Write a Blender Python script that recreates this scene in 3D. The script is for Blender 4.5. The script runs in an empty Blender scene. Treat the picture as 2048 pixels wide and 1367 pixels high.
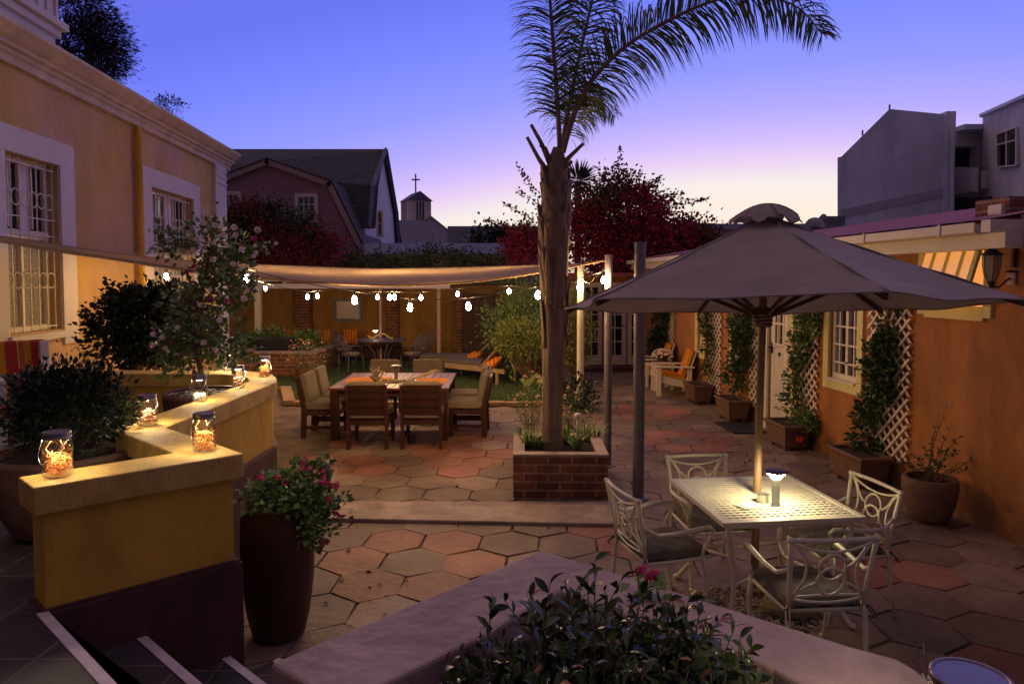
import bpy, bmesh, math, random
import numpy as np
from mathutils import Vector, Matrix
R = math.radians
rnd = random.Random(11)
rng = np.random.default_rng(5)
SC = bpy.context.scene
COL = SC.collection

# ---------------------------------------------------------------- camera
CAMH = 2.17
FPX = 1365.0
PITCH = R(2.6)
SHIFT = -0.0301
cd = bpy.data.cameras.new("camera")
cam = bpy.data.objects.new("camera", cd); COL.objects.link(cam)
cam.location = (0, 0, CAMH)
cam.rotation_euler = (R(90) - PITCH, 0, 0)
cd.lens = 36 * FPX / 2048; cd.sensor_width = 36; cd.shift_y = SHIFT
cd.clip_start = 0.05; cd.clip_end = 2000
SC.camera = cam
SC.view_settings.view_transform = 'Standard'
SC.view_settings.look = 'None'
SC.view_settings.exposure = 0.4
SC.view_settings.gamma = 1

def lin(c):
    c = [x / 255 for x in c]
    return tuple((x / 12.92 if x <= .04045 else ((x + .055) / 1.055) ** 2.4) for x in c)

# ---------------------------------------------------------------- dusk sky
W = bpy.data.worlds.new("World"); SC.world = W; W.use_nodes = True
nt = W.node_tree; nt.nodes.clear()
def N(t, nt, **kw):
    n = nt.nodes.new(t)
    for k, v in kw.items(): setattr(n, k, v)
    return n
out = N('ShaderNodeOutputWorld', nt); bg = N('ShaderNodeBackground', nt)
tc = N('ShaderNodeTexCoord', nt); sp = N('ShaderNodeSeparateXYZ', nt)
nt.links.new(tc.outputs['Generated'], sp.inputs[0])
# elevation, shifted a little by the distance from the afterglow
gd = N('ShaderNodeVectorMath', nt, operation='DOT_PRODUCT'); gd.inputs[1].default_value = (math.sin(R(19)), math.cos(R(19)), 0)
nt.links.new(tc.outputs['Generated'], gd.inputs[0])
m1 = N('ShaderNodeMath', nt, operation='MULTIPLY_ADD'); m1.inputs[1].default_value = -0.55; m1.inputs[2].default_value = 0.55
nt.links.new(gd.outputs['Value'], m1.inputs[0])
m2 = N('ShaderNodeMath', nt, operation='ADD'); nt.links.new(sp.outputs['Z'], m2.inputs[0]); nt.links.new(m1.outputs[0], m2.inputs[1])
rp = N('ShaderNodeValToRGB', nt)
stops = [(0.0, (255, 212, 165)), (.06, (255, 234, 212)), (.105, (252, 236, 224)), (.138, (244, 234, 234)), (.168, (232, 208, 242)), (.20, (208, 186, 255)),
         (.24, (178, 168, 255)), (.30, (145, 152, 255)), (.385, (120, 134, 255)), (.47, (104, 116, 244)), (.64, (106, 112, 228)), (.76, (150, 132, 190)), (.87, (158, 134, 160)), (1.0, (160, 132, 142))]
stops = [(p, tuple(v * (.76 if p < .7 else 1.0) for v in lin(c))) for p, c in stops]
el = rp.color_ramp.elements
el[0].position = 0; el[0].color = (*stops[0][1], 1); el[1].position = 1; el[1].color = (*stops[-1][1], 1)
for p, c in stops[1:-1]:
    e = el.new(p); e.color = (*c, 1)
nt.links.new(m2.outputs[0], rp.inputs[0])
bk = N('ShaderNodeMapRange', nt); bk.inputs['From Min'].default_value = 0.15; bk.inputs['From Max'].default_value = -0.35
nt.links.new(sp.outputs['Y'], bk.inputs['Value'])
mx = N('ShaderNodeMix', nt, data_type='RGBA'); mx.inputs['B'].default_value = (*lin((78, 66, 90)), 1)
nt.links.new(bk.outputs['Result'], mx.inputs['Factor']); nt.links.new(rp.outputs[0], mx.inputs['A'])
sky = N('ShaderNodeTexSky', nt, sky_type='NISHITA'); sky.sun_disc = False
sky.sun_elevation = R(-1.5); sky.sun_rotation = R(19)
ad = N('ShaderNodeMix', nt, data_type='RGBA', blend_type='ADD'); ad.inputs['Factor'].default_value = 0.03
nt.links.new(mx.outputs['Result'], ad.inputs['A']); nt.links.new(sky.outputs[0], ad.inputs['B'])
nt.links.new(ad.outputs['Result'], bg.inputs[0]); bg.inputs[1].default_value = 1.0
nt.links.new(bg.outputs[0], out.inputs[0])
SKY_BG = bg

# ---------------------------------------------------------------- geometry from the surveyed view
def ray(px, py):
    xc = (px - 1024) / FPX; yc = (683.5 - py) / FPX + SHIFT * 2048 / FPX
    s, c = math.sin(PITCH), math.cos(PITCH)
    return Vector((xc, c + yc * s, -s + yc * c))
def P(px, py, z=0.0):
    d = ray(px, py); t = (z - CAMH) / d.z
    return Vector((d.x * t, d.y * t, z))
def D(px, py, Y):
    d = ray(px, py); t = Y / d.y
    return Vector((d.x * t, Y, CAMH + d.z * t))
YAW = math.atan(119 / 1365)
CA, SA = math.cos(YAW), math.sin(YAW)
def toW(lx, ly, z=0): return Vector((lx * CA - ly * SA, lx * SA + ly * CA, z))
def toL(v): return Vector((v.x * CA + v.y * SA, -v.x * SA + v.y * CA, v.z))
def Wl(px, py, lx):                        # point on a wall at building-frame x = lx -> building coordinates
    d = ray(px, py); dl = d.x * CA + d.y * SA; t = lx / dl
    return toL(Vector((d.x * t, d.y * t, CAMH + d.z * t)))

# ---------------------------------------------------------------- mesh helpers
class MB:
    def __init__(s): s.v = []; s.f = []; s.m = []; s.cur = 0
    def add(s, vs, fs):
        o = len(s.v); s.v += [tuple(v) for v in vs]; s.f += [tuple(i + o for i in f) for f in fs]; s.m += [s.cur] * len(fs); return s
    def box(s, c, d, rz=0, rx=0, ry=0, taper=1):
        x, y, z = d[0] / 2, d[1] / 2, d[2] / 2; t = taper
        vs = [(-x, -y, -z), (x, -y, -z), (x, y, -z), (-x, y, -z), (-x * t, -y * t, z), (x * t, -y * t, z), (x * t, y * t, z), (-x * t, y * t, z)]
        M = Matrix.Translation(c) @ Matrix.Rotation(rz, 4, 'Z') @ Matrix.Rotation(ry, 4, 'Y') @ Matrix.Rotation(rx, 4, 'X')
        return s.add([M @ Vector(v) for v in vs], [(0, 3, 2, 1), (4, 5, 6, 7), (0, 1, 5, 4), (1, 2, 6, 5), (2, 3, 7, 6), (3, 0, 4, 7)])
    def bar(s, a, b, w, h=None, up=(0, 0, 1)):
        a, b = Vector(a), Vector(b); h = h or w; d = (b - a)
        if d.length < 1e-6: return s
        d.normalize(); u = Vector(up)
        if abs(d.dot(u)) > .98: u = Vector((0, 1, 0))
        r = d.cross(u).normalized(); u = r.cross(d)
        vs = [p + r * (w / 2) * i + u * (h / 2) * j for p in (a, b) for i, j in ((-1, -1), (1, -1), (1, 1), (-1, 1))]
        return s.add(vs, [(0, 3, 2, 1), (4, 5, 6, 7), (0, 1, 5, 4), (1, 2, 6, 5), (2, 3, 7, 6), (3, 0, 4, 7)])
    def prism(s, poly, z0, z1):
        n = len(poly)
        vs = [(p[0], p[1], z0) for p in poly] + [(p[0], p[1], z1) for p in poly]
        fs = [tuple(reversed(range(n))), tuple(range(n, 2 * n))] + [(i, (i + 1) % n, n + (i + 1) % n, n + i) for i in range(n)]
        return s.add(vs, fs)
    def extr(s, poly3, vec):              # any planar polygon extruded by vec
        n = len(poly3); vec = Vector(vec)
        vs = [Vector(p) for p in poly3] + [Vector(p) + vec for p in poly3]
        fs = [tuple(reversed(range(n))), tuple(range(n, 2 * n))] + [(i, (i + 1) % n, n + (i + 1) % n, n + i) for i in range(n)]
        return s.add(vs, fs)
    def tube(s, pts, r, n=8, closed=False):
        pts = [Vector(p) for p in pts]; k = len(pts)
        rr = r if isinstance(r, (list, tuple)) else [r] * k
        up = Vector((0.13, 0.21, 1)).normalized(); vs = []; prev = None
        for i, p in enumerate(pts):
            a = pts[(i - 1) % k] if (closed or i > 0) else p
            b = pts[(i + 1) % k] if (closed or i < k - 1) else p
            t = (b - a); t = t.normalized() if t.length > 1e-9 else Vector((0, 0, 1))
            if prev is None:
                u = up if abs(t.dot(up)) < .95 else Vector((1, 0, 0))
            else: u = prev
            u = (u - t * t.dot(u)); u = u.normalized() if u.length > 1e-6 else Vector((1, 0, 0)); prev = u
            w = t.cross(u)
            for j in range(n):
                an = 2 * math.pi * j / n
                vs.append(p + (u * math.cos(an) + w * math.sin(an)) * rr[i])
        fs = []
        for i in range(k if closed else k - 1):
            for j in range(n):
                a = i * n + j; b = i * n + (j + 1) % n; c = ((i + 1) % k) * n + (j + 1) % n; d = ((i + 1) % k) * n + j
                fs.append((a, b, c, d))
        if not closed: fs += [tuple(reversed(range(n))), tuple(range((k - 1) * n, k * n))]
        return s.add(vs, fs)
    def lathe(s, prof, n=24, c=(0, 0, 0), cap=True):
        vs = []; fs = []
        for r, z in prof:
            for j in range(n):
                a = 2 * math.pi * j / n; vs.append((c[0] + r * math.cos(a), c[1] + r * math.sin(a), c[2] + z))
        for i in range(len(prof) - 1):
            for j in range(n):
                fs.append((i * n + j, i * n + (j + 1) % n, (i + 1) * n + (j + 1) % n, (i + 1) * n + j))
        if cap:
            if prof[0][0] > 1e-4: fs.append(tuple(reversed(range(n))))
            if prof[-1][0] > 1e-4: fs.append(tuple(range((len(prof) - 1) * n, len(prof) * n)))
        return s.add(vs, fs)
    def grid(s, fn, nu, nv, thick=0):
        vs = [fn(i / nu, j / nv) for j in range(nv + 1) for i in range(nu + 1)]
        fs = [(j * (nu + 1) + i, j * (nu + 1) + i + 1, (j + 1) * (nu + 1) + i + 1, (j + 1) * (nu + 1) + i) for j in range(nv) for i in range(nu)]
        return s.add(vs, fs)
    def sphere(s, c, r, n=10, m=6, sc=(1, 1, 1)):
        prof = [(max(1e-5, math.sin(math.pi * i / m)) , -math.cos(math.pi * i / m)) for i in range(m + 1)]
        o = len(s.v); s.lathe(prof, n, cap=False)
        for i in range(o, len(s.v)):
            v = s.v[i]; s.v[i] = (c[0] + v[0] * r * sc[0], c[1] + v[1] * r * sc[1], c[2] + v[2] * r * sc[2])
        return s
    def build(s, name, mats, parent=None, world=False, frame=False, smooth=False, bevel=0, fixn=True):
        if not s.v: return None
        vs = s.v
        if frame: vs = [tuple(toW(v[0], v[1], v[2])) for v in vs]
        if (world or frame) and parent is not None:
            Mi = wmat(parent).inverted(); vs = [tuple(Mi @ Vector(v)) for v in vs]
        me = bpy.data.meshes.new(name); me.from_pydata(vs, [], s.f)
        if not isinstance(mats, (list, tuple)): mats = [mats]
        for m in mats: me.materials.append(m)
        if max(s.m) > 0: me.polygons.foreach_set('material_index', s.m)
        if fixn and len(s.f) < 30000:
            bm = bmesh.new(); bm.from_mesh(me); bmesh.ops.recalc_face_normals(bm, faces=bm.faces); bm.to_mesh(me); bm.free()
        if smooth: me.shade_smooth()
        if smooth == 'auto':
            me.set_sharp_from_angle(angle=R(35))
        o = bpy.data.objects.new(name, me); COL.objects.link(o)
        if parent is not None: o.parent = parent
        if bevel:
            b = o.modifiers.new('bevel', 'BEVEL'); b.width = bevel; b.segments = 2; b.limit_method = 'ANGLE'; b.angle_limit = R(40)
            b.harden_normals = False
        return o
def wmat(o):
    M = Matrix.Translation(o.location) @ Matrix.Rotation(o.rotation_euler.z, 4, 'Z')
    if o.parent is not None: M = wmat(o.parent) @ M
    return M
def tag(o, label=None, cat=None, group=None, kind=None):
    if label: o['label'] = label
    if cat: o['category'] = cat
    if group: o['group'] = group
    if kind: o['kind'] = kind
    return o
def thing(name, label, cat, loc=(0, 0, 0), rz=0, group=None):
    o = bpy.data.objects.new(name, None); COL.objects.link(o); o.empty_display_size = .1
    o.location = loc; o.rotation_euler = (0, 0, rz)
    return tag(o, label, cat, group)
def dup(root, loc, rz, label, group=None):
    def cp(o, par):
        c = o.copy(); COL.objects.link(c); c.parent = par
        for ch in o.children: cp(ch, c)
        return c
    r = cp(root, None); r.location = loc; r.rotation_euler = (0, 0, rz); r['label'] = label
    if group: r['group'] = group
    return r

# ---------------------------------------------------------------- materials
def mat(name, c, c2=None, rough=.7, scale=6, bump=0, bscale=None, metal=0, spec=.5, detail=6, emit=None, estr=0, isl=None, transl=0, coat=0, stretch=None, tex='Object'):
    m = bpy.data.materials.new(name); m.use_nodes = True; t = m.node_tree; t.nodes.clear()
    o = N('ShaderNodeOutputMaterial', t); b = N('ShaderNodeBsdfPrincipled', t)
    b.inputs['Roughness'].default_value = rough; b.inputs['Metallic'].default_value = metal
    b.inputs['Specular IOR Level'].default_value = spec
    b.inputs['Coat Weight'].default_value = coat
    b.inputs['Base Color'].default_value = (*c, 1)
    co = N('ShaderNodeTexCoord', t); src = co.outputs[tex]
    if stretch:
        mp = N('ShaderNodeMapping', t); mp.inputs['Scale'].default_value = stretch
        t.links.new(src, mp.inputs[0]); src = mp.outputs[0]
    if c2 is not None:
        if isl is not None:
            g = N('ShaderNodeNewGeometry', t); f = g.outputs['Random Per Island']
        else:
            n = N('ShaderNodeTexNoise', t); n.inputs['Scale'].default_value = scale; n.inputs['Detail'].default_value = detail
            n.inputs['Roughness'].default_value = .65
            t.links.new(src, n.inputs['Vector'])
            mr = N('ShaderNodeMapRange', t); mr.inputs['From Min'].default_value = .35; mr.inputs['From Max'].default_value = .68
            t.links.new(n.outputs['Fac'], mr.inputs['Value']); f = mr.outputs['Result']
        x = N('ShaderNodeMix', t, data_type='RGBA'); x.inputs['A'].default_value = (*c, 1); x.inputs['B'].default_value = (*c2, 1)
        t.links.new(f, x.inputs['Factor']); t.links.new(x.outputs['Result'], b.inputs['Base Color'])
    if bump:
        n2 = N('ShaderNodeTexNoise', t); n2.inputs['Scale'].default_value = bscale or scale * 5; n2.inputs['Detail'].default_value = 8
        t.links.new(src, n2.inputs['Vector'])
        bp = N('ShaderNodeBump', t); bp.inputs['Strength'].default_value = bump; bp.inputs['Distance'].default_value = .02
        t.links.new(n2.outputs['Fac'], bp.inputs['Height']); t.links.new(bp.outputs[0], b.inputs['Normal'])
    if emit is not None:
        b.inputs['Emission Color'].default_value = (*emit, 1); b.inputs['Emission Strength'].default_value = estr
    sh = b.outputs[0]
    if transl:
        tr = N('ShaderNodeBsdfTranslucent', t); ms = N('ShaderNodeMixShader', t); ms.inputs[0].default_value = transl
        if c2 is not None: t.links.new(x.outputs['Result'], tr.inputs[0])
        else: tr.inputs[0].default_value = (*c, 1)
        t.links.new(b.outputs[0], ms.inputs[1]); t.links.new(tr.outputs[0], ms.inputs[2]); sh = ms.outputs[0]
    t.links.new(sh, o.inputs[0])
    return m
def emat(name, c, s):
    m = bpy.data.materials.new(name); m.use_nodes = True; t = m.node_tree; t.nodes.clear()
    o = N('ShaderNodeOutputMaterial', t); e = N('ShaderNodeEmission', t)
    e.inputs[0].default_value = (*c, 1); e.inputs[1].default_value = s; t.links.new(e.outputs[0], o.inputs[0]); return m
def glassmat(name, tint=(.95, .97, .97), refl=.12, rough=.02):
    m = bpy.data.materials.new(name); m.use_nodes = True; t = m.node_tree; t.nodes.clear()
    o = N('ShaderNodeOutputMaterial', t); a = N('ShaderNodeBsdfTransparent', t); a.inputs[0].default_value = (*tint, 1)
    g = N('ShaderNodeBsdfGlossy', t); g.inputs['Roughness'].default_value = rough
    f = N('ShaderNodeLayerWeight', t); f.inputs['Blend'].default_value = .35
    mr = N('ShaderNodeMapRange', t); mr.inputs['To Min'].default_value = refl * .4; mr.inputs['To Max'].default_value = min(1, refl * 5)
    t.links.new(f.outputs['Facing'], mr.inputs['Value'])
    x = N('ShaderNodeMixShader', t); t.links.new(mr.outputs['Result'], x.inputs[0]); t.links.new(a.outputs[0], x.inputs[1]); t.links.new(g.outputs[0], x.inputs[2])
    t.links.new(x.outputs[0], o.inputs[0]); return m
def brickmat(name, c1, c2, mortar, bw, bh, ms=.012, rough=.85, plane='XZ', bump=.5, offs=.5):
    m = bpy.data.materials.new(name); m.use_nodes = True; t = m.node_tree; t.nodes.clear()
    o = N('ShaderNodeOutputMaterial', t); b = N('ShaderNodeBsdfPrincipled', t); b.inputs['Roughness'].default_value = rough
    co = N('ShaderNodeTexCoord', t); s = N('ShaderNodeSeparateXYZ', t); cb = N('ShaderNodeCombineXYZ', t)
    t.links.new(co.outputs['Object'], s.inputs[0])
    if plane == 'XY': t.links.new(s.outputs[0], cb.inputs[0]); t.links.new(s.outputs[1], cb.inputs[1])
    else:
        a = N('ShaderNodeMath', t, operation='ADD'); t.links.new(s.outputs[0], a.inputs[0]); t.links.new(s.outputs[1], a.inputs[1])
        t.links.new(a.outputs[0], cb.inputs[0]); t.links.new(s.outputs[2], cb.inputs[1])
    k = N('ShaderNodeTexBrick', t); k.inputs['Scale'].default_value = 1; k.inputs['Brick Width'].default_value = bw; k.inputs['Row Height'].default_value = bh
    k.inputs['Mortar Size'].default_value = ms; k.inputs['Mortar Smooth'].default_value = .2; k.offset = offs
    k.inputs['Color1'].default_value = (*c1, 1); k.inputs['Color2'].default_value = (*c2, 1); k.inputs['Mortar'].default_value = (*mortar, 1)
    t.links.new(cb.outputs[0], k.inputs['Vector'])
    n = N('ShaderNodeTexNoise', t); n.inputs['Scale'].default_value = 7; n.inputs['Detail'].default_value = 8; t.links.new(co.outputs['Object'], n.inputs['Vector'])
    x = N('ShaderNodeMix', t, data_type='RGBA', blend_type='MULTIPLY'); x.inputs['Factor'].default_value = .8
    mr = N('ShaderNodeMapRange', t); mr.inputs['From Min'].default_value = .3; mr.inputs['From Max'].default_value = .7; mr.inputs['To Min'].default_value = .45; mr.inputs['To Max'].default_value = 1.25
    t.links.new(n.outputs['Fac'], mr.inputs['Value']); t.links.new(k.outputs['Color'], x.inputs['A']); t.links.new(mr.outputs['Result'], x.inputs['B'])
    t.links.new(x.outputs['Result'], b.inputs['Base Color'])
    bp = N('ShaderNodeBump', t); bp.inputs['Strength'].default_value = bump; bp.inputs['Distance'].default_value = .01; bp.invert = True
    t.links.new(k.outputs['Fac'], bp.inputs['Height']); t.links.new(bp.outputs[0], b.inputs['Normal'])
    t.links.new(b.outputs[0], o.inputs[0]); return m
def stripemat(name, cols, width, axis=0, rough=.9):
    m = bpy.data.materials.new(name); m.use_nodes = True; t = m.node_tree; t.nodes.clear()
    o = N('ShaderNodeOutputMaterial', t); b = N('ShaderNodeBsdfPrincipled', t); b.inputs['Roughness'].default_value = rough
    co = N('ShaderNodeTexCoord', t); s = N('ShaderNodeSeparateXYZ', t); t.links.new(co.outputs['Object'], s.inputs[0])
    d = N('ShaderNodeMath', t, operation='DIVIDE'); d.inputs[1].default_value = width; t.links.new(s.outputs[axis], d.inputs[0])
    f = N('ShaderNodeMath', t, operation='FRACT'); t.links.new(d.outputs[0], f.inputs[0])
    r = N('ShaderNodeValToRGB', t); r.color_ramp.interpolation = 'CONSTANT'; e = r.color_ramp.elements
    while len(e) < len(cols): e.new(.5)
    for q, (p, c) in zip(e, cols): q.position = p; q.color = (*c, 1)
    t.links.new(f.outputs[0], r.inputs[0]); b.inputs['Specular IOR Level'].default_value = .1; t.links.new(r.outputs[0], b.inputs['Base Color']); t.links.new(b.outputs[0], o.inputs[0]); return m

M = {}
M['ochre'] = mat('ochre_plaster', (.60, .35, .035), (.68, .41, .055), .85, 1.5, .25, 40)
M['cap'] = mat('parapet_cap_paint', (.58, .35, .065), (.64, .42, .11), .7, 5, .3, 60)
M['capgrey'] = mat('worn_screed_cap', (.45, .32, .24), (.35, .23, .19), .7, 3, .3, 22)
M['maroon'] = mat('maroon_plinth', (.085, .030, .028), (.12, .042, .036), .7, 3, .2)
M['orange'] = mat('orange_plaster', (.38, .145, .035), (.44, .175, .048), .85, 1.2, .2, 40)
M['cream'] = mat('cream_trim', (.62, .56, .22), (.66, .60, .28), .7, 4)
M['white'] = mat('white_paint', (.66, .58, .46), (.72, .65, .53), .55, 5)
M['whiteblue'] = mat('whitewashed_trim', (.55, .50, .50), (.62, .57, .56), .8, 2, .2)
M['cornice'] = mat('cornice_plaster', (.58, .46, .34), (.64, .52, .40), .8, 3, .15)
M['metalwhite'] = mat('cast_aluminium_cream', (.72, .66, .48), (.66, .60, .44), .42, 9, .08, 60, spec=.6)
M['cushion'] = mat('grey_brown_cushion', (.10, .085, .07), (.13, .11, .09), .95, 30, .3, 150)
M['khaki'] = mat('khaki_cushion', (.20, .16, .11), (.24, .195, .14), .95, 12, .15, 200)
M['darkwood'] = mat('dark_hardwood', (.038, .012, .007), (.07, .024, .013), .45, 5, .15, 30, stretch=(1, 1, .15))
M['tablewood'] = mat('table_hardwood', (.15, .05, .035), (.20, .07, .05), .42, 5, .1, 30, stretch=(6, .4, 1))
M['lightwood'] = mat('pale_driftwood', (.42, .33, .20), (.55, .45, .30), .8, 8, .4, 40)
M['loungewood'] = mat('weathered_lounger_wood', (.35, .24, .13), (.25, .17, .10), .7, 8, .2)
M['pole'] = mat('grey_steel_post', (.16, .14, .16), (.20, .18, .20), .45, 8, metal=.3)
M['canvas'] = mat('taupe_canvas', (.32, .265, .235), (.38, .315, .28), .9, 2, .5, 5, transl=.12, stretch=(1, 1, 3))
M['umbwood'] = mat('umbrella_pole_wood', (.20, .12, .06), (.28, .18, .09), .55, 5, .1, stretch=(1, 1, .1))
M['umbrib'] = mat('umbrella_rib_wood', (.07, .03, .018), (.10, .045, .025), .6)
M['sail'] = mat('beige_shade_cloth', (.40, .29, .17), (.45, .33, .20), .9, 3, .2, 30, transl=.5)
M['terra_dark'] = mat('dark_glazed_pot', (.045, .014, .011), (.065, .022, .016), .45, 4, .15)
M['terra'] = mat('brown_terracotta', (.17, .085, .05), (.11, .052, .032), .7, 7, .3, 30)
M['soil'] = mat('potting_soil', (.03, .018, .012), (.06, .035, .02), 1, 20, 1, 60)
M['pebble'] = mat('pebbles', (.20, .15, .12), (.42, .35, .30), .8, isl=1)
M['bark'] = mat('bark', (.12, .075, .045), (.20, .13, .08), .9, 6, .6, 30)
M['palmbark'] = mat('palm_trunk_bark', (.16, .105, .07), (.31, .22, .155), .9, 5, .9, 25, stretch=(2.2, 2.2, .35))
M['palmboot'] = mat('palm_leaf_base', (.28, .19, .12), (.17, .11, .07), .85, 7, .5, 25, stretch=(2, 2, .4))
M['leaf'] = mat('dark_glossy_leaf', (.045, .085, .022), (.09, .15, .04), .38, isl=1)
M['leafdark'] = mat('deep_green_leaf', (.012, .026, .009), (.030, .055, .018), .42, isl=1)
M['leafmid'] = mat('mid_green_leaf', (.08, .16, .04), (.16, .25, .07), .5, isl=1)
M['leafbright'] = mat('yellow_green_leaf', (.12, .17, .04), (.26, .29, .08), .55, isl=1)
M['leafrose'] = mat('rose_leaf', (.12, .20, .05), (.22, .30, .09), .5, isl=1)
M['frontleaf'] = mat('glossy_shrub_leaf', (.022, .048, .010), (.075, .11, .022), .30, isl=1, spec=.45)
M['newleaf'] = mat('reddish_new_leaf', (.22, .08, .03), (.35, .17, .05), .4, isl=1)
M['boug'] = mat('bougainvillea_bract', (.36, .018, .085), (.18, .015, .04), .8, isl=1)
M['bougleaf'] = mat('bougainvillea_leaf', (.08, .075, .03), (.16, .05, .04), .8, isl=1)
M['bougdark'] = mat('dark_red_bract', (.24, .02, .05), (.11, .03, .035), .8, isl=1)
M['palmleaf'] = mat('palm_leaflet', (.07, .12, .035), (.14, .19, .06), .5, isl=1)
M['treedark'] = mat('gum_tree_leaf', (.03, .028, .028), (.06, .045, .04), .8, isl=1)
M['strap'] = mat('strap_leaf', (.06, .14, .025), (.20, .30, .07), .45, isl=1)
M['rosepetal'] = mat('pale_rose_petal', (.95, .88, .74), (.92, .72, .64), .7, isl=1)
M['pinkpetal'] = mat('deep_pink_petal', (.55, .03, .10), (.70, .06, .22), .6, isl=1)
M['blushpetal'] = mat('blush_petal', (.70, .42, .40), (.60, .30, .25), .7, isl=1)
M['redpetal'] = mat('red_petal', (.65, .05, .02), None, .6)
M['hedge'] = mat('hedge_leaf', (.035, .045, .03), (.085, .095, .06), .8, isl=1)
M['pane'] = mat('dark_window_glass', (.012, .012, .016), None, .06, spec=.9)
M['panewarm'] = mat('warm_reflection_glass', (.5, .3, .12), (.6, .38, .16), .3, 3, emit=lin((255, 172, 92)), estr=.45)  # emission stands in for warm light reflected in the awning panes
M['lace'] = mat('lace_curtain', (.42, .38, .30), (.05, .045, .04), .8, 45, detail=3)
M['sky_reflection'] = mat('pale_sky_reflection', (.85, .72, .70), (.70, .58, .58), .9, 6)  # pink sky reflection put into a pale colour
M['iron'] = mat('white_iron_bars', (.62, .58, .52), None, .5)
M['wrought'] = mat('blue_grey_wrought_iron', (.13, .13, .17), (.16, .16, .22), .45, metal=.3)
M['slate'] = mat('slate', (.05, .045, .055), (.09, .08, .09), .5, 4)
M['nosing'] = mat('pale_step_nosing', (.70, .62, .62), (.50, .42, .42), .6, 9, .2)
M['lid'] = mat('zinc_jar_lid', (.26, .22, .22), (.17, .14, .14), .38, 9, metal=.8)
M['blacksteel'] = mat('black_metal', (.03, .03, .035), None, .4, metal=.6)
M['steel'] = mat('brushed_steel', (.45, .44, .42), None, .3, metal=.9)
M['greysteel'] = mat('grey_lamp_body', (.16, .17, .16), None, .45, metal=.4)
M['glass'] = glassmat('jar_glass', (.96, .97, .96), .16)
M['lampglass'] = mat('lantern_frosted_glass', (.36, .31, .22), (.28, .23, .16), .25, 8)
M['led'] = emat('white_led', (1, .82, .54), 250)
M['tableled'] = emat('table_lamp_led', (1, .82, .50), 105)
M['smallled'] = emat('small_lamp_led', (1, .85, .6), 12)
M['bulb'] = emat('warm_bulb', (1, .60, .27), 400)
M['shaving'] = mat('orange_wood_shavings', (.75, .28, .05), (.85, .55, .20), .7, isl=1)
M['shells'] = mat('brown_shells', (.45, .14, .05), (.70, .38, .20), .4, isl=1)
M['whitepeb'] = mat('white_pebbles', (.75, .70, .62), (.60, .52, .42), .6, isl=1)
M['straw'] = mat('straw_curls', (.70, .36, .08), (.50, .13, .02), .7, isl=1)
M['grass'] = mat('lawn_grass', (.05, .10, .025), (.09, .15, .04), .9, isl=1)
M['lawn'] = mat('lawn_soil', (.03, .055, .018), (.04, .07, .02), 1, 12, 1, 80)
M['kerb'] = mat('kerb_brick', (.38, .26, .14), (.28, .18, .10), .9, 8, .5)
M['mauve'] = mat('mauve_gable_wall', (.33, .18, .20), (.36, .20, .22), .9, 1, .1)
M['roofdark'] = brickmat('dark_shingle_roof', (.045, .042, .06), (.065, .06, .08), (.03, .028, .04), .6, .25, .02, plane='XZ', bump=.4)
M['roofblue'] = mat('blue_grey_sheet_roof', (.12, .12, .19), (.10, .10, .16), .7, 1)
M['tan'] = mat('tan_trim', (.42, .27, .24), (.46, .30, .27), .8, 2)
M['greywhite'] = mat('pale_mauve_plaster', (.55, .50, .58), (.60, .55, .62), .9, .4, .05)
M['flatwhite'] = mat('flats_gable_plaster', (.82, .83, .92), (.68, .69, .82), .9, .3, .1, detail=9)
M['flatcream'] = mat('flats_cream_plaster', (.58, .54, .56), (.64, .60, .60), .9, .5, .05)
M['flatband'] = mat('flats_stain_band', (.44, .44, .52), (.50, .49, .58), .9, .6)
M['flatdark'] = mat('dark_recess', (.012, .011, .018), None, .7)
M['chtan'] = mat('church_plaster', (.60, .48, .42), (.64, .52, .46), .9, 1)
M['redroof'] = mat('faded_red_roof_sheet', (.28, .06, .08), (.38, .11, .12), .8, 9)
M['yellowwall'] = mat('garden_wall_ochre', (.34, .18, .045), (.40, .22, .06), .9, 1, .2)
M['gate'] = mat('brown_gate_wood', (.08, .05, .035), (.11, .07, .05), .8)
M['stripe'] = stripemat('striped_orange_cushion', [(0, (.62, .20, .02)), (.14, (.50, .05, .02)), (.3, (.70, .32, .03)), (.45, (.60, .18, .02)), (.55, (.75, .45, .06)), (.6, (.55, .08, .02)), (.8, (.68, .28, .03))], .16, 0)
M['deckstripe'] = stripemat('striped_deckchair_canvas', [(0, (.42, .04, .02)), (.24, (.62, .45, .16)), (.28, (.42, .12, .05)), (.50, (.55, .26, .02)), (.76, (.40, .05, .025))], .165, 0)
M['mat'] = stripemat('striped_placemat', [(0, (.80, .25, .02)), (.18, (.85, .50, .06)), (.28, (.75, .14, .02)), (.42, (.88, .42, .04)), (.6, (.72, .10, .02)), (.75, (.85, .55, .10)), (.82, (.8, .3, .03))], .14, 0)
M['terrace'] = brickmat('dark_terrace_tiles', (.030, .027, .032), (.055, .046, .050), (.13, .10, .095), .33, .33, .006, .5, plane='XY', bump=.25, offs=0)
M['brick'] = brickmat('red_brick', (.25, .085, .04), (.15, .045, .025), (.30, .20, .15), .24, .085, .011, plane='XZ', bump=.6)
M['base'] = mat('cement_joint', (.20, .145, .11), (.07, .052, .04), .95, 3, .6, 20)
M['earth'] = mat('ground_earth', (.09, .065, .05), (.06, .045, .035), 1, .6)
M['step'] = mat('smooth_cement_step', (.46, .34, .28), (.30, .215, .18), .55, 3, .4, 18, stretch=(.6, 1.6, 1))
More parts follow.
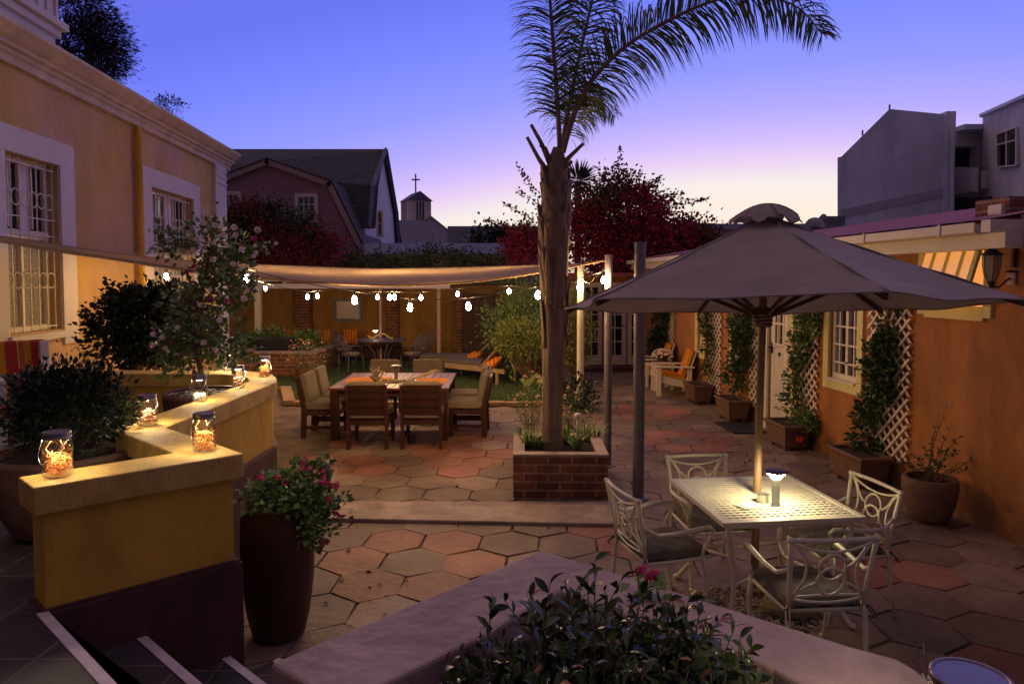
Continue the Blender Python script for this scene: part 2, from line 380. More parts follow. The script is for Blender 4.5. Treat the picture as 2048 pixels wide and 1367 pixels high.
def tilemat(name, a, b, spot):
    m = mat(name, a, b, .62, 2.2, .5, 14)
    t = m.node_tree; bs = [n for n in t.nodes if n.type == 'BSDF_PRINCIPLED'][0]
    lk = bs.inputs['Base Color'].links[0]; srcs = lk.from_socket
    g = N('ShaderNodeNewGeometry', t); mr = N('ShaderNodeMapRange', t); mr.inputs['To Min'].default_value = .68; mr.inputs['To Max'].default_value = 1.2
    t.links.new(g.outputs['Random Per Island'], mr.inputs['Value'])
    x = N('ShaderNodeMix', t, data_type='RGBA', blend_type='MULTIPLY'); x.inputs['Factor'].default_value = 1
    t.links.new(srcs, x.inputs['A']); t.links.new(mr.outputs['Result'], x.inputs['B'])
    co = N('ShaderNodeTexCoord', t); n = N('ShaderNodeTexNoise', t); n.inputs['Scale'].default_value = 26; n.inputs['Detail'].default_value = 9; n.inputs['Roughness'].default_value = .8
    t.links.new(co.outputs['Object'], n.inputs['Vector'])
    r2 = N('ShaderNodeMapRange', t); r2.inputs['From Min'].default_value = .52; r2.inputs['From Max'].default_value = .70
    t.links.new(n.outputs['Fac'], r2.inputs['Value'])
    y = N('ShaderNodeMix', t, data_type='RGBA'); y.inputs['B'].default_value = (*spot, 1)
    t.links.new(r2.outputs['Result'], y.inputs['Factor']); t.links.new(x.outputs['Result'], y.inputs['A'])
    n3 = N('ShaderNodeTexNoise', t); n3.inputs['Scale'].default_value = .9; n3.inputs['Detail'].default_value = 7; n3.inputs['Roughness'].default_value = .7
    t.links.new(co.outputs['Object'], n3.inputs['Vector'])
    r3 = N('ShaderNodeMapRange', t); r3.inputs['From Min'].default_value = .32; r3.inputs['From Max'].default_value = .66; r3.inputs['To Min'].default_value = .5; r3.inputs['To Max'].default_value = 1.2
    t.links.new(n3.outputs['Fac'], r3.inputs['Value'])
    z = N('ShaderNodeMix', t, data_type='RGBA', blend_type='MULTIPLY'); z.inputs['Factor'].default_value = 1
    t.links.new(y.outputs['Result'], z.inputs['A']); t.links.new(r3.outputs['Result'], z.inputs['B'])
    t.links.new(z.outputs['Result'], bs.inputs['Base Color'])
    return m
def weather(m, foot=.35, fcol=(.10, .06, .04), amt=.55, blot=.3, scale=1.6):
    t = m.node_tree; bs = [n for n in t.nodes if n.type == 'BSDF_PRINCIPLED'][0]; src = bs.inputs['Base Color'].links[0].from_socket
    co = N('ShaderNodeTexCoord', t); n = N('ShaderNodeTexNoise', t); n.inputs['Scale'].default_value = scale; n.inputs['Detail'].default_value = 9; n.inputs['Roughness'].default_value = .7; n.inputs['Distortion'].default_value = .6
    mp = N('ShaderNodeMapping', t); mp.inputs['Scale'].default_value = (1, 1, .45); t.links.new(co.outputs['Object'], mp.inputs[0]); t.links.new(mp.outputs[0], n.inputs['Vector'])
    r1 = N('ShaderNodeMapRange', t); r1.inputs['From Min'].default_value = .40; r1.inputs['From Max'].default_value = .62; r1.inputs['To Min'].default_value = 1 - blot; r1.inputs['To Max'].default_value = 1.06
    t.links.new(n.outputs['Fac'], r1.inputs['Value'])
    x = N('ShaderNodeMix', t, data_type='RGBA', blend_type='MULTIPLY'); x.inputs['Factor'].default_value = 1; t.links.new(src, x.inputs['A']); t.links.new(r1.outputs['Result'], x.inputs['B'])
    s_ = N('ShaderNodeSeparateXYZ', t); t.links.new(co.outputs['Object'], s_.inputs[0]); n2 = N('ShaderNodeTexNoise', t); n2.inputs['Scale'].default_value = 7; n2.inputs['Detail'].default_value = 8; t.links.new(co.outputs['Object'], n2.inputs['Vector'])
    a = N('ShaderNodeMath', t, operation='MULTIPLY_ADD'); a.inputs[1].default_value = -foot * 3; a.inputs[2].default_value = foot * 2.4; t.links.new(n2.outputs['Fac'], a.inputs[0])
    d = N('ShaderNodeMath', t, operation='SUBTRACT'); t.links.new(a.outputs[0], d.inputs[0]); t.links.new(s_.outputs['Z'], d.inputs[1])
    r2 = N('ShaderNodeMapRange', t); r2.inputs['From Min'].default_value = 0; r2.inputs['From Max'].default_value = .25; r2.inputs['To Max'].default_value = amt; t.links.new(d.outputs[0], r2.inputs['Value'])
    y = N('ShaderNodeMix', t, data_type='RGBA'); y.inputs['B'].default_value = (*fcol, 1); t.links.new(r2.outputs['Result'], y.inputs['Factor']); t.links.new(x.outputs['Result'], y.inputs['A']); t.links.new(y.outputs['Result'], bs.inputs['Base Color'])
weather(M['orange']); weather(M['yellowwall']); weather(M['ochre'], foot=.02, blot=.22, scale=2.6); weather(M['maroon'], foot=.15, fcol=(.12, .09, .07), amt=.4, blot=.4, scale=4)
weather(M['cap'], foot=.0, amt=0, blot=.3, scale=5); weather(M['capgrey'], foot=0, amt=0, blot=.28, scale=4); weather(M['flatwhite'], foot=.5, blot=.22, scale=.35); weather(M['flatcream'], foot=.5, blot=.22, scale=.5)
weather(M['step'], foot=0, amt=0, blot=.35, scale=3); weather(M['cornice'], foot=0, amt=0, blot=.25, scale=1.5); weather(M['canvas'], foot=0, amt=0, blot=.12, scale=1.2)
M['stonetile'] = tilemat('cement_hex_tile', (.29, .205, .15), (.20, .14, .11), (.11, .08, .065))
M['redtile'] = tilemat('terracotta_hex_tile', (.36, .16, .11), (.28, .12, .085), (.20, .07, .05))

# ---------------------------------------------------------------- foliage helpers
def unit(a): return a / np.maximum(np.linalg.norm(a, axis=1, keepdims=True), 1e-9)
def meshnp(name, verts, faces, m, parent, smooth=False):
    me = bpy.data.meshes.new(name); nv = len(verts); nf, k = faces.shape
    me.vertices.add(nv); me.vertices.foreach_set('co', verts.astype(np.float32).ravel())
    me.loops.add(nf * k); me.loops.foreach_set('vertex_index', faces.astype(np.int32).ravel())
    me.polygons.add(nf); me.polygons.foreach_set('loop_start', np.arange(0, nf * k, k, dtype=np.int32))
    me.update(calc_edges=True); me.materials.append(m)
    if smooth: me.shade_smooth()
    o = bpy.data.objects.new(name, me); COL.objects.link(o)
    if parent is not None: o.parent = parent
    return o
def leaves(name, C, Dv, size, wr, m, parent, world=True, fold=.35, detail=False):
    C = np.asarray(C, float); Dv = unit(np.asarray(Dv, float)); n = len(C); size = (np.ones(n) * size).reshape(n, 1)
    if world and parent is not None:
        Mi = np.array(wmat(parent).inverted()); C = C @ Mi[:3, :3].T + Mi[:3, 3]; Dv = Dv @ Mi[:3, :3].T
    s = unit(np.cross(Dv, rng.normal(size=(n, 3)) * .6 + np.array([0, 0, 1]))); u = np.cross(s, Dv)
    if not detail:
        V = np.stack([C, C + Dv * size * .45 + s * size * wr + u * size * wr * fold, C + Dv * size, C + Dv * size * .45 - s * size * wr + u * size * wr * fold], 1)
        F = (np.arange(n)[:, None, None] * 4 + np.array([[0, 1, 2], [0, 2, 3]])[None]).reshape(-1, 3)
        return meshnp(name, V.reshape(-1, 3), F, m, parent)
    st = []
    for a, w, dz in ((.0, .12, 0), (.28, .85, .03), (.58, 1, .02), (.84, .55, -.05), (1, .02, -.12)):
        for q in (1, 0, -1):
            st.append(C + Dv * size * a + s * size * wr * w * q + u * size * (abs(q) * wr * w * fold + dz))
    V = np.stack(st, 1); f = []
    for i in range(4):
        for q in (0, 1): f.append([i * 3 + q, i * 3 + q + 1, i * 3 + q + 4, i * 3 + q + 3])
    F = (np.arange(n)[:, None, None] * 15 + np.array(f)[None]).reshape(-1, 4)
    return meshnp(name, V.reshape(-1, 3), F, m, parent, True)
def cloud(c, rad, nclump, nper, spread, seed=1, low=-1, shell=.45):
    g = np.random.default_rng(seed)
    d = unit(g.normal(size=(nclump, 3))); d = d[d[:, 2] > low]
    r = shell + (1 - shell) * g.random((len(d), 1)) ** .6
    r = r * (1 + .18 * np.sin(d[:, :1] * 5 + seed) * np.cos(d[:, 1:2] * 4 + d[:, 2:3] * 3))
    cc = np.array(c) + d * r * np.array(rad)
    k = np.repeat(np.arange(len(d)), nper)
    off = g.normal(size=(len(k), 3)) * spread * (.6 + .8 * g.random(len(d))[k][:, None])
    Cp = cc[k] + off
    Dv = unit(d[k] * .8 + unit(off) * .7 + g.normal(size=(len(k), 3)) * .5 + np.array([0, 0, .25]))
    return Cp, Dv, cc
def branches(name, base, ends, r0, m, parent, seed=1, world=True, n=5, maxn=40):
    g = random.Random(seed); mb = MB(); ends = list(ends)
    if len(ends) > maxn: ends = g.sample(ends, maxn)
    base = Vector(base)
    for e in ends:
        e = Vector(e); mid = base.lerp(e, .5) + Vector((g.uniform(-1, 1), g.uniform(-1, 1), g.uniform(0, 1))) * (e - base).length * .12
        pts = [base + Vector((g.uniform(-1, 1), g.uniform(-1, 1), 0)) * r0 * .8, base.lerp(mid, .5) , mid, mid.lerp(e, .5), e]
        mb.tube(pts, [r0, r0 * .7, r0 * .5, r0 * .3, r0 * .15], n)
    return mb.build(name, m, parent, world=world, smooth=True, fixn=False)
def flowers(name, pts, r, m, parent, petals=6, seed=3, world=True):
    g = np.random.default_rng(seed); q = random.Random(seed)
    Dv = unit(g.normal(size=(petals, 3)) + np.array([0, 0, .4])); first = leaves(name, np.zeros((petals, 3)), Dv, r * (.75 + .3 * g.random(petals)), .75, m, None, fold=.5)
    Mi = wmat(parent).inverted(); pts = list(pts)
    for k, p in enumerate(pts):
        o = first if k == 0 else first.copy()
        if k: COL.objects.link(o)
        o.parent = parent; o.location = Mi @ Vector(p); o.rotation_euler = (q.uniform(.2, 1.4), q.uniform(-.6, .6), q.uniform(-.8, .8)); s_ = q.uniform(.7, 1.2); o.scale = (s_, s_, s_)
    return first
def shrub(name, label, cat, base, c, rad, ncl, nper, spread, size, wr, m, seed=1, group=None, flower=None, stemr=.012, low=-.8, shell=.45, extra=None):
    t = thing(name, label, cat, base, group=group)
    Cp, Dv, cc = cloud(c, rad, ncl, nper, spread, seed, low, shell)
    if extra:
        for (a, b, k) in extra:
            a, b = np.array(a), np.array(b); tt = rng.random(k)[:, None]
            Cp = np.vstack([Cp, a + (b - a) * tt + rng.normal(size=(k, 3)) * spread * .45]); Dv = np.vstack([Dv, unit((b - a)[None] * .6 + rng.normal(size=(k, 3)) * np.linalg.norm(b - a))])
    Cp[:, 2] = np.maximum(Cp[:, 2], base[2] + .02)
    leaves('foliage', Cp, Dv, size * (.6 + .7 * np.random.default_rng(seed).random(len(Cp))), wr, m, t)
    ends = list(cc) + ([e[1] for e in extra] if extra else [])
    branches('stem', base, ends, stemr, M['bark'], t, seed)
    if flower:
        fm, k, r, fl = flower
        g = np.random.default_rng(seed + 9); d = unit(g.normal(size=(k * 3, 3))); d = d[(d[:, 2] > fl) & (d[:, 1] < .5)][:k]
        flowers('flower', np.array(c) + d * np.array(rad) * (.95 + .2 * g.random((len(d), 1))), r, fm, t)
    return t

# ================================================================= SETTING
def offset(poly, d):
    n = len(poly); a = sum(poly[i][0] * poly[(i + 1) % n][1] - poly[(i + 1) % n][0] * poly[i][1] for i in range(n))
    sg = 1 if a > 0 else -1; res = []
    for i in range(n):
        p0, p1, p2 = [Vector((poly[j % n][0], poly[j % n][1])) for j in (i - 1, i, i + 1)]
        e1 = (p1 - p0).normalized(); e2 = (p2 - p1).normalized()
        n1 = Vector((e1.y, -e1.x)) * sg; n2 = Vector((e2.y, -e2.x)) * sg
        b = (n1 + n2); b = b.normalized() if b.length > 1e-5 else n1
        res.append(p1 + b * (d / max(.35, b.dot(n1))))
    return res
g = MB(); g.add([(-400, -60, -.03), (400, -60, -.03), (400, 900, -.03), (-400, 900, -.03)], [(0, 1, 2, 3)])
tag(g.build('ground', M['earth']), 'bare dark ground reaching to the horizon', kind='structure')
g = MB(); g.add([(-7, -3, -.015), (9, -3, -.015), (9, 18.5, -.015), (-7, 18.5, -.015)], [(0, 1, 2, 3)])
tag(g.build('courtyard', M['base']), 'dark cement joint bed under the hexagonal paving', kind='structure')

# hexagonal paving
RED = [(786, 1081), (903, 1084), (712, 1117), (954, 1118), (756, 1160), (884, 1160), (710, 946), (729, 924), (661, 918), (597, 937),
       (933, 935), (869, 924), (869, 905), (941, 897), (994, 907), (998, 926), (570, 892), (640, 905), (590, 870), (1164, 1060), (1240, 1085), (560, 850),
       (1010, 870), (990, 850), (1775, 1112), (1800, 1155), (1722, 1140), (2035, 1360)]
LAWN = [P(590, 797), P(690, 812), P(1085, 806)]
L0 = P(560, 777); L1 = P(602, 778); L2 = P(588, 808); L3 = P(1082, 810)
lawnpoly = [(-7, 13.5), (L1.x - .9, 13.5), (L1.x - .2, 13.4), (L2.x + .0, L2.y), (L3.x, L3.y), (L3.x + .25, L3.y + .6), (L3.x + .5, 18.4), (-7, 18.4)]
def inpoly(x, y, poly):
    c = False; n = len(poly)
    for i in range(n):
        x1, y1 = poly[i]; x2, y2 = poly[i - 1]
        if (y1 > y) != (y2 > y) and x < (x2 - x1) * (y - y1) / (y2 - y1) + x1: c = not c
    return c
W_ = .478; TH = R(-3.5)
c0 = P(827, 1122)
ax = Vector((math.cos(TH), math.sin(TH))) * W_; ay = Vector((math.cos(TH + R(60)), math.sin(TH + R(60)))) * W_
hexes = {}
for i in range(-30, 40):
    for j in range(-20, 45):
        c = Vector((c0.x, c0.y)) + ax * i + ay * j
        if -2.4 < c.x < 6 and 2.2 < c.y < 18.2 and not inpoly(c.x, c.y, offset(lawnpoly, .12)): hexes[(i, j)] = c
def near(px, py):
    p = P(px, py); return min(hexes, key=lambda k: (hexes[k] - Vector((p.x, p.y))).length)
redset = {near(*p) for p in RED} - {near(827, 1122)}
for cx_, cy_ in ((1370, 883), (1290, 825), (850, 876), (640, 850)):
    i, j = near(cx_, cy_)
    redset |= {(i + 1, j), (i - 1, j), (i, j + 1), (i, j - 1), (i + 1, j - 1), (i - 1, j + 1)}
pv = MB()
for k, c in hexes.items():
    pv.cur = 1 if k in redset else 0
    top = []; bot = []; z = rnd.uniform(-.002, .003)
    rr_ = W_ / math.sqrt(3)
    for q in range(6):
        a = TH + R(30 + 60 * q); jit = Vector((rnd.uniform(-.011, .011), rnd.uniform(-.011, .011)))
        for m_, L, zz in ((.965, top, z), (.98, bot, -.022)):
            p = c + Vector((math.cos(a), math.sin(a))) * rr_ * m_ + jit; L.append((p.x, p.y, zz))
    pv.add(top + bot, [tuple(range(6))] + [(q, (q + 1) % 6, 6 + (q + 1) % 6, 6 + q) for q in range(6)])
o = pv.build('paving', [M['stonetile'], M['redtile']], fixn=True)
tag(o, 'worn hexagonal paving of beige cement tiles with terracotta flower rings', kind='structure')

# the shallow cement step across the courtyard
s1, s2, s3, s4 = P(560, 1001, .035), P(1222, 1003, .035), P(1258, 1046, .035), P(560, 1033, .035)
g = MB(); g.prism([s4, (s3.x - .16, s3.y + .0), (s3.x - .03, s3.y + .06), (s3.x, s3.y + .16), (s2.x + .10, s2.y - .02), (s2.x - .02, s2.y + .03), s1], -.02, .035)
tag(g.build('doorstep', M['step'], bevel=.012), 'long low smooth cement step crossing the hexagonal paving', kind='structure')

# lawn
g = MB(); g.prism(lawnpoly, -.012, .012)
tag(g.build('lawn', M['lawn']), 'lawn soil behind the dining table', kind='structure')
gp = []
for _ in range(30000):
    x = rng.uniform(-6, 1.3); y = rng.uniform(11.6, 18.3)
    if rng.random() < (12.5 / y) ** 1.5 and inpoly(x, y, lawnpoly): gp.append((x, y, .01))
gp = np.array(gp)
o = leaves('grass', gp, rng.normal(size=gp.shape) * .45 + [0, 0, 1], .04 + .03 * rng.random(len(gp)), .09, M['grass'], None)
tag(o, 'short green lawn behind the wooden dining table', 'grass', kind='stuff')
g = MB()
def kerbrun(a, b, w=.16, h=.07):
    a, b = Vector((a[0], a[1], 0)), Vector((b[0], b[1], 0)); n = max(1, int((b - a).length / .24)); d = (b - a) / n
    for i in range(n):
        p = a + d * (i + .5); g.box((p.x, p.y, h / 2 + rnd.uniform(-.004, .004)), (d.length - .012, w, h), rz=math.atan2(d.y, d.x))
kerbrun((L2.x, L2.y - .05), (L3.x + .1, L3.y - .05)); kerbrun((L2.x - .05, L2.y - .1), (L1.x - .25, 13.35), .2, .09); kerbrun((-4.6, 13.4), (L1.x - .3, 13.4))
tag(g.build('lawn_kerb', M['kerb'], bevel=.006), 'low brick edging between the lawn and the paving', 'kerb')

# ---------------------------------------------------------------- upper terrace, stairs
ZT = .86; ZC = 1.37
def C2(px, py): v = P(px, py, ZC); return (v.x, v.y)
S1 = P(95, 1222, ZT); tdir = Vector((.75, -.66, 0)).normalized(); ndir = Vector((.66, .75, 0)).normalized()
if tdir.dot(ndir) : ndir = Vector((-tdir.y, tdir.x, 0))
E1 = S1 + tdir * 1.86
capL = [C2(66, 975), C2(488, 906), C2(430, 886), C2(332, 854), C2(553, 764), C2(554, 757), C2(545, 748), C2(520, 743), C2(461, 740), C2(190, 740), (-6.0, C2(190, 740)[1] + .05),
        (-6.0, C2(190, 740)[1] - .17), (C2(190, 740)[0], C2(190, 740)[1] - .2), C2(440, 748), C2(475, 750), C2(495, 755), C2(498, 761), C2(461, 776), C2(270, 843), C2(230, 860), C2(346, 905), C2(36, 953)]
capR = [C2(540, 1325), C2(1083, 1098), C2(1700, 1290), C2(1797, 1316), C2(1834, 1339), C2(1869, 1367), (.93, 1.12), (.97, .7), (.98, -1.2),
        (.70, -1.2), (.68, .75), (.66, 1.0), (.60, 1.27), (.54, 1.375), (.502, 1.413), (.12, 1.725), C2(975, 1266), C2(767, 1367), (-.344, 1.268)]
terr = [(S1.x, S1.y), (E1.x, E1.y), capR[0], (capR[1][0], capR[1][1] - .1), (capR[2][0] - .05, capR[2][1] - .05), (.80, 1.30), (.85, .6), (.9, -1.2), (.9, -4), (-8, -4), (-8, capL[9][1] - .08),
        (capL[8][0], capL[8][1] - .1), (capL[4][0] - .12, capL[4][1] - .1), (capL[3][0] - .12, capL[3][1]), (capL[2][0] - .1, capL[2][1] - .1), (capL[1][0] - .12, capL[1][1] - .02)]
g = MB(); n = len(terr)
g.add([(p[0], p[1], ZT) for p in terr], [tuple(range(n))]); g.cur = 1
g.add([(p[0], p[1], ZT) for p in terr] + [(p[0], p[1], -.02) for p in terr], [(i, (i + 1) % n, n + (i + 1) % n, n + i) for i in range(n)])
TER = g.build('terrace', [M['terrace'], M['maroon']])
tag(TER, 'raised terrace floor of dark slate tiles with pale joints', kind='structure')
g = MB(); gn = MB()
RISE, GO = .215, .34
def strip(k):
    a = S1 + ndir * (GO * k); z = ZT - RISE * k
    p0 = a - tdir * (.0 if k == 0 else .05); p1 = a + tdir * 1.9
    q = [p0, p1, p1 - ndir * .038, p0 - ndir * .038]
    gn.prism([(v.x, v.y) for v in q], z + .001, z + .006)
for k in range(1, 4):
    z = ZT - RISE * k; a = S1 - tdir * .06 + ndir * (GO * (k - 1)) ; 
    q = [a, a + tdir * 1.98, a + tdir * 1.98 + ndir * GO, a + ndir * GO]
    g.prism([(v.x, v.y) for v in q], -.02, z)
for k in range(4): strip(k)
ST = g.build('stairs', M['terrace']); tag(ST, 'dark tiled stairs from the terrace down to the courtyard', kind='structure')
gn.build('nosing', M['nosing'], ST)

def parapet(name, label, cap, capm, plinth=True):
    c = Vector((cap[0][0], cap[0][1], 0)); t = thing(name, label, 'wall', (c.x, c.y, 0))
    g = MB(); g.prism(cap, ZC - .115, ZC); g.build('coping', capm, t, world=True, bevel=.008)
    b = offset(cap, -.035); g = MB(); g.prism(b, .5, ZC - .115); g.build('wall_body', M['ochre'], t, world=True, bevel=.004)
    if plinth:
        g = MB(); b2 = offset(cap, -.008); g.prism(b2, -.02, .862); g.prism(offset(b2, -.01), .862, .872); g.build('plinth', M['maroon'], t, world=True, bevel=.006)
    return t
parapet('parapet_wall', 'ochre zigzag parapet wall with maroon plinth carrying the glowing jars', capL, M['cap'])
parapet('parapet_wall', 'pinkish worn topped parapet wall in the foreground around the glossy shrub', capR, M['capgrey'])

# ---------------------------------------------------------------- left building
def wallfront(mb, lx, y0, y1, z0, z1, holes, dep):
    hs = sorted(holes); ys = [y0] + [v for h in hs for v in h[:2]] + [y1]
    def q(ya, yb, za, zb):
        if yb - ya > 1e-4 and zb - za > 1e-4: mb.add([(lx, ya, za), (lx, yb, za), (lx, yb, zb), (lx, ya, zb)], [(0, 1, 2, 3)])
    for i in range(0, len(ys), 2): q(ys[i], ys[i + 1], z0, z1)
    for ya, yb, za, zb in hs:
        q(ya, yb, z0, za); q(ya, yb, zb, z1)
        a = [(lx, ya, za), (lx, yb, za), (lx, yb, zb), (lx, ya, zb)]; b = [(lx + dep, p[1], p[2]) for p in a]
        mb.add(a + b, [(0, 1, 5, 4), (1, 2, 6, 5), (2, 3, 7, 6), (3, 0, 4, 7)])
LX = -5.0
yend = Wl(447, 400, LX).y
o1 = (Wl(3, 297, LX).y, Wl(114, 326, LX).y); o2 = (Wl(299, 373, LX).y, Wl(384, 395, LX).y)
ztop = 2.17 + .29 * 5.0; zbot = 2.17 - .125 * 5
ht2 = 2.17 + .31 * 5
holes = [(o1[0], o1[1], zbot, ztop), (o2[0], o2[1], zbot, ht2)]
wl_m = mat('patchy_left_wall_plaster', (.55, .34, .08), (.60, .38, .27), .85, .75, .35, 30, detail=4)
LB = thing('old_house', 'long single storey house with moulded cornice, pinkish ochre plaster and barred windows', 'house', tuple(toW(-6, 6, 0)), YAW)
g = MB(); wallfront(g, LX, -3, yend, 0, 4.66, holes, -.26)
g.add([(LX, yend, 0), (LX - 7, yend, 0), (LX - 7, yend, 4.66), (LX, yend, 4.66), (LX, -3, 0), (LX - 7, -3, 0), (LX - 7, -3, 4.66), (LX, -3, 4.66)], [(0, 1, 2, 3), (4, 5, 6, 7), (5, 1, 2, 6)])
g.build('wall', wl_m, LB, frame=True, fixn=False)
g = MB(); prof = [(-.3, 4.60), (.06, 4.60), (.06, 4.68), (.10, 4.71), (.10, 4.75), (.15, 4.76), (.15, 4.80), (.20, 4.83), (.27, 4.90), (.30, 4.93), (.30, 4.975), (-.3, 5.03)]
def sweep(mb, prof, lx, y0, y1):
    n = len(prof); mb.add([(lx + a, y0, z) for a, z in prof] + [(lx + a, y1, z) for a, z in prof], [tuple(range(n)), tuple(range(n, 2 * n))] + [(i, (i + 1) % n, n + (i + 1) % n, n + i) for i in range(n)])
sweep(g, prof, LX, -3, yend + .3)
g.add([(LX - 7, -3, 5.0), (LX, -3, 5.0), (LX, yend + .2, 5.0), (LX - 7, yend + .2, 5.0)], [(0, 1, 2, 3)])
g.build('cornice', M['cornice'], LB, frame=True, bevel=.006)
g = MB(); yp = Wl(425, 400, LX).y
g.box((LX + .02, (yp + yend) / 2, 2.3), (.10, yend - yp, 4.6)); 
for z in (4.52, 4.38, 4.24): g.box((LX + .035, (yp + yend) / 2 + .01, z), (.10, yend - yp + .04, .05))
g.build('pilaster', M['whiteblue'], LB, frame=True, bevel=.006)
def barred(ya, yb, za, zt, sur, reflections):
    w = MB(); d = .035
    w.box((LX + .012, (ya + yb) / 2, zt + .15 + .001), (.05, yb - ya + 2 * sur, .30)); w.box((LX + .012, ya - sur / 2, (za - .2 + zt) / 2), (.05, sur, zt - za + .2)); w.box((LX + .012, yb + sur / 2, (za - .2 + zt) / 2), (.05, sur, zt - za + .2))
    w.box((LX + .02, (ya + yb) / 2, za - .06), (.12, yb - ya + .1, .09))
    so = w.build('window_surround', M['whiteblue'], LB, frame=True, bevel=.005)
    zm = za + (zt - za) * .565
    f = MB(); x = LX - .17; ym = (ya + yb) / 2
    for y in (ya + .03, yb - .03): f.box((x, y, (za + zt) / 2), (.08, .07, zt - za))
    for z in (za + .035, zt - .035): f.box((x, ym, z), (.075, yb - ya - .13, .07))
    f.box((x + .03, ym, zm), (.10, yb - ya - .13, .10)); f.box((x + .005, ym, (za + zm) / 2), (.06, .05, zm - za - .15)); f.box((x + .005, ym, (zt + zm) / 2), (.06, .05, zt - zm - .15))
    f.box((x + .005, ya + (yb - ya) * .30, (zt + zm) / 2), (.05, .03, zt - zm - .15)); f.box((x + .005, ya + (yb - ya) * .72, (zt + zm) / 2), (.05, .03, zt - zm - .15))
    win = f.build('window', M['white'], LB, frame=True, bevel=.004)
    p = MB(); p.box((x - .01, ym, (zt + zm) / 2), (.012, yb - ya - .1, zt - zm)); p.build('upper_pane', M['pane'], win, frame=True)
    p = MB(); p.box((x - .012, ym, (za + zm) / 2), (.012, yb - ya - .1, zm - za)); p.build('lace_pane', M['lace'], win, frame=True)
    for c_a, c_w in ((.17, .22), (.60, .17)): p = MB(); p.box((x + .001, ya + (yb - ya) * c_a, (zt + zm) / 2), (.004, (yb - ya) * c_w, zt - zm - .12)); p.build('sky_reflection', M['sky_reflection'], win, frame=True)  # pale strips stand in for pink sky reflected in the upper panes
    b = MB(); xb = LX - .05; n = max(5, int((yb - ya) / .16))
    for i in range(n + 1):
        y = ya + .04 + (yb - ya - .08) * i / n; b.bar((xb, y, za + .01), (xb, y, zt - .01), .012)
    for z in (za + .05, zm, zm + .2, zt - .08): b.bar((xb + .008, ya, z), (xb + .008, yb, z), .014)
    for zc in (za + .62, zm + .42):
        for i in range(n):
            y = ya + .04 + (yb - ya - .08) * (i + .5) / n; r = (yb - ya) / n * .46
            b.tube([(xb + .006, y + r * math.cos(a), zc + r * 1.15 * math.sin(a)) for a in np.linspace(0, 2 * math.pi, 15)[:-1]], .008, 6, closed=True)
    b.build('burglar_bar', M['iron'], LB, frame=True)
weather(wl_m, foot=.3, blot=.2, scale=.8)
barred(o1[0], o1[1], zbot, ztop, .33, 0); barred(o2[0], o2[1], zbot, ht2, .33, 0)
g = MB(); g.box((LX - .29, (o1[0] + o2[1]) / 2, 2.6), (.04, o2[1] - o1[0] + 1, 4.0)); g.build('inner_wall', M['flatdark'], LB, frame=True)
g = MB(); yd = Wl(279, 400, LX + .07).y; g.tube([(LX + .075, yd, .3), (LX + .075, yd, 4.58)], .055, 12)
for z in (1.9, 3.1, 4.2): g.lathe([(.062, -.02), (.066, 0), (.062, .02)], 12, (LX + .075, yd, z)); g.box((LX + .02, yd, z), (.06, .05, .03))
g.build('downpipe', M['ochre'], LB, frame=True, smooth='auto')
g = MB(); yb_ = Wl(418, 440, LX).y; g.box((LX + .05, yp - .25, Wl(412, 444, LX).z), (.09, .16, .26)); g.build('meter_box', M['white'], LB, frame=True, bevel=.006)
# white boarded dormer standing on the roof
yd_ = Wl(118, 50, LX + .02).y; zd = Wl(118, 62, LX + .02).z
g = MB(); g.box((LX - 1.0, yd_ - 1.6, zd + 1.2), (2.04, 3.2, 2.3))
for i in range(17): g.box((LX + .03, yd_ - .08 - i * .19, zd + 1.15), (.03, .05, 2.1))
g.box((LX + .03, yd_ - 1.6, zd + .05), (.16, 3.34, .09)); g.box((LX - .0, yd_ - 1.6, zd - .05), (.1, 3.2, .1)); g.box((LX - .6, yd_ - 1.6, zd - .35), (1.2, 3.1, .6))
g.build('dormer', M['whiteblue'], LB, frame=True, bevel=.008)

# ---------------------------------------------------------------- right building
RX = 4.60
RB = thing('orange_house', 'long low orange house with cream window trims, gutter and faded red roof', 'house', tuple(toW(6, 6, 0)), YAW)
yfar = 16.4
def openr(pxa, pxb): return (Wl(pxb, 700, RX).y, Wl(pxa, 700, RX).y)
wA = (*openr(1660, 1717), Wl(1690, 770, RX).z + .03, 2.05); wB = (*openr(1466, 1484), .83, 2.0); wC = (*openr(1396, 1407), .83, 2.0)
dr = (*openr(1538, 1573), .02, 2.12)
aw = (*openr(1850, 1968), 0, 0); aw = (aw[0], aw[1], 1.93, 2.52)
g = MB(); wallfront(g, RX, 1.5, yfar, -.02, 2.62, [wA, wB, wC, dr, aw], .16)
g.add([(RX, 1.5, -.02), (RX + 5, 1.5, -.02), (RX + 5, 1.5, 2.9), (RX, 1.5, 2.62), (RX, yfar, -.02), (RX + 5, yfar, -.02), (RX + 5, yfar, 2.9), (RX, yfar, 2.62)], [(0, 1, 2, 3), (4, 5, 6, 7), (1, 5, 6, 2)])
g.build('wall', M['orange'], RB, frame=True, fixn=False)
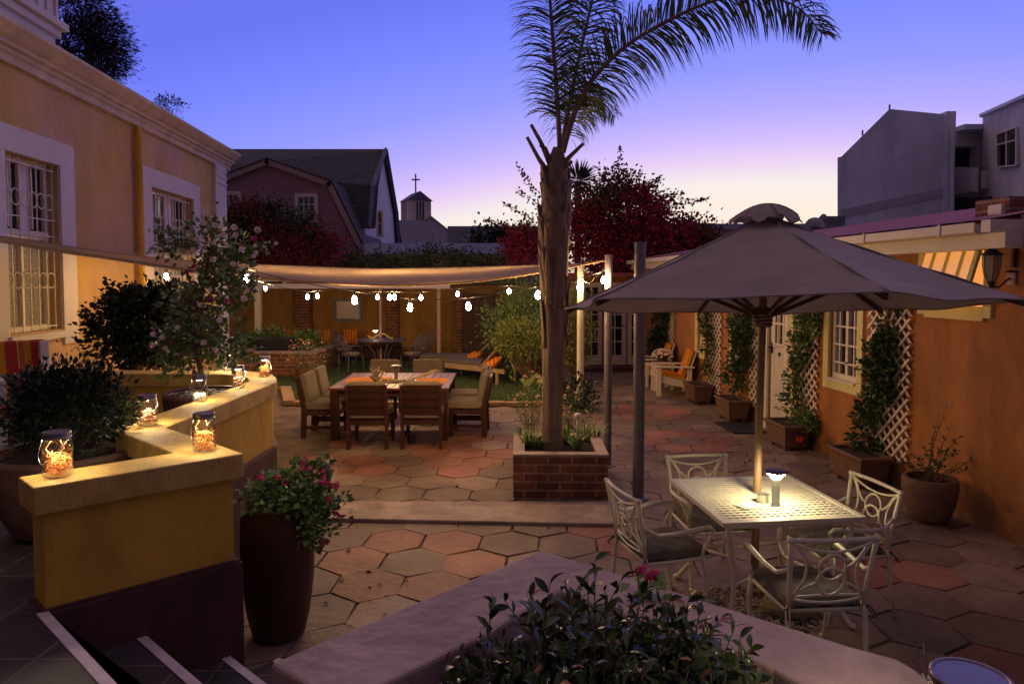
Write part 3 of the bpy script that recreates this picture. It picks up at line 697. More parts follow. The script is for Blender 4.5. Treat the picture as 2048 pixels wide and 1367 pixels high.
def rwin(o, nx, nz, sur=.11, name='window'):
    ya, yb, za, zb = o; s = MB(); ym = (ya + yb) / 2; x = RX - .008
    s.box((x, ya - sur / 2, (za + zb) / 2), (.04, sur, zb - za + 2 * sur)); s.box((x, yb + sur / 2, (za + zb) / 2), (.04, sur, zb - za + 2 * sur))
    s.box((x + .002, ym, za - sur / 2), (.04, yb - ya, sur)); s.box((x + .002, ym, zb + sur / 2), (.04, yb - ya, sur))
    s.build('window_surround', M['cream'], RB, frame=True, bevel=.004)
    f = MB(); xf = RX + .06; t = .05
    for y in (ya + t / 2, yb - t / 2, ym): f.box((xf, y, (za + zb) / 2), (.05, t, zb - za))
    for z in (za + t / 2 + .02, zb - t / 2): f.box((xf - .004, ym, z), (.05, yb - ya, t + .03))
    for i in range(1, nx):
        y = ya + (yb - ya) * i / nx; f.box((xf - .012, y, (za + zb) / 2), (.03, .022, zb - za - .06))
    for i in range(1, nz):
        z = za + (zb - za) * i / nz; f.box((xf - .015, ym, z), (.03, yb - ya - .06, .022))
    f.box((RX + .0, ym, za + .012), (.11, yb - ya - .01, .024))
    w = f.build(name, M['white'], RB, frame=True, bevel=.003)
    p = MB(); p.box((xf + .03, ym, (za + zb) / 2), (.01, yb - ya - .02, zb - za - .02)); p.build('pane', M['pane'], w, frame=True)
rwin(wA, 4, 5); rwin(wB, 3, 5); rwin(wC, 3, 5)
# stable door
ya, yb, za, zb = dr; ym = (ya + yb) / 2
s = MB()
for y in (ya - .05, yb + .05): s.box((RX - .005, y, 1.08), (.06, .10, 2.2))
s.box((RX - .003, ym, zb + .05), (.06, yb - ya, .10)); s.build('door_frame', M['white'], RB, frame=True, bevel=.004)
s = MB(); s.box((RX - .012, yb + .16, 1.1), (.03, .12, 2.2)); s.box((RX - .012, ya - .16, 1.1), (.03, .12, 2.2)); s.build('door_surround', M['cream'], RB, frame=True)
d = MB(); d.box((RX + .05, ym, .62), (.05, yb - ya - .02, 1.16)); d.box((RX + .052, ym, 1.68), (.03, yb - ya - .06, .9))
for y in (ya + .06, yb - .06): d.box((RX + .045, y, 1.66), (.05, .09, .92))
for i in range(1, 4): d.box((RX + .03, ya + (yb - ya) * i / 4, 1.66), (.03, .022, .8))
for z in (1.25, 1.55, 1.83, 2.07): d.box((RX + .028, ym, z), (.03, yb - ya - .12, .03))
d.box((RX + .045, ym, 1.215), (.055, yb - ya - .14, .02))
for yy in np.linspace(ya + .12, yb - .12, 6): d.box((RX + .022, yy, .62), (.008, .008, 1.05))
dd = d.build('door', M['white'], RB, frame=True, bevel=.003)
p = MB()
for i in range(4):
    for z, h in ((1.40, .27), (1.69, .25), (1.95, .21)): p.box((RX + .034, ya + .1 + (yb - ya - .2) * (i + .5) / 4, z), (.006, (yb - ya - .2) / 4 - .04, h))
p.build('pane', M['pane'], dd, frame=True)
p = MB(); yh = yb - .06; p.tube([(RX + .02, yh, 1.2), (RX - .04, yh, 1.2), (RX - .04, yh - .10, 1.2)], .01, 8); p.box((RX + .016, yh, 1.19), (.012, .035, .16)); p.lathe([(.03, 0), (.028, .01)], 12, (0, 0, 0)) if 0 else None
p.sphere((RX + .015, ym - .02, 1.12), .03, sc=(.4, 1, 1)); p.build('door_handle', M['blacksteel'], dd, frame=True, smooth=True)
# high awning window with propped sash
ya, yb, za, zb = aw; ym = (ya + yb) / 2; s = MB(); sur = .09
s.box((RX - .008, ya - sur / 2, (za + zb) / 2), (.04, sur, zb - za + 2 * sur)); s.box((RX - .008, yb + sur / 2, (za + zb) / 2), (.04, sur, zb - za + 2 * sur))
s.box((RX - .006, ym, za - .06), (.04, yb - ya + .001, .12)); s.box((RX - .006, ym, zb + .02), (.04, yb - ya, .04))
s.build('window_surround', M['cream'], RB, frame=True, bevel=.004)
hx, hz = RX - .015, zb - .01; ang = R(17); L_ = zb - za + .0
def sw(u, dpt=0): return (hx - math.sin(ang) * u - math.cos(ang) * dpt, hz - math.cos(ang) * u + math.sin(ang) * dpt)
f = MB()
def sashbar(y0, y1, u0, u1, th=.03):
    pts = [(sw(u0)[0], y0, sw(u0)[1]), (sw(u1)[0], y0, sw(u1)[1]), (sw(u1)[0], y1, sw(u1)[1]), (sw(u0)[0], y1, sw(u0)[1])]; n_ = Vector((-math.cos(ang), 0, math.sin(ang))) * th
    f.extr(pts, n_)
sashbar(ya, ya + .05, 0, L_); sashbar(yb - .05, yb, 0, L_); sashbar(ya + .05, yb - .05, 0, .05); sashbar(ya + .05, yb - .05, L_ - .05, L_)
for i in range(1, 4): y = ya + (yb - ya) * i / 4; sashbar(y - .014, y + .014, .05, L_ - .05)
f.bar((RX, ya + .03, za + .04), (sw(L_)[0], ya + .03, sw(L_)[1]), .012)
w = f.build('window', M['cream'], RB, frame=True, bevel=.003)
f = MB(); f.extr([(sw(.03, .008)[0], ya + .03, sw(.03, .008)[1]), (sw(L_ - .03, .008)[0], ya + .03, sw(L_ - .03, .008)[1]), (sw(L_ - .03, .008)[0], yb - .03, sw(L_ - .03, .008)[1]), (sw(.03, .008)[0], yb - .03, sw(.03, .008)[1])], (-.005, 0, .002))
f.build('reflection_pane', M['panewarm'], w, frame=True)  # glow put into the pane in place of its reflection
f = MB(); f.box((RX + .14, ym, (za + zb) / 2), (.02, yb - ya, zb - za)); f.build('added_glow_panel', M['panewarm'], w, frame=True)  # added glowing panel, carries the reflected warm glow behind the sash
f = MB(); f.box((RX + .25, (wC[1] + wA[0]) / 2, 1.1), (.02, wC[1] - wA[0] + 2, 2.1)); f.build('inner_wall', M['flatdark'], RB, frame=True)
# eaves
yc = Wl(2008, 480, RX - .25).y
g = MB(); g.box((RX - .16, (yc + yfar) / 2, 2.51), (.16, yfar - yc, .17)); g.build('fascia', M['white'], RB, frame=True, bevel=.004)
g = MB(); g.box((RX - .02, (yc + 1.5) / 2, 2.50), (.12, yc - 1.5, .15)); g.build('fascia', M['umbwood'], RB, frame=True)
yg = Wl(1962, 455, RX - .3).y
g = MB(); prof = [(-.36, 2.64), (-.36, 2.56), (-.33, 2.545), (-.235, 2.545), (-.235, 2.64), (-.245, 2.64), (-.245, 2.56), (-.35, 2.56), (-.35, 2.64)]
sweep(g, prof, RX, yg, yfar)
for yy in np.arange(yg + .4, yfar, 1.1): g.box((RX - .365, yy, 2.595), (.012, .035, .11))
g.box((RX + .3, yg - .12, 2.6), (1.32, .10, .10))
g.build('gutter', M['white'], RB, frame=True, bevel=.003)
g = MB(); n_ = 44
for i in range(n_):
    y0 = yg + (yfar - yg) * i / n_; y1 = y0 + (yfar - yg) / n_; ymid = (y0 + y1) / 2
    g.add([(RX - .30, y0, 2.66), (RX - .30, ymid, 2.664), (RX - .30, y1, 2.66), (RX + 3.4, y0, 3.27), (RX + 3.4, ymid, 3.274), (RX + 3.4, y1, 3.27)], [(0, 1, 4, 3), (1, 2, 5, 4)])
g.add([(RX - .30, yg, 2.645), (RX - .30, yfar, 2.645), (RX + 3.4, yfar, 3.25), (RX + 3.4, yg, 3.25)], [(0, 1, 2, 3)])
g.box((RX + 1.6, yg - 1.2, 2.66), (3.2, 2.3, .08))
g.build('roof', M['redroof'], RB, frame=True)
p_ = D(2030, 420, 6.3); t = toL(p_)
g = MB(); g.box((t.x, t.y, t.z - .05), (.46, .4, .30)); g.build('chimney', M['brick'], RB, frame=True, bevel=.004)
p_ = D(1999, 417, 6.2); t = toL(p_); g = MB(); g.box((t.x, t.y, t.z - .02), (.10, .16, .11)); g.build('vent_box', M['white'], RB, frame=True, bevel=.008)

# French door wall at the far end
FY = 16.6
FD = thing('garden_room', 'far garden room with white glazed french doors behind the steel posts', 'building', (P(1230, 738).x, FY + .5, 0), YAW)
a = toL(Vector((P(1138, 738).x, FY, 0))); fx0 = a.x; fx1 = RX; fy = a.y
g = MB(); g.box(((fx0 + fx1) / 2, fy + 1.56, 1.12), (fx1 - fx0, 3.0, 2.28)); g.build('wall', M['orange'], FD, frame=True)
g = MB(); g.box(((fx0 + fx1) / 2, fy + 1.4, 2.3), (fx1 - fx0 + .3, 3.3, .09)); g.build('roof', M['redroof'], FD, frame=True)
xs = [toL(Vector((P(px, 738).x, FY, 0))).x for px in (1160, 1207, 1256, 1300)]
for i in range(3):
    xa, xb = xs[i] + .02, xs[i + 1] - .02; f = MB(); y = fy + .02
    for x in (xa + .05, xb - .05): f.box((x, y, 1.06), (.10, .07, 2.1))
    f.box(((xa + xb) / 2, y, .17), (xb - xa - .2, .07, .32)); f.box(((xa + xb) / 2, y, 2.05), (xb - xa - .2, .07, .12))
    f.box(((xa + xb) / 2, y - .01, 1.16), (.03, .03, 1.7))
    for k in range(1, 5): f.box(((xa + xb) / 2, y - .012, .33 + k * .332), (xb - xa - .2, .03, .03))
    w = f.build('french_door', M['white'], FD, frame=True, bevel=.003)
    p = MB(); p.box(((xa + xb) / 2, y + .02, 1.16), (xb - xa - .16, .01, 1.7)); p.build('pane', M['pane'], w, frame=True)
    p = MB(); p.tube([(xb - .05, y - .04, 1.05), (xb - .05, y - .08, 1.05), (xb - .16, y - .08, 1.05)], .012, 6); p.build('door_handle', M['blacksteel'], w, frame=True)
g = MB(); g.box(((xs[0] + xs[3]) / 2, fy - .3, .03), (xs[3] - xs[0] + .6, .6, .14)); g.build('doorstep', M['maroon'], FD, frame=True, bevel=.008)
g = MB(); x = xs[3] + .12; g.box((x, fy + .01, 1.06), (.14, .06, 2.12)); g.box((xs[0] - .1, fy + .01, 1.06), (.14, .06, 2.12)); g.build('door_frame', M['white'], FD, frame=True)

# ---------------------------------------------------------------- garden back wall with verandah
BY = 19.2
BWt = thing('garden_wall', 'ochre garden wall with brick piers behind the round patio table', 'wall', (-5, BY, 0))
xr = P(985, 690).x * 1.4
g = MB(); x0w, x1w = D(440, 600, BY).x - 1, D(1060, 600, BY).x
g.box(((x0w + x1w) / 2, BY + .15, 1.0), (x1w - x0w, .3, 2.04)); g.build('wall_body', M['yellowwall'], BWt, world=True)
for pa, pb in ((590, 622), (772, 796)):
    g = MB(); xa, xb = D(pa, 600, BY - .2).x, D(pb, 600, BY - .2).x; g.box(((xa + xb) / 2, BY - .13, .95), (xb - xa, .26, 1.92)); g.build('brick_pier', M['brick'], BWt, world=True, bevel=.006)
V = thing('verandah_roof', 'low pale lean-to roof on white posts above the far patio', 'verandah', (-5.2, 17.6, 0))
g = MB(); xa, xb = D(440, 575, 16.9).x, D(900, 575, 16.9).x
g.box(((xa + xb) / 2, 16.9, 2.02), (xb - xa, .08, .12)); g.box(((xa + xb) / 2, 18.2, 2.16), (xb - xa, 2.7, .04))
for i in range(9): g.box((xa + (xb - xa) * (i + .5) / 9, 18.1, 2.10), (.06, 2.4, .08))
g.build('roof', M['greywhite'], V, world=True)
for px, w in ((517, .14), (878, .11)):
    g = MB(); p = D(px, 650, 16.9); g.box((p.x, 16.9, .98), (w * (1 if px < 600 else .75), w, 1.96)); g.build('post', M['white'] if px < 600 else M['tan'], V, world=True, bevel=.006)
g = MB(); p = D(761, 650, 16.9); g.box((p.x, 16.92, .98), (.05, .05, 1.96)); g.build('post', M['tan'], V, world=True)
G = thing('garden_gate', 'dark brown boarded gate beside the far garden wall', 'gate', (D(955, 690, 18.6).x, 18.6, 0))
g = MB(); xa, xb = D(925, 650, 18.6).x, D(988, 650, 18.6).x
for i in range(9): g.box((xa + (xb - xa) * (i + .5) / 9, 18.6, .9), ((xb - xa) / 9 - .012, .05, 1.8))
g.box(((xa + xb) / 2, 18.57, 1.5), (xb - xa, .04, .1)); g.box(((xa + xb) / 2, 18.57, .35), (xb - xa, .04, .1)); g.build('board_panel', M['gate'], G, world=True)
g = MB(); 
for x in (xa - .08, xb + .12): g.box((x, 18.6, .95), (.16, .16, 1.9))
g.build('post', M['brick'], G, world=True)

# ---------------------------------------------------------------- background buildings
H = thing('gambrel_house', 'mauve gambrel roofed house with dark shingles behind the left garden', 'house', (-9.5, 31, 0))
def ex(pts, Y, dy): return [tuple(D(px, py, Y)) for px, py in pts], (0, dy, 0)
g = MB(); gp_ = [(405, 620), (405, 372), (440, 358), (533, 328), (652, 370), (712, 495), (728, 500), (728, 620)]; g.extr(*ex(gp_, 30, 3.0)); g.build('wall', M['mauve'], H, world=True)
def gz(px, py, Y): return tuple(D(px, py, Y))
def band(mb, pts, w, Y, dy):
    for (a, b) in zip(pts[:-1], pts[1:]):
        A, B = D(*a, Y), D(*b, Y); d = (B - A).normalized(); n_ = Vector((-d.z, 0, d.x)); n_ = n_ if n_.z > 0 else -n_
        mb.extr([A - d * .03, B + d * .03, B + d * .03 - n_ * w, A - d * .03 - n_ * w], (0, dy, 0))
g = MB(); band(g, [(395, 372), (440, 353), (533, 317), (662, 363), (722, 486), (747, 500)], .24, 29.75, .2); g.build('gable_trim', M['tan'], H, world=True)
g = MB(); a = [(395, 370), (440, 351), (533, 315), (664, 361), (725, 484), (750, 499)]
for p, q in zip(a[:-1], a[1:]): 
    A, B = D(*p, 29.72), D(*q, 29.72); g.extr([A, B, B + Vector((0, 5.0, 0)), A + Vector((0, 5.0, 0))], (0, 0, -.06))
A = [gz(370, 455, 31.2), gz(370, 340, 32.2), gz(370, 298, 35.5), gz(770, 298, 35.5), gz(757, 372, 32.2), gz(751, 457, 31.2)]
g.add(A, [(0, 1, 4, 5), (1, 2, 3, 4)])
bx = D(770, 298, 35.5).x; zr = D(770, 298, 35.5).z; xl = D(370, 298, 35.5).x
g.add([(xl, 35.5, zr), (bx, 35.5, zr), (bx + .02, 38.8, zr - 3), (xl, 38.8, zr - 3), (bx + .3, 39.6, 3.6), (xl, 39.6, 3.6)], [(0, 1, 2, 3), (3, 2, 4, 5)])
g.build('roof', M['roofdark'], H, world=True)
g = MB(); e = [(31.2, D(751, 457, 31.2).z), (32.2, D(757, 372, 32.2).z), (35.5, zr - .05), (38.7, zr - 3), (39.5, 3.6), (39.5, 0), (31.4, 0)]
g.extr([(bx - .25, y, z) for y, z in e], (.1, 0, 0)); g.extr([(xl, 31.5, 0), (xl, 31.5, 4), (bx - .3, 31.5, 4), (bx - .3, 31.5, 0)], (0, .2, 0)); g.build('side_wall', M['greywhite'], H, world=True)
g = MB(); g.tube([(bx + .03, y, z + .03) for y, z in e[:5]], .12, 4); g.build('barge_board', M['roofblue'], H, world=True)
def bgwin(par, px0, py0, px1, py1, Y, nx, nz, fr, m=None, bars=None):
    A, B = D(px0, py0, Y), D(px1, py1, Y); cx, cz, w, h = (A.x + B.x) / 2, (A.z + B.z) / 2, B.x - A.x, A.z - B.z; s = MB()
    for x in (A.x - fr / 2, B.x + fr / 2): s.box((x, Y, cz), (fr, .08, h + 2 * fr))
    for z in (A.z + fr / 2, B.z - fr / 2): s.box((cx, Y - .002, z), (w + .02, .08, fr))
    for i in range(1, nx): s.box((A.x + w * i / nx, Y + .0, cz), (.04, .05, h))
    for i in range(1, nz): s.box((cx, Y + .002, B.z + h * i / nz), (w, .05, .04))
    o = s.build('window', bars or M['white'], par, world=True); p = MB(); p.box((cx, Y + .02, cz), (w, .03, h)); p.build('pane', M['pane'], o, world=True)
bgwin(H, 597, 394, 629, 438, 29.95, 3, 3, .16); bgwin(H, 448, 390, 476, 432, 29.95, 3, 3, .16)
bgwin(H, 757, 425, 763, 470, 31.0, 1, 2, .1)

CH = thing('church', 'small church with square bell tower and cross beyond the gambrel house', 'church', (D(832, 500, 60).x, 60, 0))
Y = 60; g = MB(); a = D(803, 402, Y); b = D(862, 402, Y); ry = R(28); w = 2.05
tc_ = D(832, 470, Y); g.box((tc_.x, Y, (D(0, 402, Y).z) / 2), (w, w, D(0, 402, Y).z), rz=ry); g.build('tower', M['chtan'], CH, world=True)
g = MB(); zz = D(0, 402, Y).z; hw = w / 2 + .12; rot = Matrix.Rotation(ry, 3, 'Z'); c_ = Vector((tc_.x, Y, 0))
pts = [(-hw, -hw, zz - .05), (hw, -hw, zz - .05), (hw, hw, zz - .05), (-hw, hw, zz - .05), (0, -hw, zz + .75), (0, hw, zz + .75)]
g.add([c_ + rot @ Vector(p) for p in pts], [(0, 1, 4), (1, 2, 5, 4), (2, 3, 5), (3, 0, 4, 5)]); g.build('tower_roof', M['roofblue'], CH, world=True)
g = MB(); zb = zz + .7; g.box((tc_.x, Y, zb + .8), (.11, .11, 1.7)); g.box((tc_.x, Y, zb + 1.15), (.72, .11, .11), rz=0); g.build('cross', M['flatdark'], CH, world=True)
for s_, nme in ((0, 'a'), (1, 'b')):
    for dx in (0,):
        f = MB(); ang_ = ry if s_ == 0 else ry + R(90); sgn = -1
        off = Matrix.Rotation(ang_, 3, 'Z') @ Vector((0, -w / 2 - .02, 0)) if s_ == 0 else Matrix.Rotation(ry, 3, 'Z') @ Vector((-w / 2 - .02, 0, 0))
        cz = D(0, 425, Y).z; f.box((tc_.x + off.x, Y + off.y, cz), (.8, .05, 1.6), rz=ry if s_ == 0 else ry + R(90)); o = f.build('window', M['pane'], CH, world=True)
        f = MB(); rr2 = Matrix.Rotation(ry if s_ == 0 else ry + R(90), 3, 'Z')
        for k in (-.4, -.13, .13, .4): q = rr2 @ Vector((k, 0, 0)); f.box((tc_.x + off.x * 1.03 + q.x, Y + off.y + off.y / abs(off.y) * .03 * 1 + q.y, cz), (.06, .06, 1.6), rz=ry if s_ == 0 else ry + R(90))
        f.build('glazing_bar', M['white'], o, world=True)
g = MB(); g.extr(*ex([(780, 620), (780, 440), (848, 440), (862, 432), (905, 466), (905, 620)], 57, 3)); g.build('nave_wall', M['greywhite'], CH, world=True)
g = MB(); g.extr([tuple(D(px, py, 56.9)) for px, py in ((848, 440), (862, 431), (906, 466), (906, 469), (862, 435), (848, 443))], (0, 3.3, 0)); g.build('nave_roof', M['tan'], CH, world=True)

def simpleroof(name, label, px0, px1, pyt, pyb, Y, mr_, mw, dY=4):
    t = thing(name, label, 'building', (D((px0 + px1) / 2, 500, Y).x, Y, 0)); A, B = D(px0, pyb, Y), D(px1, pyb, Y); zt_ = D(px0, pyt, Y + dY).z; x2, x3 = D(px0, pyt, Y + dY).x, D(px1, pyt, Y + dY).x
    g = MB(); g.add([A, B, (x3, Y + dY, zt_), (x2, Y + dY, zt_)], [(0, 1, 2, 3)]); g.add([(A.x, Y, A.z - .08), (B.x, Y, A.z - .08), (B.x, Y, A.z), (A.x, Y, A.z)], [(0, 1, 2, 3)])
    g.add([(x2, Y + dY, zt_), (x3, Y + dY, zt_), (x3, Y + 2 * dY, A.z), (x2, Y + 2 * dY, A.z)], [(0, 1, 2, 3)]); g.build('roof', mr_, t, world=True)
    g = MB(); g.box(((A.x + B.x) / 2, Y + dY, A.z / 2 - .05), (B.x - A.x - .3, dY * 1.9, A.z - .1)); g.build('wall', mw, t, world=True)
    return t
simpleroof('outbuilding', 'low outbuilding with blue grey sheet roof below the church', 728, 1010, 486, 510, 26, M['roofblue'], M['mauve'], 2)
simpleroof('distant_house', 'distant long dark roofed house behind the palm trunk', 895, 1100, 452, 492, 48, M['roofdark'], M['mauve'])
simpleroof('distant_house', 'distant dark purple roofed building between bougainvillea and parasol top', 1250, 1690, 447, 478, 36, M['roofdark'], M['mauve'])
simpleroof('distant_house', 'small dark tiled roof against the left edge of the flats', 1640, 1690, 432, 470, 27, M['roofdark'], M['mauve'], 1.5)

# flats on the right
F = thing('apartment_building', 'pale three storey flats with blank gable wall and balcony on the right', 'building', (19, 32, 0))
YF = 29
g = MB(); g.extr(*ex([(1675, 620), (1675, 315), (1683, 313), (1779, 218), (1893, 229), (1893, 620)], YF, 11)); g.v=[(v[0]+(v[1]-YF)*.62,v[1],v[2]) for v in g.v]; g.build('gable_wall', M['flatwhite'], F, world=True)
g = MB(); a_, b_ = D(1683, 427, YF - .03), D(1893, 382, YF - .03); g.bar(a_, b_, .05, .34, up=(0, 0, 1)); g.build('string_course', M['flatband'], F, world=True)
g = MB(); a_, b_ = D(1905, 250, YF - .25), D(1905, 500, YF - .25); g.tube([a_, b_], .07, 8); g.build('downpipe', M['flatwhite'], F, world=True)
g = MB(); A = D(1893, 229, YF - .15); B = D(1913, 222, YF - .15); g.box(((A.x + B.x) / 2, YF + 2, B.z / 2), (B.x - A.x, 4.3, B.z)); g.build('party_wall', M['flatwhite'], F, world=True, bevel=.02)
for px, py in ((1725, 268), (1779, 217)): p = D(px, py, YF + .1); g = MB(); g.box((p.x, YF + .1, p.z + .05), (.05, .05, .22)); g.build('vent_pipe', M['blacksteel'], F, world=True)
# recessed block: balcony level
Yr = 30.5; x0_ = D(1913, 300, Yr).x; x1_ = D(1972, 300, Yr).x
g = MB(); z_t = D(1913, 262, Yr).z; zo = D(0, 293, Yr).z; zo2 = D(0, 334, Yr).z
g.box(((x0_ + x1_) / 2, Yr + 2, (z_t + zo) / 2), (x1_ - x0_, 4, z_t - zo)); g.box(((x0_ + x1_) / 2, Yr + 2, zo2 / 2), (x1_ - x0_, 4, zo2)); 
g.box((x1_ - .2, Yr + 2, (zo + zo2) / 2), (.4, 4, zo - zo2)); g.build('wall', M['flatcream'], F, world=True)
g = MB(); g.box(((x0_ + x1_) / 2, Yr - .25, z_t + .05), (x1_ - x0_ + .2, .8, .22)); g.build('eaves', M['flatwhite'], F, world=True)
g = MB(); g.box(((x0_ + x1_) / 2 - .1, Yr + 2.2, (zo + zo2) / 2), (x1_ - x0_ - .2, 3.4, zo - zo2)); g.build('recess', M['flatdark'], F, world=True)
g = MB(); xq = D(1995, 340, Yr - 3).x; zq1, zq0 = D(0, 336, Yr - 1.4).z, D(0, 384, Yr - 1.4).z
g.box(((x0_ + xq) / 2, Yr - .75, (zq1 + zq0) / 2), (xq - x0_, 1.5, zq1 - zq0))
for i in range(4): g.box((x0_ + .35 + i * .62, Yr - 1.52, (zq1 + zq0) / 2), (.5, .06, (zq1 - zq0) * .72))
g.build('balcony', M['flatcream'], F, world=True, bevel=.01)
# right wing coming nearer
g = MB(); A = [D(1965, 233, 30), D(2100, 176, 22), D(2100, 620, 22), D(1965, 620, 30)]; A[2].z = 0; A[3].z = 0
g.extr(A, (3.5, 4, 0)); g.build('wing_wall', M['flatcream'], F, world=True)
g = MB(); A = [D(1962, 236, 29.9), D(2105, 176, 21.8), D(2105, 168, 21.8), D(1962, 231, 29.9)]; g.extr(A, (-.25, -.25, 0)); A = [D(1962, 231, 29.6), D(2105, 168, 21.5), D(2105, 150, 27), D(1985, 219, 34)]
g.build('eaves', M['flatwhite'], F, world=True)
def lerpw(px, py): f_ = (px - 1965) / (2100 - 1965); a_, b_ = D(1965, 300, 30), D(2100, 300, 22); 
def wingpt(px, py):
    d = ray(px, py); a_, b_ = D(1965, 300, 30), D(2100, 300, 22); nrm = Vector((b_.y - a_.y, -(b_.x - a_.x), 0)).normalized()
    if nrm.dot(Vector((-19, -26, 0))) < 0: nrm = -nrm
    t_ = (a_ - Vector((0, 0, CAMH))).dot(nrm) / d.dot(nrm); return Vector((0, 0, CAMH)) + d * t_ + nrm * .05, nrm
q = [wingpt(*p)[0] for p in ((2000, 268), (2040, 254), (2040, 330), (2000, 334))]; nn = wingpt(2000, 268)[1]
f = MB(); f.extr(q, nn * .02); o = f.build('window', M['pane'], F, world=True)
f = MB()
for i in range(4): f.bar(q[i] + nn * .03, q[(i + 1) % 4] + nn * .03, .12, .05)
f.bar((q[0] + q[1]) / 2 + nn * .03, (q[2] + q[3]) / 2 + nn * .03, .09, .05); f.bar(q[0].lerp(q[3], .33) + nn * .03, q[1].lerp(q[2], .33) + nn * .03, .09, .05); f.build('window_frame', M['white'], o, world=True)
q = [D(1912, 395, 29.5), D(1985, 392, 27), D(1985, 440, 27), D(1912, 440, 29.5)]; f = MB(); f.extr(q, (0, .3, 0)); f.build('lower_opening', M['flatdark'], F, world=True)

# ================================================================= OBJECTS
# ---------------------------------------------------------------- mason jars
def jar(loc, label, rz, fill, h=.172, r=.052, sealed=False):
    t = thing('glass_jar', label, 'jar', loc, rz, 'glowing glass jars on the parapet walls')
    k = h / .172; prof = [(r * .82, 0), (r * .96, .006), (r, .02), (r, .108 * k), (r * .96, .122 * k), (r * .88, .134 * k), (r * .86, .146 * k), (r * .86, .150 * k)]
    g = MB(); g.lathe([(.001, .001)] + prof, 28, cap=False); g.build('glass', M['glass'], t, smooth=True)
    g = MB(); rl = r * .92; zl = .146 * k
    g.lathe([(rl * .99, zl), (rl, zl + .002), (rl * .97, zl + .005), (rl, zl + .008), (rl * .97, zl + .011), (rl, zl + .014), (rl, zl + .024), (rl * .96, zl + .027), (rl * .90, zl + .0265), (rl * .88, zl + .0245), (.001, zl + .0245)], 32, cap=False)
    lid = g.build('lid', M['lid'], t, smooth='auto')
    g = MB(); g.lathe([(.021, zl - .004), (.021, zl + .004)], 16); g.build('lamp', M['led'], t)
    g = MB(); g.tube([(-rl * 1.03, 0, zl + .004), (-rl * 1.2, 0, zl - .03), (-rl * 1.38, 0, zl - .07), (-rl * 1.3, 0, zl - .095), (-rl * 1.05, -.02, zl - .10), (-rl * .6, -r * .95, zl - .095), (0, -r * 1.12, zl - .07), (rl * .7, -r, zl - .03), (rl * 1.03, -.004, zl + .004)] if not sealed else
                     [(-rl * 1.03, 0, zl + .004), (-rl * 1.25, 0, zl + .02), (-rl * 1.3, .0, zl + .055), (-rl * 1.15, 0, zl + .062), (-rl * 1.05, 0, zl + .02)], .0013, 5)
    g.tube([(rl * 1.01 * math.cos(a), rl * 1.01 * math.sin(a), zl + .003) for a in np.linspace(0, 2 * math.pi, 25)[:-1]], .0014, 5, closed=True)
    g.build('wire_handle', M['steel'], t, smooth=True)
    q = random.Random(int(loc[0] * 999) + 7)
    if fill == 'curls':
        g = MB()
        for i in range(80):
            a = q.uniform(0, 6.28); rr = r * .76 * q.random() ** .5; z = .008 + .07 * k * q.random() ** 1.1; R1 = q.uniform(.009, .024); n_ = Vector((q.uniform(-1, 1), q.uniform(-1, 1), q.uniform(-1, 1))).normalized()
            u = n_.orthogonal().normalized(); v = n_.cross(u); c = Vector((rr * math.cos(a), rr * math.sin(a), z)); a0 = q.uniform(0, 6)
            pts = [c + (u * math.cos(a0 + s * .8) + v * math.sin(a0 + s * .8)) * R1 + n_ * s * .002 for s in range(6)]
            pts = [Vector((p.x, p.y, max(.006, p.z))) if p.xy.length < r * .92 else Vector((p.x * r * .92 / p.xy.length, p.y * r * .92 / p.xy.length, max(.006, p.z))) for p in pts]
            g.tube(pts, .0019, 4)
        for s in (-1, 1): g.tube([(s * r * .3, -.01, .14 * k), (s * r * .6, -.02, .11 * k), (s * r * .2, -.03, .08 * k), (s * r * .5, -.01, .05)], .0015, 4)
        g.build('contents', M['straw'], t, fixn=False)
    elif fill in ('shells', 'pebbles', 'nuts'):
        g = MB(); n_ = {'shells': 60, 'nuts': 50, 'pebbles': 120}[fill]; s0 = {'shells': .011, 'nuts': .012, 'pebbles': .0065}[fill]; hh = {'shells': .085, 'nuts': .08, 'pebbles': .05}[fill]
        for i in range(n_):
            a = q.uniform(0, 6.28); rr = r * .80 * q.random() ** .5; g.sphere((rr * math.cos(a), rr * math.sin(a), .012 + hh * k * q.random() * (1 - .3 * rr / r)), s0 * q.uniform(.6, 1.1), 7, 5, (1, q.uniform(.6, 1), q.uniform(.5, .9)))
        g.build('contents', M['whitepeb'] if fill == 'pebbles' else M['shells'], t, smooth=True, fixn=False)
    return t
def onwall(px, py): v = P(px, py, ZC); return (v.x, v.y, ZC)
jar(onwall(116, 951), 'largest jar of orange straw curls, at the stair end of the zigzag wall', .2, 'curls', .185, .056)
jar(onwall(409, 901), 'blue lidded jar of orange curls at the corner of the wall above the geranium pot', -.1, 'curls', .18, .052)
jar(onwall(296, 851), 'jar of dark red brown shells on the inner bend behind the front wall piece', .9, 'shells', .172, .050)
jar(onwall(400, 802), 'jar half filled with white pebbles in front of the rose tree pot', .5, 'pebbles', .172, .048)
jar(onwall(477, 775), 'jar of reddish shells between the pebble jar and the rounded wall end', 1.4, 'nuts', .168, .046)
jar(onwall(530, 752), 'jar of golden shavings on the far rounded corner of the parapet', 2.2, 'curls', .165, .047)
jar(onwall(456, 741), 'brightly glowing clear jar of white shells at the foot of the rose foliage', 2.8, 'pebbles', .165, .046)
jar((.712, 1.03, ZC), 'jar seen from above with blue reflecting lid and upright wire handle at the bottom right', -.5, 'pebbles', .19, .062, True)

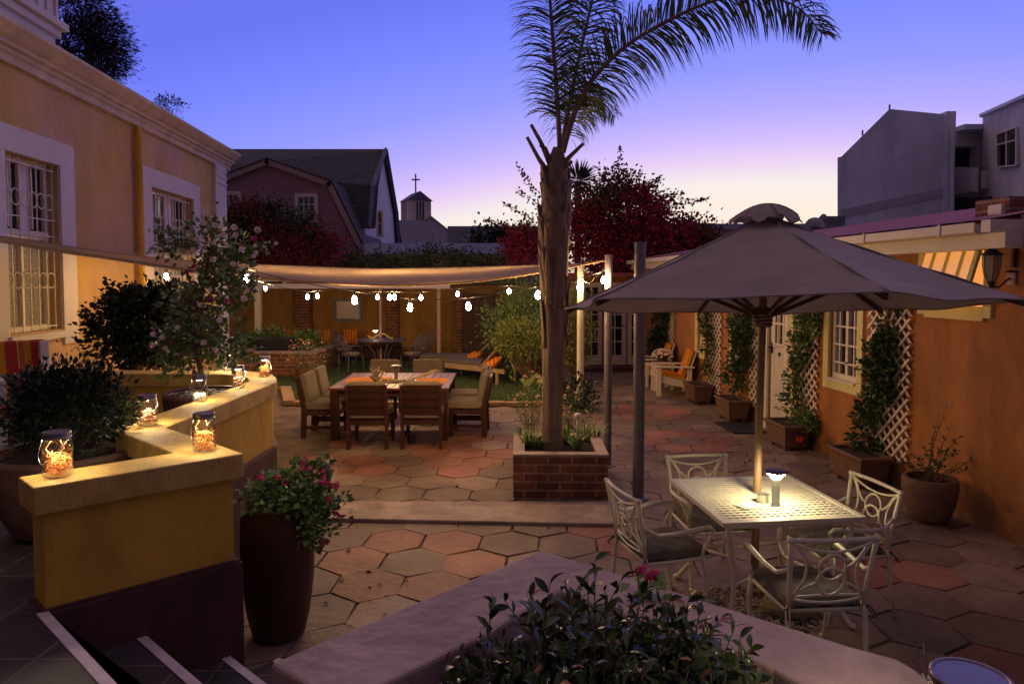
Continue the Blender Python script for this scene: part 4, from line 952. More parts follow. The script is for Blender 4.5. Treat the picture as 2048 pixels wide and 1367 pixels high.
# ---------------------------------------------------------------- pots
def pot(name, label, loc, prof, m, n=40, group=None, fillz=None, fillr=None, fillm=None):
    t = thing(name, label, 'pot', loc, 0, group)
    g = MB(); inner = [(r - .03, z) for r, z in reversed(prof) if z > prof[-1][1] * .55]; g.lathe(prof + inner + [(.001, inner[-1][1])], n, cap=False); g.build('vessel', m, t, smooth='auto')
    zz = prof[-1][1] - .05; rr = prof[-1][0] - .025
    g = MB(); g.lathe([(.001, zz + .012), (rr * .6, zz + .01), (rr, zz)], n, cap=False); g.build('soil', M['soil'], t, smooth=True); return t
v = P(50, 1088, ZT); BP = Vector((-2.34, 3.55, ZT))
pot('bowl_planter', 'large round brown bowl planter on the terrace behind the front wall', BP, [(.20, 0), (.25, .03), (.31, .16), (.345, .32), (.355, .41), (.34, .425)], M['terra'])
def bushy(name, label, cat, base, c, rad, seed, n=260, per=16, size=.05, m='leaf', wr=.24, spread=.05, **k): return shrub(name, label, cat, base, c, rad, n, per, spread, size, wr, M[m], seed, **k)
bushy('shrub', 'dense dark leafy shrub growing in the bowl planter beside the striped bench', 'shrub', (BP.x, BP.y, BP.z + .38), (BP.x, BP.y, BP.z + .61), (.27, .27, .23), 3, 340, 24, .036, 'leafdark', .24, .04, low=-.6)
RP = Vector((P(415, 778, ZC).x - .02, P(415, 778, ZC).y + .03, ZT))
pot('round_planter', 'dark round planter topped with pebbles inside the curved parapet', RP, [(.20, 0), (.23, .03), (.27, .2), (.29, .40), (.30, .475), (.285, .49)], M['terra_dark'])
g = MB(); q = random.Random(4)
for i in range(120):
    a = q.uniform(0, 6.28); rr = .26 * q.random() ** .5; g.sphere((RP.x + rr * math.cos(a), RP.y + rr * math.sin(a), RP.z + .46), q.uniform(.012, .026), 7, 5, (1, .8, .6))
tag(g.build('pebbles', M['pebble'], fixn=False, smooth=True), 'grey and white pebbles on the soil under the rose tree', 'pebbles', kind='stuff')
# climbing rose tree
rt = thing('rose_tree', 'tall slender rose tree with pale and pink blooms against the left house', 'rose tree', (RP.x, RP.y, RP.z + .45))
Cs = []; Ds = []; Es = []
for (px, py, rx, rz_, ncl, seed) in ((420, 490, .27, .15, 42, 1), (440, 560, .16, .12, 22, 11), (405, 610, .20, .18, 34, 2), (410, 665, .24, .16, 40, 3), (335, 690, .14, .10, 14, 4), (462, 690, .14, .16, 18, 5), (470, 545, .12, .14, 12, 6), (350, 480, .10, .07, 10, 7), (385, 725, .16, .08, 14, 8)):
    c = D(px, py, RP.y); a, b, e = cloud((c.x, c.y, c.z), (rx, .18, rz_), ncl, 11, .042, seed); Cs.append(a); Ds.append(b); Es += list(e)
for (a, b) in (((440, 520), (540, 492)), ((400, 690), (310, 665)), ((470, 620), (512, 560)), ((460, 700), (520, 730))):
    A, B = np.array(D(*a, RP.y)), np.array(D(*b, RP.y)); tt = rng.random((60, 1)); Cs.append(A + (B - A) * tt + rng.normal(size=(60, 3)) * .025); Ds.append(rng.normal(size=(60, 3)) + (B - A)); Es.append(B)
Cs = np.vstack(Cs); Ds = np.vstack(Ds)
leaves('foliage', Cs, Ds, .038 + .025 * rng.random(len(Cs)), .33, M['leafrose'], rt)
g = MB(); b0 = Vector((RP.x, RP.y, RP.z + .45)); tp = D(425, 470, RP.y); tr_ = [b0, D(388, 680, RP.y), D(398, 620, RP.y), D(410, 560, RP.y), D(420, 500, RP.y), tp]
g.tube(tr_, [.022, .02, .017, .013, .009, .005], 8); g.tube([b0 + Vector((.03, 0, 0)), D(375, 720, RP.y), D(372, 690, RP.y)], [.012, .01, .006], 6); g.build('trunk', M['bark'], rt, world=True, smooth=True)
g = MB()
for e in random.Random(5).sample(Es, 70):
    e = Vector(e); k = min(tr_[1:], key=lambda p: (p - e).length + max(0, (p.z - e.z)) * .7); g.tube([k, k.lerp(e, .5) + Vector((0, 0, .03)), e], [.007, .005, .003], 5)
g.build('twig', M['bark'], rt, world=True, smooth=True, fixn=False)
FL = [(362, 458), (378, 470), (394, 478), (412, 462), (431, 452), (447, 470), (428, 486), (405, 495), (388, 500), (440, 500), (455, 492), (471, 470), (468, 455), (452, 515), (466, 528), (478, 540), (484, 500), (510, 492), (512, 505), (508, 512), (515, 460), (552, 487), (494, 582), (487, 597), (306, 668), (325, 675), (305, 690), (330, 697), (356, 710), (410, 625), (355, 655), (371, 715), (425, 520), (345, 600), (400, 610), (380, 540), (455, 600), (420, 580), (440, 640), (370, 505), (435, 540), (408, 685), (430, 700)]
pk = [(388, 533), (375, 545), (453, 603), (403, 721), (484, 495), (510, 477), (366, 636), (420, 600)]
flowers('pale_bloom', [tuple(D(*p, RP.y - rnd.uniform(.05, .26))) for p in FL], .025, M['rosepetal'], rt, 10)
flowers('pink_bloom', [tuple(D(*p, RP.y - rnd.uniform(.05, .26))) for p in pk], .024, M['pinkpetal'], rt, 9)

DB = D(300, 745, 7.0)
bushy('shrub', 'big rounded black green shrub behind the parapet against the yellow wall', 'shrub', (DB.x, 7.0, 0), (D(295, 655, 7.0).x, 7.0, D(295, 655, 7.0).z), (.54, .45, .41), 8, 340, 20, .065, 'leafdark', .36, .06, low=-.95, shell=.3,
      extra=[(tuple(D(240, 620, 6.9)), tuple(D(212, 560, 6.9)), 35), (tuple(D(190, 650, 6.9)), tuple(D(165, 610, 6.9)), 30), (tuple(D(260, 600, 6.9)), tuple(D(262, 570, 6.9)), 30), (tuple(D(350, 600, 6.9)), tuple(D(345, 565, 6.9)), 40), (tuple(D(370, 600, 6.9)), tuple(D(395, 575, 6.9)), 40)])

# tall geranium pot on the courtyard
GP = P(548, 1240); GP.x = (548 - 1024) * 4.1 / FPX; GP.y = 4.1
pot('tall_planter', 'tall dark glazed planter of geraniums beside the stairs', (GP.x, GP.y, 0), [(.13, 0), (.155, .02), (.185, .15), (.21, .35), (.218, .55), (.215, .72), (.205, .79), (.212, .815)], M['terra_dark'])
ge = thing('geranium', 'geranium with magenta flower heads spilling over the tall dark planter', 'geranium', (GP.x, GP.y, .77))
Cs = []; Ds = []; Es = []
for px, py, rx, rz_, n_, sd in ((560, 985, .16, .10, 34, 1), (615, 960, .13, .12, 26, 2), (640, 1000, .12, .12, 26, 3), (630, 1050, .09, .10, 18, 4), (520, 985, .08, .07, 12, 5), (600, 1010, .14, .08, 24, 6)):
    c = D(px, py, GP.y - .05); a, b, e = cloud((c.x, c.y, c.z), (rx, .15, rz_), n_, 9, .03, sd + 20); Cs.append(a); Ds.append(b); Es += list(e)
Cs = np.vstack(Cs); Ds = np.vstack(Ds); leaves('foliage', Cs, Ds, .032 + .018 * rng.random(len(Cs)), .52, M['leafmid'], ge)
branches('stem', (GP.x, GP.y, .77), Es, .007, M['leafmid'], ge, 3)
hd = [(560, 957), (574, 963), (612, 932), (641, 936), (644, 958), (655, 968), (672, 966), (668, 1022), (672, 1030), (648, 1087), (660, 1000), (604, 920), (521, 957)]
g = MB(); 
for p in hd: g.tube([D(600, 1000, GP.y), D((600 + p[0]) / 2, (1000 + p[1]) / 2 - 10, GP.y - .06), D(*p, GP.y - .12)], .003, 5)
g.build('flower_stalk', M['leafmid'], ge, world=True, fixn=False)
flowers('flower_head', [tuple(D(p[0] + rnd.uniform(-7, 7), p[1] + rnd.uniform(-7, 7), GP.y - .14)) for p in hd for _ in range(4)], .016, M['pinkpetal'], ge, 6)

# ---------------------------------------------------------------- foreground shrub
FB = thing('shrub', 'glossy dark shrub with reddish tips in the corner of the foreground wall', 'shrub', (.2, 1.3, ZT + .25))
FB['category'] = 'shrub'
g_ = np.random.default_rng(77); Cs = []; Ds = []; tips = []
shoots = []
for i in range(250):
    a = g_.uniform(0, 6.283); rr = .38 * g_.random() ** .5; h = (1 - (rr / .40) ** 2) * .23 + .05 * math.sin(a * 3 + 1) * math.sin(rr * 9)
    px_ = Vector((.20 + rr * math.cos(a), 1.30 + .75 * rr * math.sin(a), ZT + .42 + h + g_.uniform(-.08, .05))); shoots.append(px_)
for (px, py) in ((1190, 1108), (1130, 1150), (1100, 1155), (1010, 1190), (985, 1175), (1290, 1160), (1330, 1190), (1380, 1200), (1430, 1235), (1470, 1240), (1500, 1290), (1060, 1180), (1240, 1150), (960, 1250), (920, 1290), (1350, 1230), (1160, 1170), (1210, 1170), (1405, 1185), (890, 1340), (940, 1300), (905, 1310)):
    v = D(px, py + 12, 1.30 + g_.uniform(-.06, .06)); shoots.append(v)
bc = Vector((.20, 1.3, ZT + .35)); stm = MB()
for s in shoots:
    base = bc.lerp(Vector((s.x, s.y, bc.z)), .55); d = (s - base); L = d.length; d = d.normalized(); d = (d + Vector((g_.uniform(-.45, .45), g_.uniform(-.45, .45), .15))).normalized()
    st0 = s - d * min(.16, L); stm.tube([base, base.lerp(st0, .5), st0, s], [.003, .0026, .002, .001], 4)
    u = d.orthogonal().normalized(); w = d.cross(u); k = 11
    for j in range(k):
        f = j / (k - 1); an = j * 2.4 + g_.uniform(-.3, .3); p = st0.lerp(s, f)
        spread_ = 1.9 - 1.0 * f; dv = d + (u * math.cos(an) + w * math.sin(an)) * spread_ * 1.1
        Cs.append(tuple(p)); Ds.append(tuple(dv)); tips.append(f)
Cs = np.array(Cs); Ds = np.array(Ds); tips = np.array(tips); sz = (.045 - .016 * tips) * (.6 + .75 * g_.random(len(Cs)))
nm = (tips > .8) & (g_.random(len(Cs)) < .18)
Ds = Ds + g_.normal(size=Ds.shape) * .35; fo = leaves('foliage', Cs, Ds, sz, .20, M['frontleaf'], FB, detail=True); fo.data.materials.append(M['newleaf']); fo.data.polygons.foreach_set('material_index', np.repeat(nm.astype(np.int32), 8))
ci, di, _ = cloud((.2, 1.3, ZT + .40), (.30, .20, .14), 160, 14, .03, 91, -1, .1); leaves('inner_foliage', ci, di, .036, .22, M['leafdark'], FB, detail=True)  # darker leaves inside, the crown's inner shade put into their colour
stm.build('stem', M['bark'], FB, world=True, fixn=False)
pot('planter', 'round terracotta planter under the foreground shrub', (.2, 1.3, ZT), [(.13, 0), (.16, .02), (.19, .2), (.20, .32), (.20, .34)], M['terra'])
gf = thing('geranium', 'small red and magenta flower sprig rising behind the foreground shrub', 'geranium', (.37, 1.62, ZT))
g = MB()
for p in ((1275, 1135), (1300, 1145), (1312, 1155)): g.tube([(.40, 1.62, ZT), tuple(D(p[0] + 4, p[1] + 60, 1.7)), tuple(D(*p, 1.7))], .0025, 5)
g.build('stem', M['leafmid'], gf, world=True); flowers('flower_head', [tuple(D(px + rnd.uniform(-8, 8), py + rnd.uniform(-7, 7), 1.7)) for px, py in ((1282, 1138), (1308, 1147), (1300, 1150)) for _ in range(8)], .009, M['pinkpetal'], gf, 6)
Cl = np.array([tuple(D(1290 + rnd.uniform(-30, 40), 1185 + rnd.uniform(-25, 30), 1.68)) for _ in range(30)]); leaves('foliage', Cl, rng.normal(size=Cl.shape), .035, .4, M['leafmid'], gf)

# ---------------------------------------------------------------- white cast table and chairs
T = thing('patio_table', 'square cream cast metal table with woven lattice top under the parasol', 'table', (1.66, 4.52, 0), R(7))
W2 = .46; g = MB()
for s in (-1, 1): g.box((s * (W2 - .02), 0, .71), (.04, 2 * W2, .028)); g.box((0, s * (W2 - .02), .71), (2 * W2 - .08, .04, .027))
n_ = 19
for i in range(n_):
    x = -W2 + .04 + (2 * W2 - .08) * (i + .5) / n_; g.box((x, 0, .7115), (.0225, 2 * W2 - .08, .010)); g.box((0, x, .7155), (2 * W2 - .08, .0225, .010))
for s in (-1, 1): g.box((s * (W2 - .05), 0, .685), (.02, 2 * W2 - .1, .035)); g.box((0, s * (W2 - .05), .685), (2 * W2 - .12, .02, .034))
g.build('tabletop', M['metalwhite'], T, bevel=.0015)
for sx, sy in ((-1, -1), (1, -1), (1, 1), (-1, 1)):
    g = MB(); a = .40
    g.tube([(sx * a, sy * a, .70), (sx * a * .99, sy * a * .99, .60), (sx * a * .86, sy * a * .86, .45), (sx * a * .80, sy * a * .80, .30), (sx * a * .86, sy * a * .86, .14), (sx * a, sy * a, .03), (sx * a * 1.03, sy * a * 1.03, .012)], [.02, .022, .020, .017, .016, .018, .02], 8)
    g.sphere((sx * a * 1.03, sy * a * 1.03, .02), .026, sc=(1, 1, .7)); g.build('leg', M['metalwhite'], T, smooth=True)
g = MB()
for a, b in (((-.32, -.32), (.32, -.32)), ((.32, -.32), (.32, .32)), ((.32, .32), (-.32, .32)), ((-.32, .32), (-.32, -.32))): g.tube([(a[0], a[1], .27), ((a[0] + b[0]) / 2 * .55, (a[1] + b[1]) / 2 * .55, .31), (b[0], b[1], .27)], .011, 6)
g.build('stretcher', M['metalwhite'], T, smooth=True)

def bk(u, w):                       # lateral -1..1, height 0..1 on the curved chair back
    return Vector((u * (.205 + .03 * w), -.225 - .07 * w - .02 * (1 - u * u), .45 + .37 * w))
def arc(c, r, a0, a1, n=16, sx=1): return [bk(c[0] + r * sx * math.cos(a) / .22, c[1] + r * math.sin(a) / .37) for a in np.linspace(a0, a1, n)]
CH0 = thing('patio_chair', 'x', 'chair', group='cream cast metal chairs round the lattice table')
def build_patio(t):
    g = MB(); r = .011
    for s in (-1, 1): g.tube([bk(s, 0) - Vector((0, 0, .05)), bk(s, .3), bk(s, .7), bk(s, 1)], [.013, .013, .013, .014], 8); g.sphere(bk(s * 1.0, 1.0), .02, sc=(1.1, 1, .8))
    g.tube([bk(u, 1.0 + .0 * u) for u in np.linspace(-1, 1, 9)], .012, 8); g.build('back_frame', M['metalwhite'], t, smooth=True)
    g = MB(); r = .0075
    g.tube([bk(u, .97 - .15 * (1 - u * u)) for u in np.linspace(-1, 1, 13)], r, 6)
    for s in (-1, 1):
        g.tube([bk(s * (.92 - .30 * math.sin(math.pi * f)), .95 - .82 * f) for f in np.linspace(0, 1, 12)], r, 6)
        g.tube([bk(s * (.80 - .42 * f), .90 - .32 * math.sin(f * 1.5)) for f in np.linspace(0, 1, 8)], r, 6)
        g.tube([bk(s * (.35 + .55 * f), .34 - .20 * f ** 1.4) for f in np.linspace(0, 1, 8)], r, 6)
    g.tube(arc((0, .58), .072, 0, 2 * math.pi, 22)[:-1], r, 6, closed=True); g.tube(arc((0, .36), .078, 0, 2 * math.pi, 22)[:-1], r, 6, closed=True)
    g.tube([bk(u, .10 + .05 * (1 - u * u)) for u in np.linspace(-.95, .95, 9)], r, 6); g.tube([bk(u, .08 - .05 * (1 - u * u)) for u in np.linspace(-.95, .95, 9)], r, 6)
    g.build('back_scrollwork', M['metalwhite'], t, smooth=True)
    for s in (-1, 1):
        g = MB(); g.tube([bk(s, .55), (s * .25, -.17, .60), (s * .262, -.05, .60), (s * .265, .10, .615), (s * .26, .19, .62), (s * .258, .215, .60), (s * .255, .20, .55), (s * .25, .16, .49), (s * .235, .15, .43)], [.011, .012, .015, .016, .016, .014, .012, .011, .011], 8); g.build('armrest', M['metalwhite'], t, smooth=True)
        g = MB(); g.tube([(s * .235, .16, .43), (s * .24, .185, .30), (s * .235, .18, .15), (s * .24, .21, .03), (s * .24, .22, .012)], [.016, .017, .013, .013, .018], 8); g.sphere((s * .24, .222, .02), .022, sc=(1, 1, .8)); g.build('leg', M['metalwhite'], t, smooth=True)
        g = MB(); g.tube([bk(s, 0), (s * .215, -.235, .40), (s * .215, -.25, .2), (s * .22, -.29, .012)], [.013, .015, .013, .015], 8); g.build('leg', M['metalwhite'], t, smooth=True)
    g = MB(); g.tube([(-.22, -.22, .41), (.22, -.22, .41), (.235, .16, .415), (.18, .22, .415), (-.18, .22, .415), (-.235, .16, .415)], .012, 6, closed=True)
    for i in range(6): g.box((-.18 + .072 * i, 0, .413), (.02, .42, .006))
    g.build('seat_frame', M['metalwhite'], t, smooth=True)
    g = MB()
    def cu(u, v):
        x, y = u * 2 - 1, v * 2 - 1; e = max(0, (1 - abs(x) ** 5) * (1 - abs(y) ** 5)) ** .4; return (x * .225 * (1 - .06 * y * y), y * .225, .43 + .052 * e - .006 * math.cos(3 * math.pi * x) * math.cos(3 * math.pi * y))
    def cl(u, v): p = cu(u, v); return (p[0], p[1], .424 - .0)
    g.grid(cu, 22, 22); g.grid(cl, 22, 22)
    for s in (-1, 1):
        for k in (-.02, .02): g.tube([(s * .2, -.21, .435), (s * .225, -.25, .43 + k * .3), (s * (.24), -.265 + k, .41 + k), (s * (.245 + k), -.27, .385)], .005, 5)
    g.build('cushion', M['cushion'], t, smooth=True)
build_patio(CH0)
def face(x, y, fx, fy): return (x, y, 0), math.atan2(-fx, fy)
a_, b_ = face(.99, 4.42, .96, .28); CH0.location = a_; CH0.rotation_euler = (0, 0, b_); CH0['label'] = 'cream metal armchair on the left side of the lattice table, turned to the right'
for args, lb in (((2.14, 4.46, -.98, -.175), 'cream metal armchair on the right side of the lattice table by the orange wall'), ((1.46, 4.90, .13, -.99), 'cream metal armchair behind the lattice table, its seat half hidden below it'), ((1.66, 3.80, -.08, 1), 'cream metal armchair nearest the camera with its scrollwork back towards us')):
    l, r_ = face(*args); dup(CH0, l, r_, lb)
# table lamp, ashtray, napkin
zt = .721
def desklamp(name, label, loc, s=1.0, led='tableled', hgt=.235):
    t = thing(name, label, 'lamp', loc, 0); g = MB(); g.lathe([(.030 * s, 0), (.031 * s, .004), (.026 * s, .012), (.025 * s, hgt * .72), (.027 * s, hgt * .74)], 24); g.build('lamp_body', M['greysteel'], t, smooth='auto')
    g = MB(); g.lathe([(.026 * s, hgt * .745), (.05 * s, hgt * .86), (.066 * s, hgt * .915)], 28, cap=False); g.build('diffuser', M[led], t, smooth=True)
    g = MB(); g.lathe([(.066 * s, hgt * .92), (.074 * s, hgt * .925), (.075 * s, hgt * .95), (.055 * s, hgt * .985), (.001, hgt)], 28); g.build('lamp_head', M['greysteel'], t, smooth='auto'); return t
v = P(1551, 1010, zt); desklamp('table_lamp', 'small grey cordless lamp glowing on the cream lattice table', (v.x, v.y, zt))
v = P(1524, 1000, zt); t = thing('ashtray', 'round steel ashtray beside the glowing lamp on the lattice table', 'ashtray', (v.x - .0, v.y - .02, zt)); g = MB(); g.lathe([(.04, 0), (.043, .004), (.043, .045), (.046, .05), (.036, .046), (.034, .012), (.001, .01)], 28); g.build('bowl', M['steel'], t, smooth='auto')
v = P(1500, 1008, zt); t = thing('menu_card', 'pale paper lying beside the ashtray on the lattice table', 'paper', (v.x, v.y, zt)); g = MB(); g.box((-.02, -.03, .004), (.15, .10, .003), rz=.5); g.build('sheet', M['white'], t)

# ---------------------------------------------------------------- parasol
U = thing('parasol', 'large taupe six sided parasol with wooden pole shading the lattice table', 'parasol', (1.665, 4.61, 0))
pb = Vector((1.665, 4.61, 0)); pt = Vector((1.70, 4.60, 2.55))
g = MB(); g.tube([pb, pb.lerp(pt, .5), pt], .026, 16); g.lathe([(.075, .0), (.075, .012), (.035, .02), (.033, .09)], 20, (pb.x, pb.y, .05)); g.build('pole', M['umbwood'], U, world=True, smooth='auto')
ctr = Vector((1.69, 4.60)); rad = 1.45; angs = [-88 + 60 * i for i in range(6)]; zc = 2.0
def rimz(y): return 2.0 - .079 * (y - 4.6)
rim = [Vector((ctr.x + rad * math.cos(R(a)), ctr.y + rad * math.sin(R(a)), 0)) for a in angs]
for p in rim: p.z = rimz(p.y)
ap = Vector((1.70, 4.60, 2.60)); g = MB(); nv = 14; nu = 12
def canopy(i, u, v, dz=0):                     # u across the panel, v from the apex to the rim
    a, b = rim[i], rim[(i + 1) % 6]; e = a.lerp(b, u); p = ap.lerp(e, v)
    sag = -.012 * math.sin(math.pi * v) - .02 * math.sin(math.pi * u) * v * (1 - .35 * v) + .009 * math.sin(v * 34 + i + 1.5 * math.sin(u * 5)) * math.sin(math.pi * u) * v + .005 * math.sin(v * 19 + u * 9)
    p = p + Vector((0, 0, sag + dz)); 
    if v > .5: c = Vector((ap.x, ap.y, p.z)); p = p + (c - p) * (.05 * math.sin(math.pi * u) * (v - .5) * 2)
    return p
for i in range(6): g.grid(lambda u, v, i=i: canopy(i, u, .03 + .97 * v), nu, nv)
g.build('canopy', M['canvas'], U, world=True, smooth='auto')
g = MB()
for i in range(6): g.tube([canopy(i, 0, f, .004) for f in np.linspace(.04, 1, 12)], .005, 5)
for i in range(6): g.tube([canopy(i, u, 1.0, .0) for u in np.linspace(0, 1, 13)], .006, 5)
g.build('seam', M['canvas'], U, world=True, smooth=True)
g = MB()
for i in range(6):
    def vt(u, v, i=i):
        a, b = rim[i], rim[(i + 1) % 6]; e = a.lerp(b, u); rr = .225 * (v); z = ap.z + .085 - .01 * v - .085 * v * v + .016 * math.sin(u * 6.28 * 2 + i) * v
        d = (Vector((e.x, e.y, 0)) - Vector((ap.x, ap.y, 0))).normalized(); k = 1.0 + .10 * math.cos((u - .5) * math.pi * 2) * v
        return Vector((ap.x + d.x * rr * k, ap.y + d.y * rr * k, z - .035 * v * abs(math.sin(u * math.pi))))
    g.grid(vt, 12, 5)
g.build('vent_cap', M['canvas'], U, world=True, smooth=True)
for i in range(6):
    g = MB(); pts = [canopy(i, 0, f, -.03) for f in (.06, .5, .985)]; g.bar(pts[0], pts[1], .022, .03); g.bar(pts[1], pts[2], .02, .028); g.build('rib', M['umbrib'], U, world=True)
    g = MB(); hb = Vector((1.692, 4.602, 1.93)); g.bar(hb + (Vector((rim[i].x, rim[i].y, hb.z)) - hb).normalized() * .05, canopy(i, 0, .52, -.045), .016, .026); g.build('strut', M['umbrib'], U, world=True)
g = MB(); g.lathe([(.028, -.07), (.06, -.06), (.062, .0), (.07, .03), (.07, .06), (.03, .07)], 18, (1.692, 4.602, 1.92)); 
g.build('hub', M['umbrib'], U, world=True, smooth='auto')
g = MB()
for k in range(4): g.tube([(1.692 + .066 * math.cos(a), 4.602 + .066 * math.sin(a), 1.875 + k * .018 + .008 * math.sin(a + k)) for a in np.linspace(0, 6.283, 19)[:-1]], .0035, 5, closed=True)
g.build('cord', M['lightwood'], U, world=True, smooth=True)
# rock and gravel at its foot
t = thing('rock', 'rough pale rock at the foot of the parasol pole', 'rock', (1.80, 4.32, 0)); g = MB(); g.sphere((0, 0, .07), .15, 18, 12, (1.25, .7, .55)); g.build('stone', mat('rock', (.24, .18, .10), (.36, .28, .16), .95, 9, 1, 30), t, smooth=True)
me = t.children[0].data
for v in me.vertices:
    n3 = math.sin(v.co.x * 31) * math.cos(v.co.y * 27 + v.co.z * 40) * .014 + rnd.uniform(-.004, .004); v.co += v.co.normalized() * n3
g = MB(); q = random.Random(9)
for i in range(900):
    a = q.uniform(0, 6.28); rr = .42 * q.random() ** .5; x, y = 1.62 + rr * 1.1 * math.cos(a), 4.42 + rr * .8 * math.sin(a)
    if (x - pb.x) ** 2 + (y - pb.y) ** 2 > .003: g.sphere((x, y, .006 + .03 * (1 - rr / .42)), q.uniform(.006, .016), 5, 4, (1, .8, .6))
tag(g.build('gravel', M['pebble'], fixn=False), 'loose gravel heaped round the base of the parasol pole', 'gravel', kind='stuff')

# ---------------------------------------------------------------- steel posts
def post(name, label, px, Y, w, pyt, m='pole', group=None, lean=0):
    t = thing(name, label, 'post', (D(px, 900, Y).x, Y, 0), 0, group); h = D(px, pyt, Y).z; g = MB(); g.lathe([(w / 2, 0), (w / 2, h - .01), (w / 2 + .004, h - .01), (w / 2 + .004, h), (.001, h + .004)], 20)
    g.build('shaft', M[m], t, smooth='auto'); g = MB(); g.lathe([(w / 2 + .05, -.01), (w / 2 + .05, .012), (w / 2 + .004, .014)], 20); g.build('base_plate', M[m], t); return t
post('steel_post', 'thick grey steel post in front, left of the parasol table', 1277, 6.72, .112, 484, group='grey sail posts')
post('steel_post', 'thinner grey steel post just behind the brick planter', 1215, 7.9, .092, 510, group='grey sail posts')
post('sail_post', 'whitish post beyond the palm holding the sail corner and a bulb', 1160, 12.0, .125, 533, 'white')

# ---------------------------------------------------------------- palm in brick planter
BPx0, BPx1 = P(1028, 997).x, P(1218, 997).x; bw = BPx1 - BPx0; by = P(1028, 997).y
BPt = thing('brick_planter', 'square red brick planter at the foot of the palm', 'planter', ((BPx0 + BPx1) / 2, by + bw / 2, 0), R(-1))
g = MB(); h = .425; t2 = .11; w2 = bw / 2
g.box((0, -w2 + t2 / 2, h / 2), (bw, t2, h)); g.box((0, w2 - t2 / 2, h / 2), (bw, t2, h)); g.box((-w2 + t2 / 2, 0, h / 2), (t2, bw - 2 * t2, h)); g.box((w2 - t2 / 2, 0, h / 2), (t2, bw - 2 * t2, h)); g.build('brick_wall', M['brick'], BPt)
g = MB(); h2 = .022
for c, d in (((0, -w2 + t2 / 2, h + h2 / 2), (bw + .01, t2 + .01, h2)), ((0, w2 - t2 / 2, h + h2 / 2), (bw + .01, t2 + .01, h2)), ((-w2 + t2 / 2, 0, h + h2 / 2), (t2 + .01, bw - 2 * t2 - .01, h2)), ((w2 - t2 / 2, 0, h + h2 / 2), (t2 + .01, bw - 2 * t2 - .01, h2))): g.box(c, d)
g.build('cement_rim', M['step'], BPt, bevel=.004)
g = MB(); g.box((0, 0, .19), (bw - 2 * t2, bw - 2 * t2, .38)); g.build('soil', M['soil'], BPt)
PY = by + .52
PT = thing('palm_tree', 'slender palm with rough fibrous trunk rising from the brick planter', 'palm tree', (D(1104, 860, PY).x, PY, .38))
tp = [(1104, 905, .112), (1104, 850, .106), (1105, 780, .108), (1107, 700, .116), (1110, 640, .126), (1108, 580, .132), (1108, 530, .136), (1109, 450, .150), (1111, 390, .142), (1112, 345, .118), (1114, 315, .085), (1116, 292, .045)]
g = MB(); pts = []; rad_ = []
for i in range(len(tp) - 1):
    for k in range(7):
        f = k / 7; a, b = tp[i], tp[i + 1]; pts.append(D(a[0] + (b[0] - a[0]) * f, a[1] + (b[1] - a[1]) * f, PY)); rad_.append(a[2] + (b[2] - a[2]) * f)
g.tube(pts, rad_, 26)
for i, vv in enumerate(g.v):
    k = i // 26; c = pts[k]; d = Vector(vv) - c; an = i % 26; z = c.z
    f = 1 + .045 * math.sin(an * 1.7 + z * 2.2) + .03 * math.sin(an * 3.1 + z * 5.5) + (.05 if z < 1.15 and (z * 6.5) % 1 < .14 else 0) + rnd.uniform(-.012, .012); g.v[i] = tuple(c + d * f)
g.build('trunk', M['palmbark'], PT, world=True, smooth=True)
g = MB(); q = random.Random(21)
for i in range(78):
    py = q.uniform(430, 700) if i < 44 else q.uniform(350, 450); L = q.uniform(.35, .7) if py > 450 else q.uniform(.16, .34); an = q.uniform(-math.pi, math.pi) * 1.0
    r0 = np.interp(py, [t_[1] for t_ in reversed(tp)], [t_[2] for t_ in reversed(tp)]); cx = np.interp(py, [t_[1] for t_ in reversed(tp)], [t_[0] for t_ in reversed(tp)])
    c = D(cx, py, PY); wd = q.uniform(.04, .09); tw = q.uniform(-.25, .25)
    def bt(u, v, c=c, L=L, an=an, r0=r0, wd=wd, tw=tw):
        a = an + tw * v + (u - .5) * wd / r0 * (1 - .75 * v ** 1.5) * 2; fl = .012 + .028 * v ** 2; return (c.x + (r0 + fl) * math.cos(a), c.y + (r0 + fl) * math.sin(a), c.z - .15 + v * L)
    g.grid(bt, 4, 6)
bo = g.build('leaf_base', M['palmboot'], PT, world=True, smooth=True, fixn=False)
md = bo.modifiers.new('thick', 'SOLIDIFY'); md.thickness = .012
for a, b, c_ in (((1104, 335), (1082, 285), (1062, 249)), ((1100, 352), (1076, 315), (1054, 274)), ((1116, 338), (1145, 308), (1167, 287)), ((1118, 350), (1136, 330), (1144, 322)), ((1098, 320), (1090, 296), (1080, 290))):
    g = MB(); A = D(*a, PY - .03); B = D(*b, PY - .08); C_ = D(*c_, PY - .1); g.tube([A, B, C_], [.035, .022, .017], 8); g.build('cut_frond_stub', M['palmboot'], PT, world=True, smooth=True)
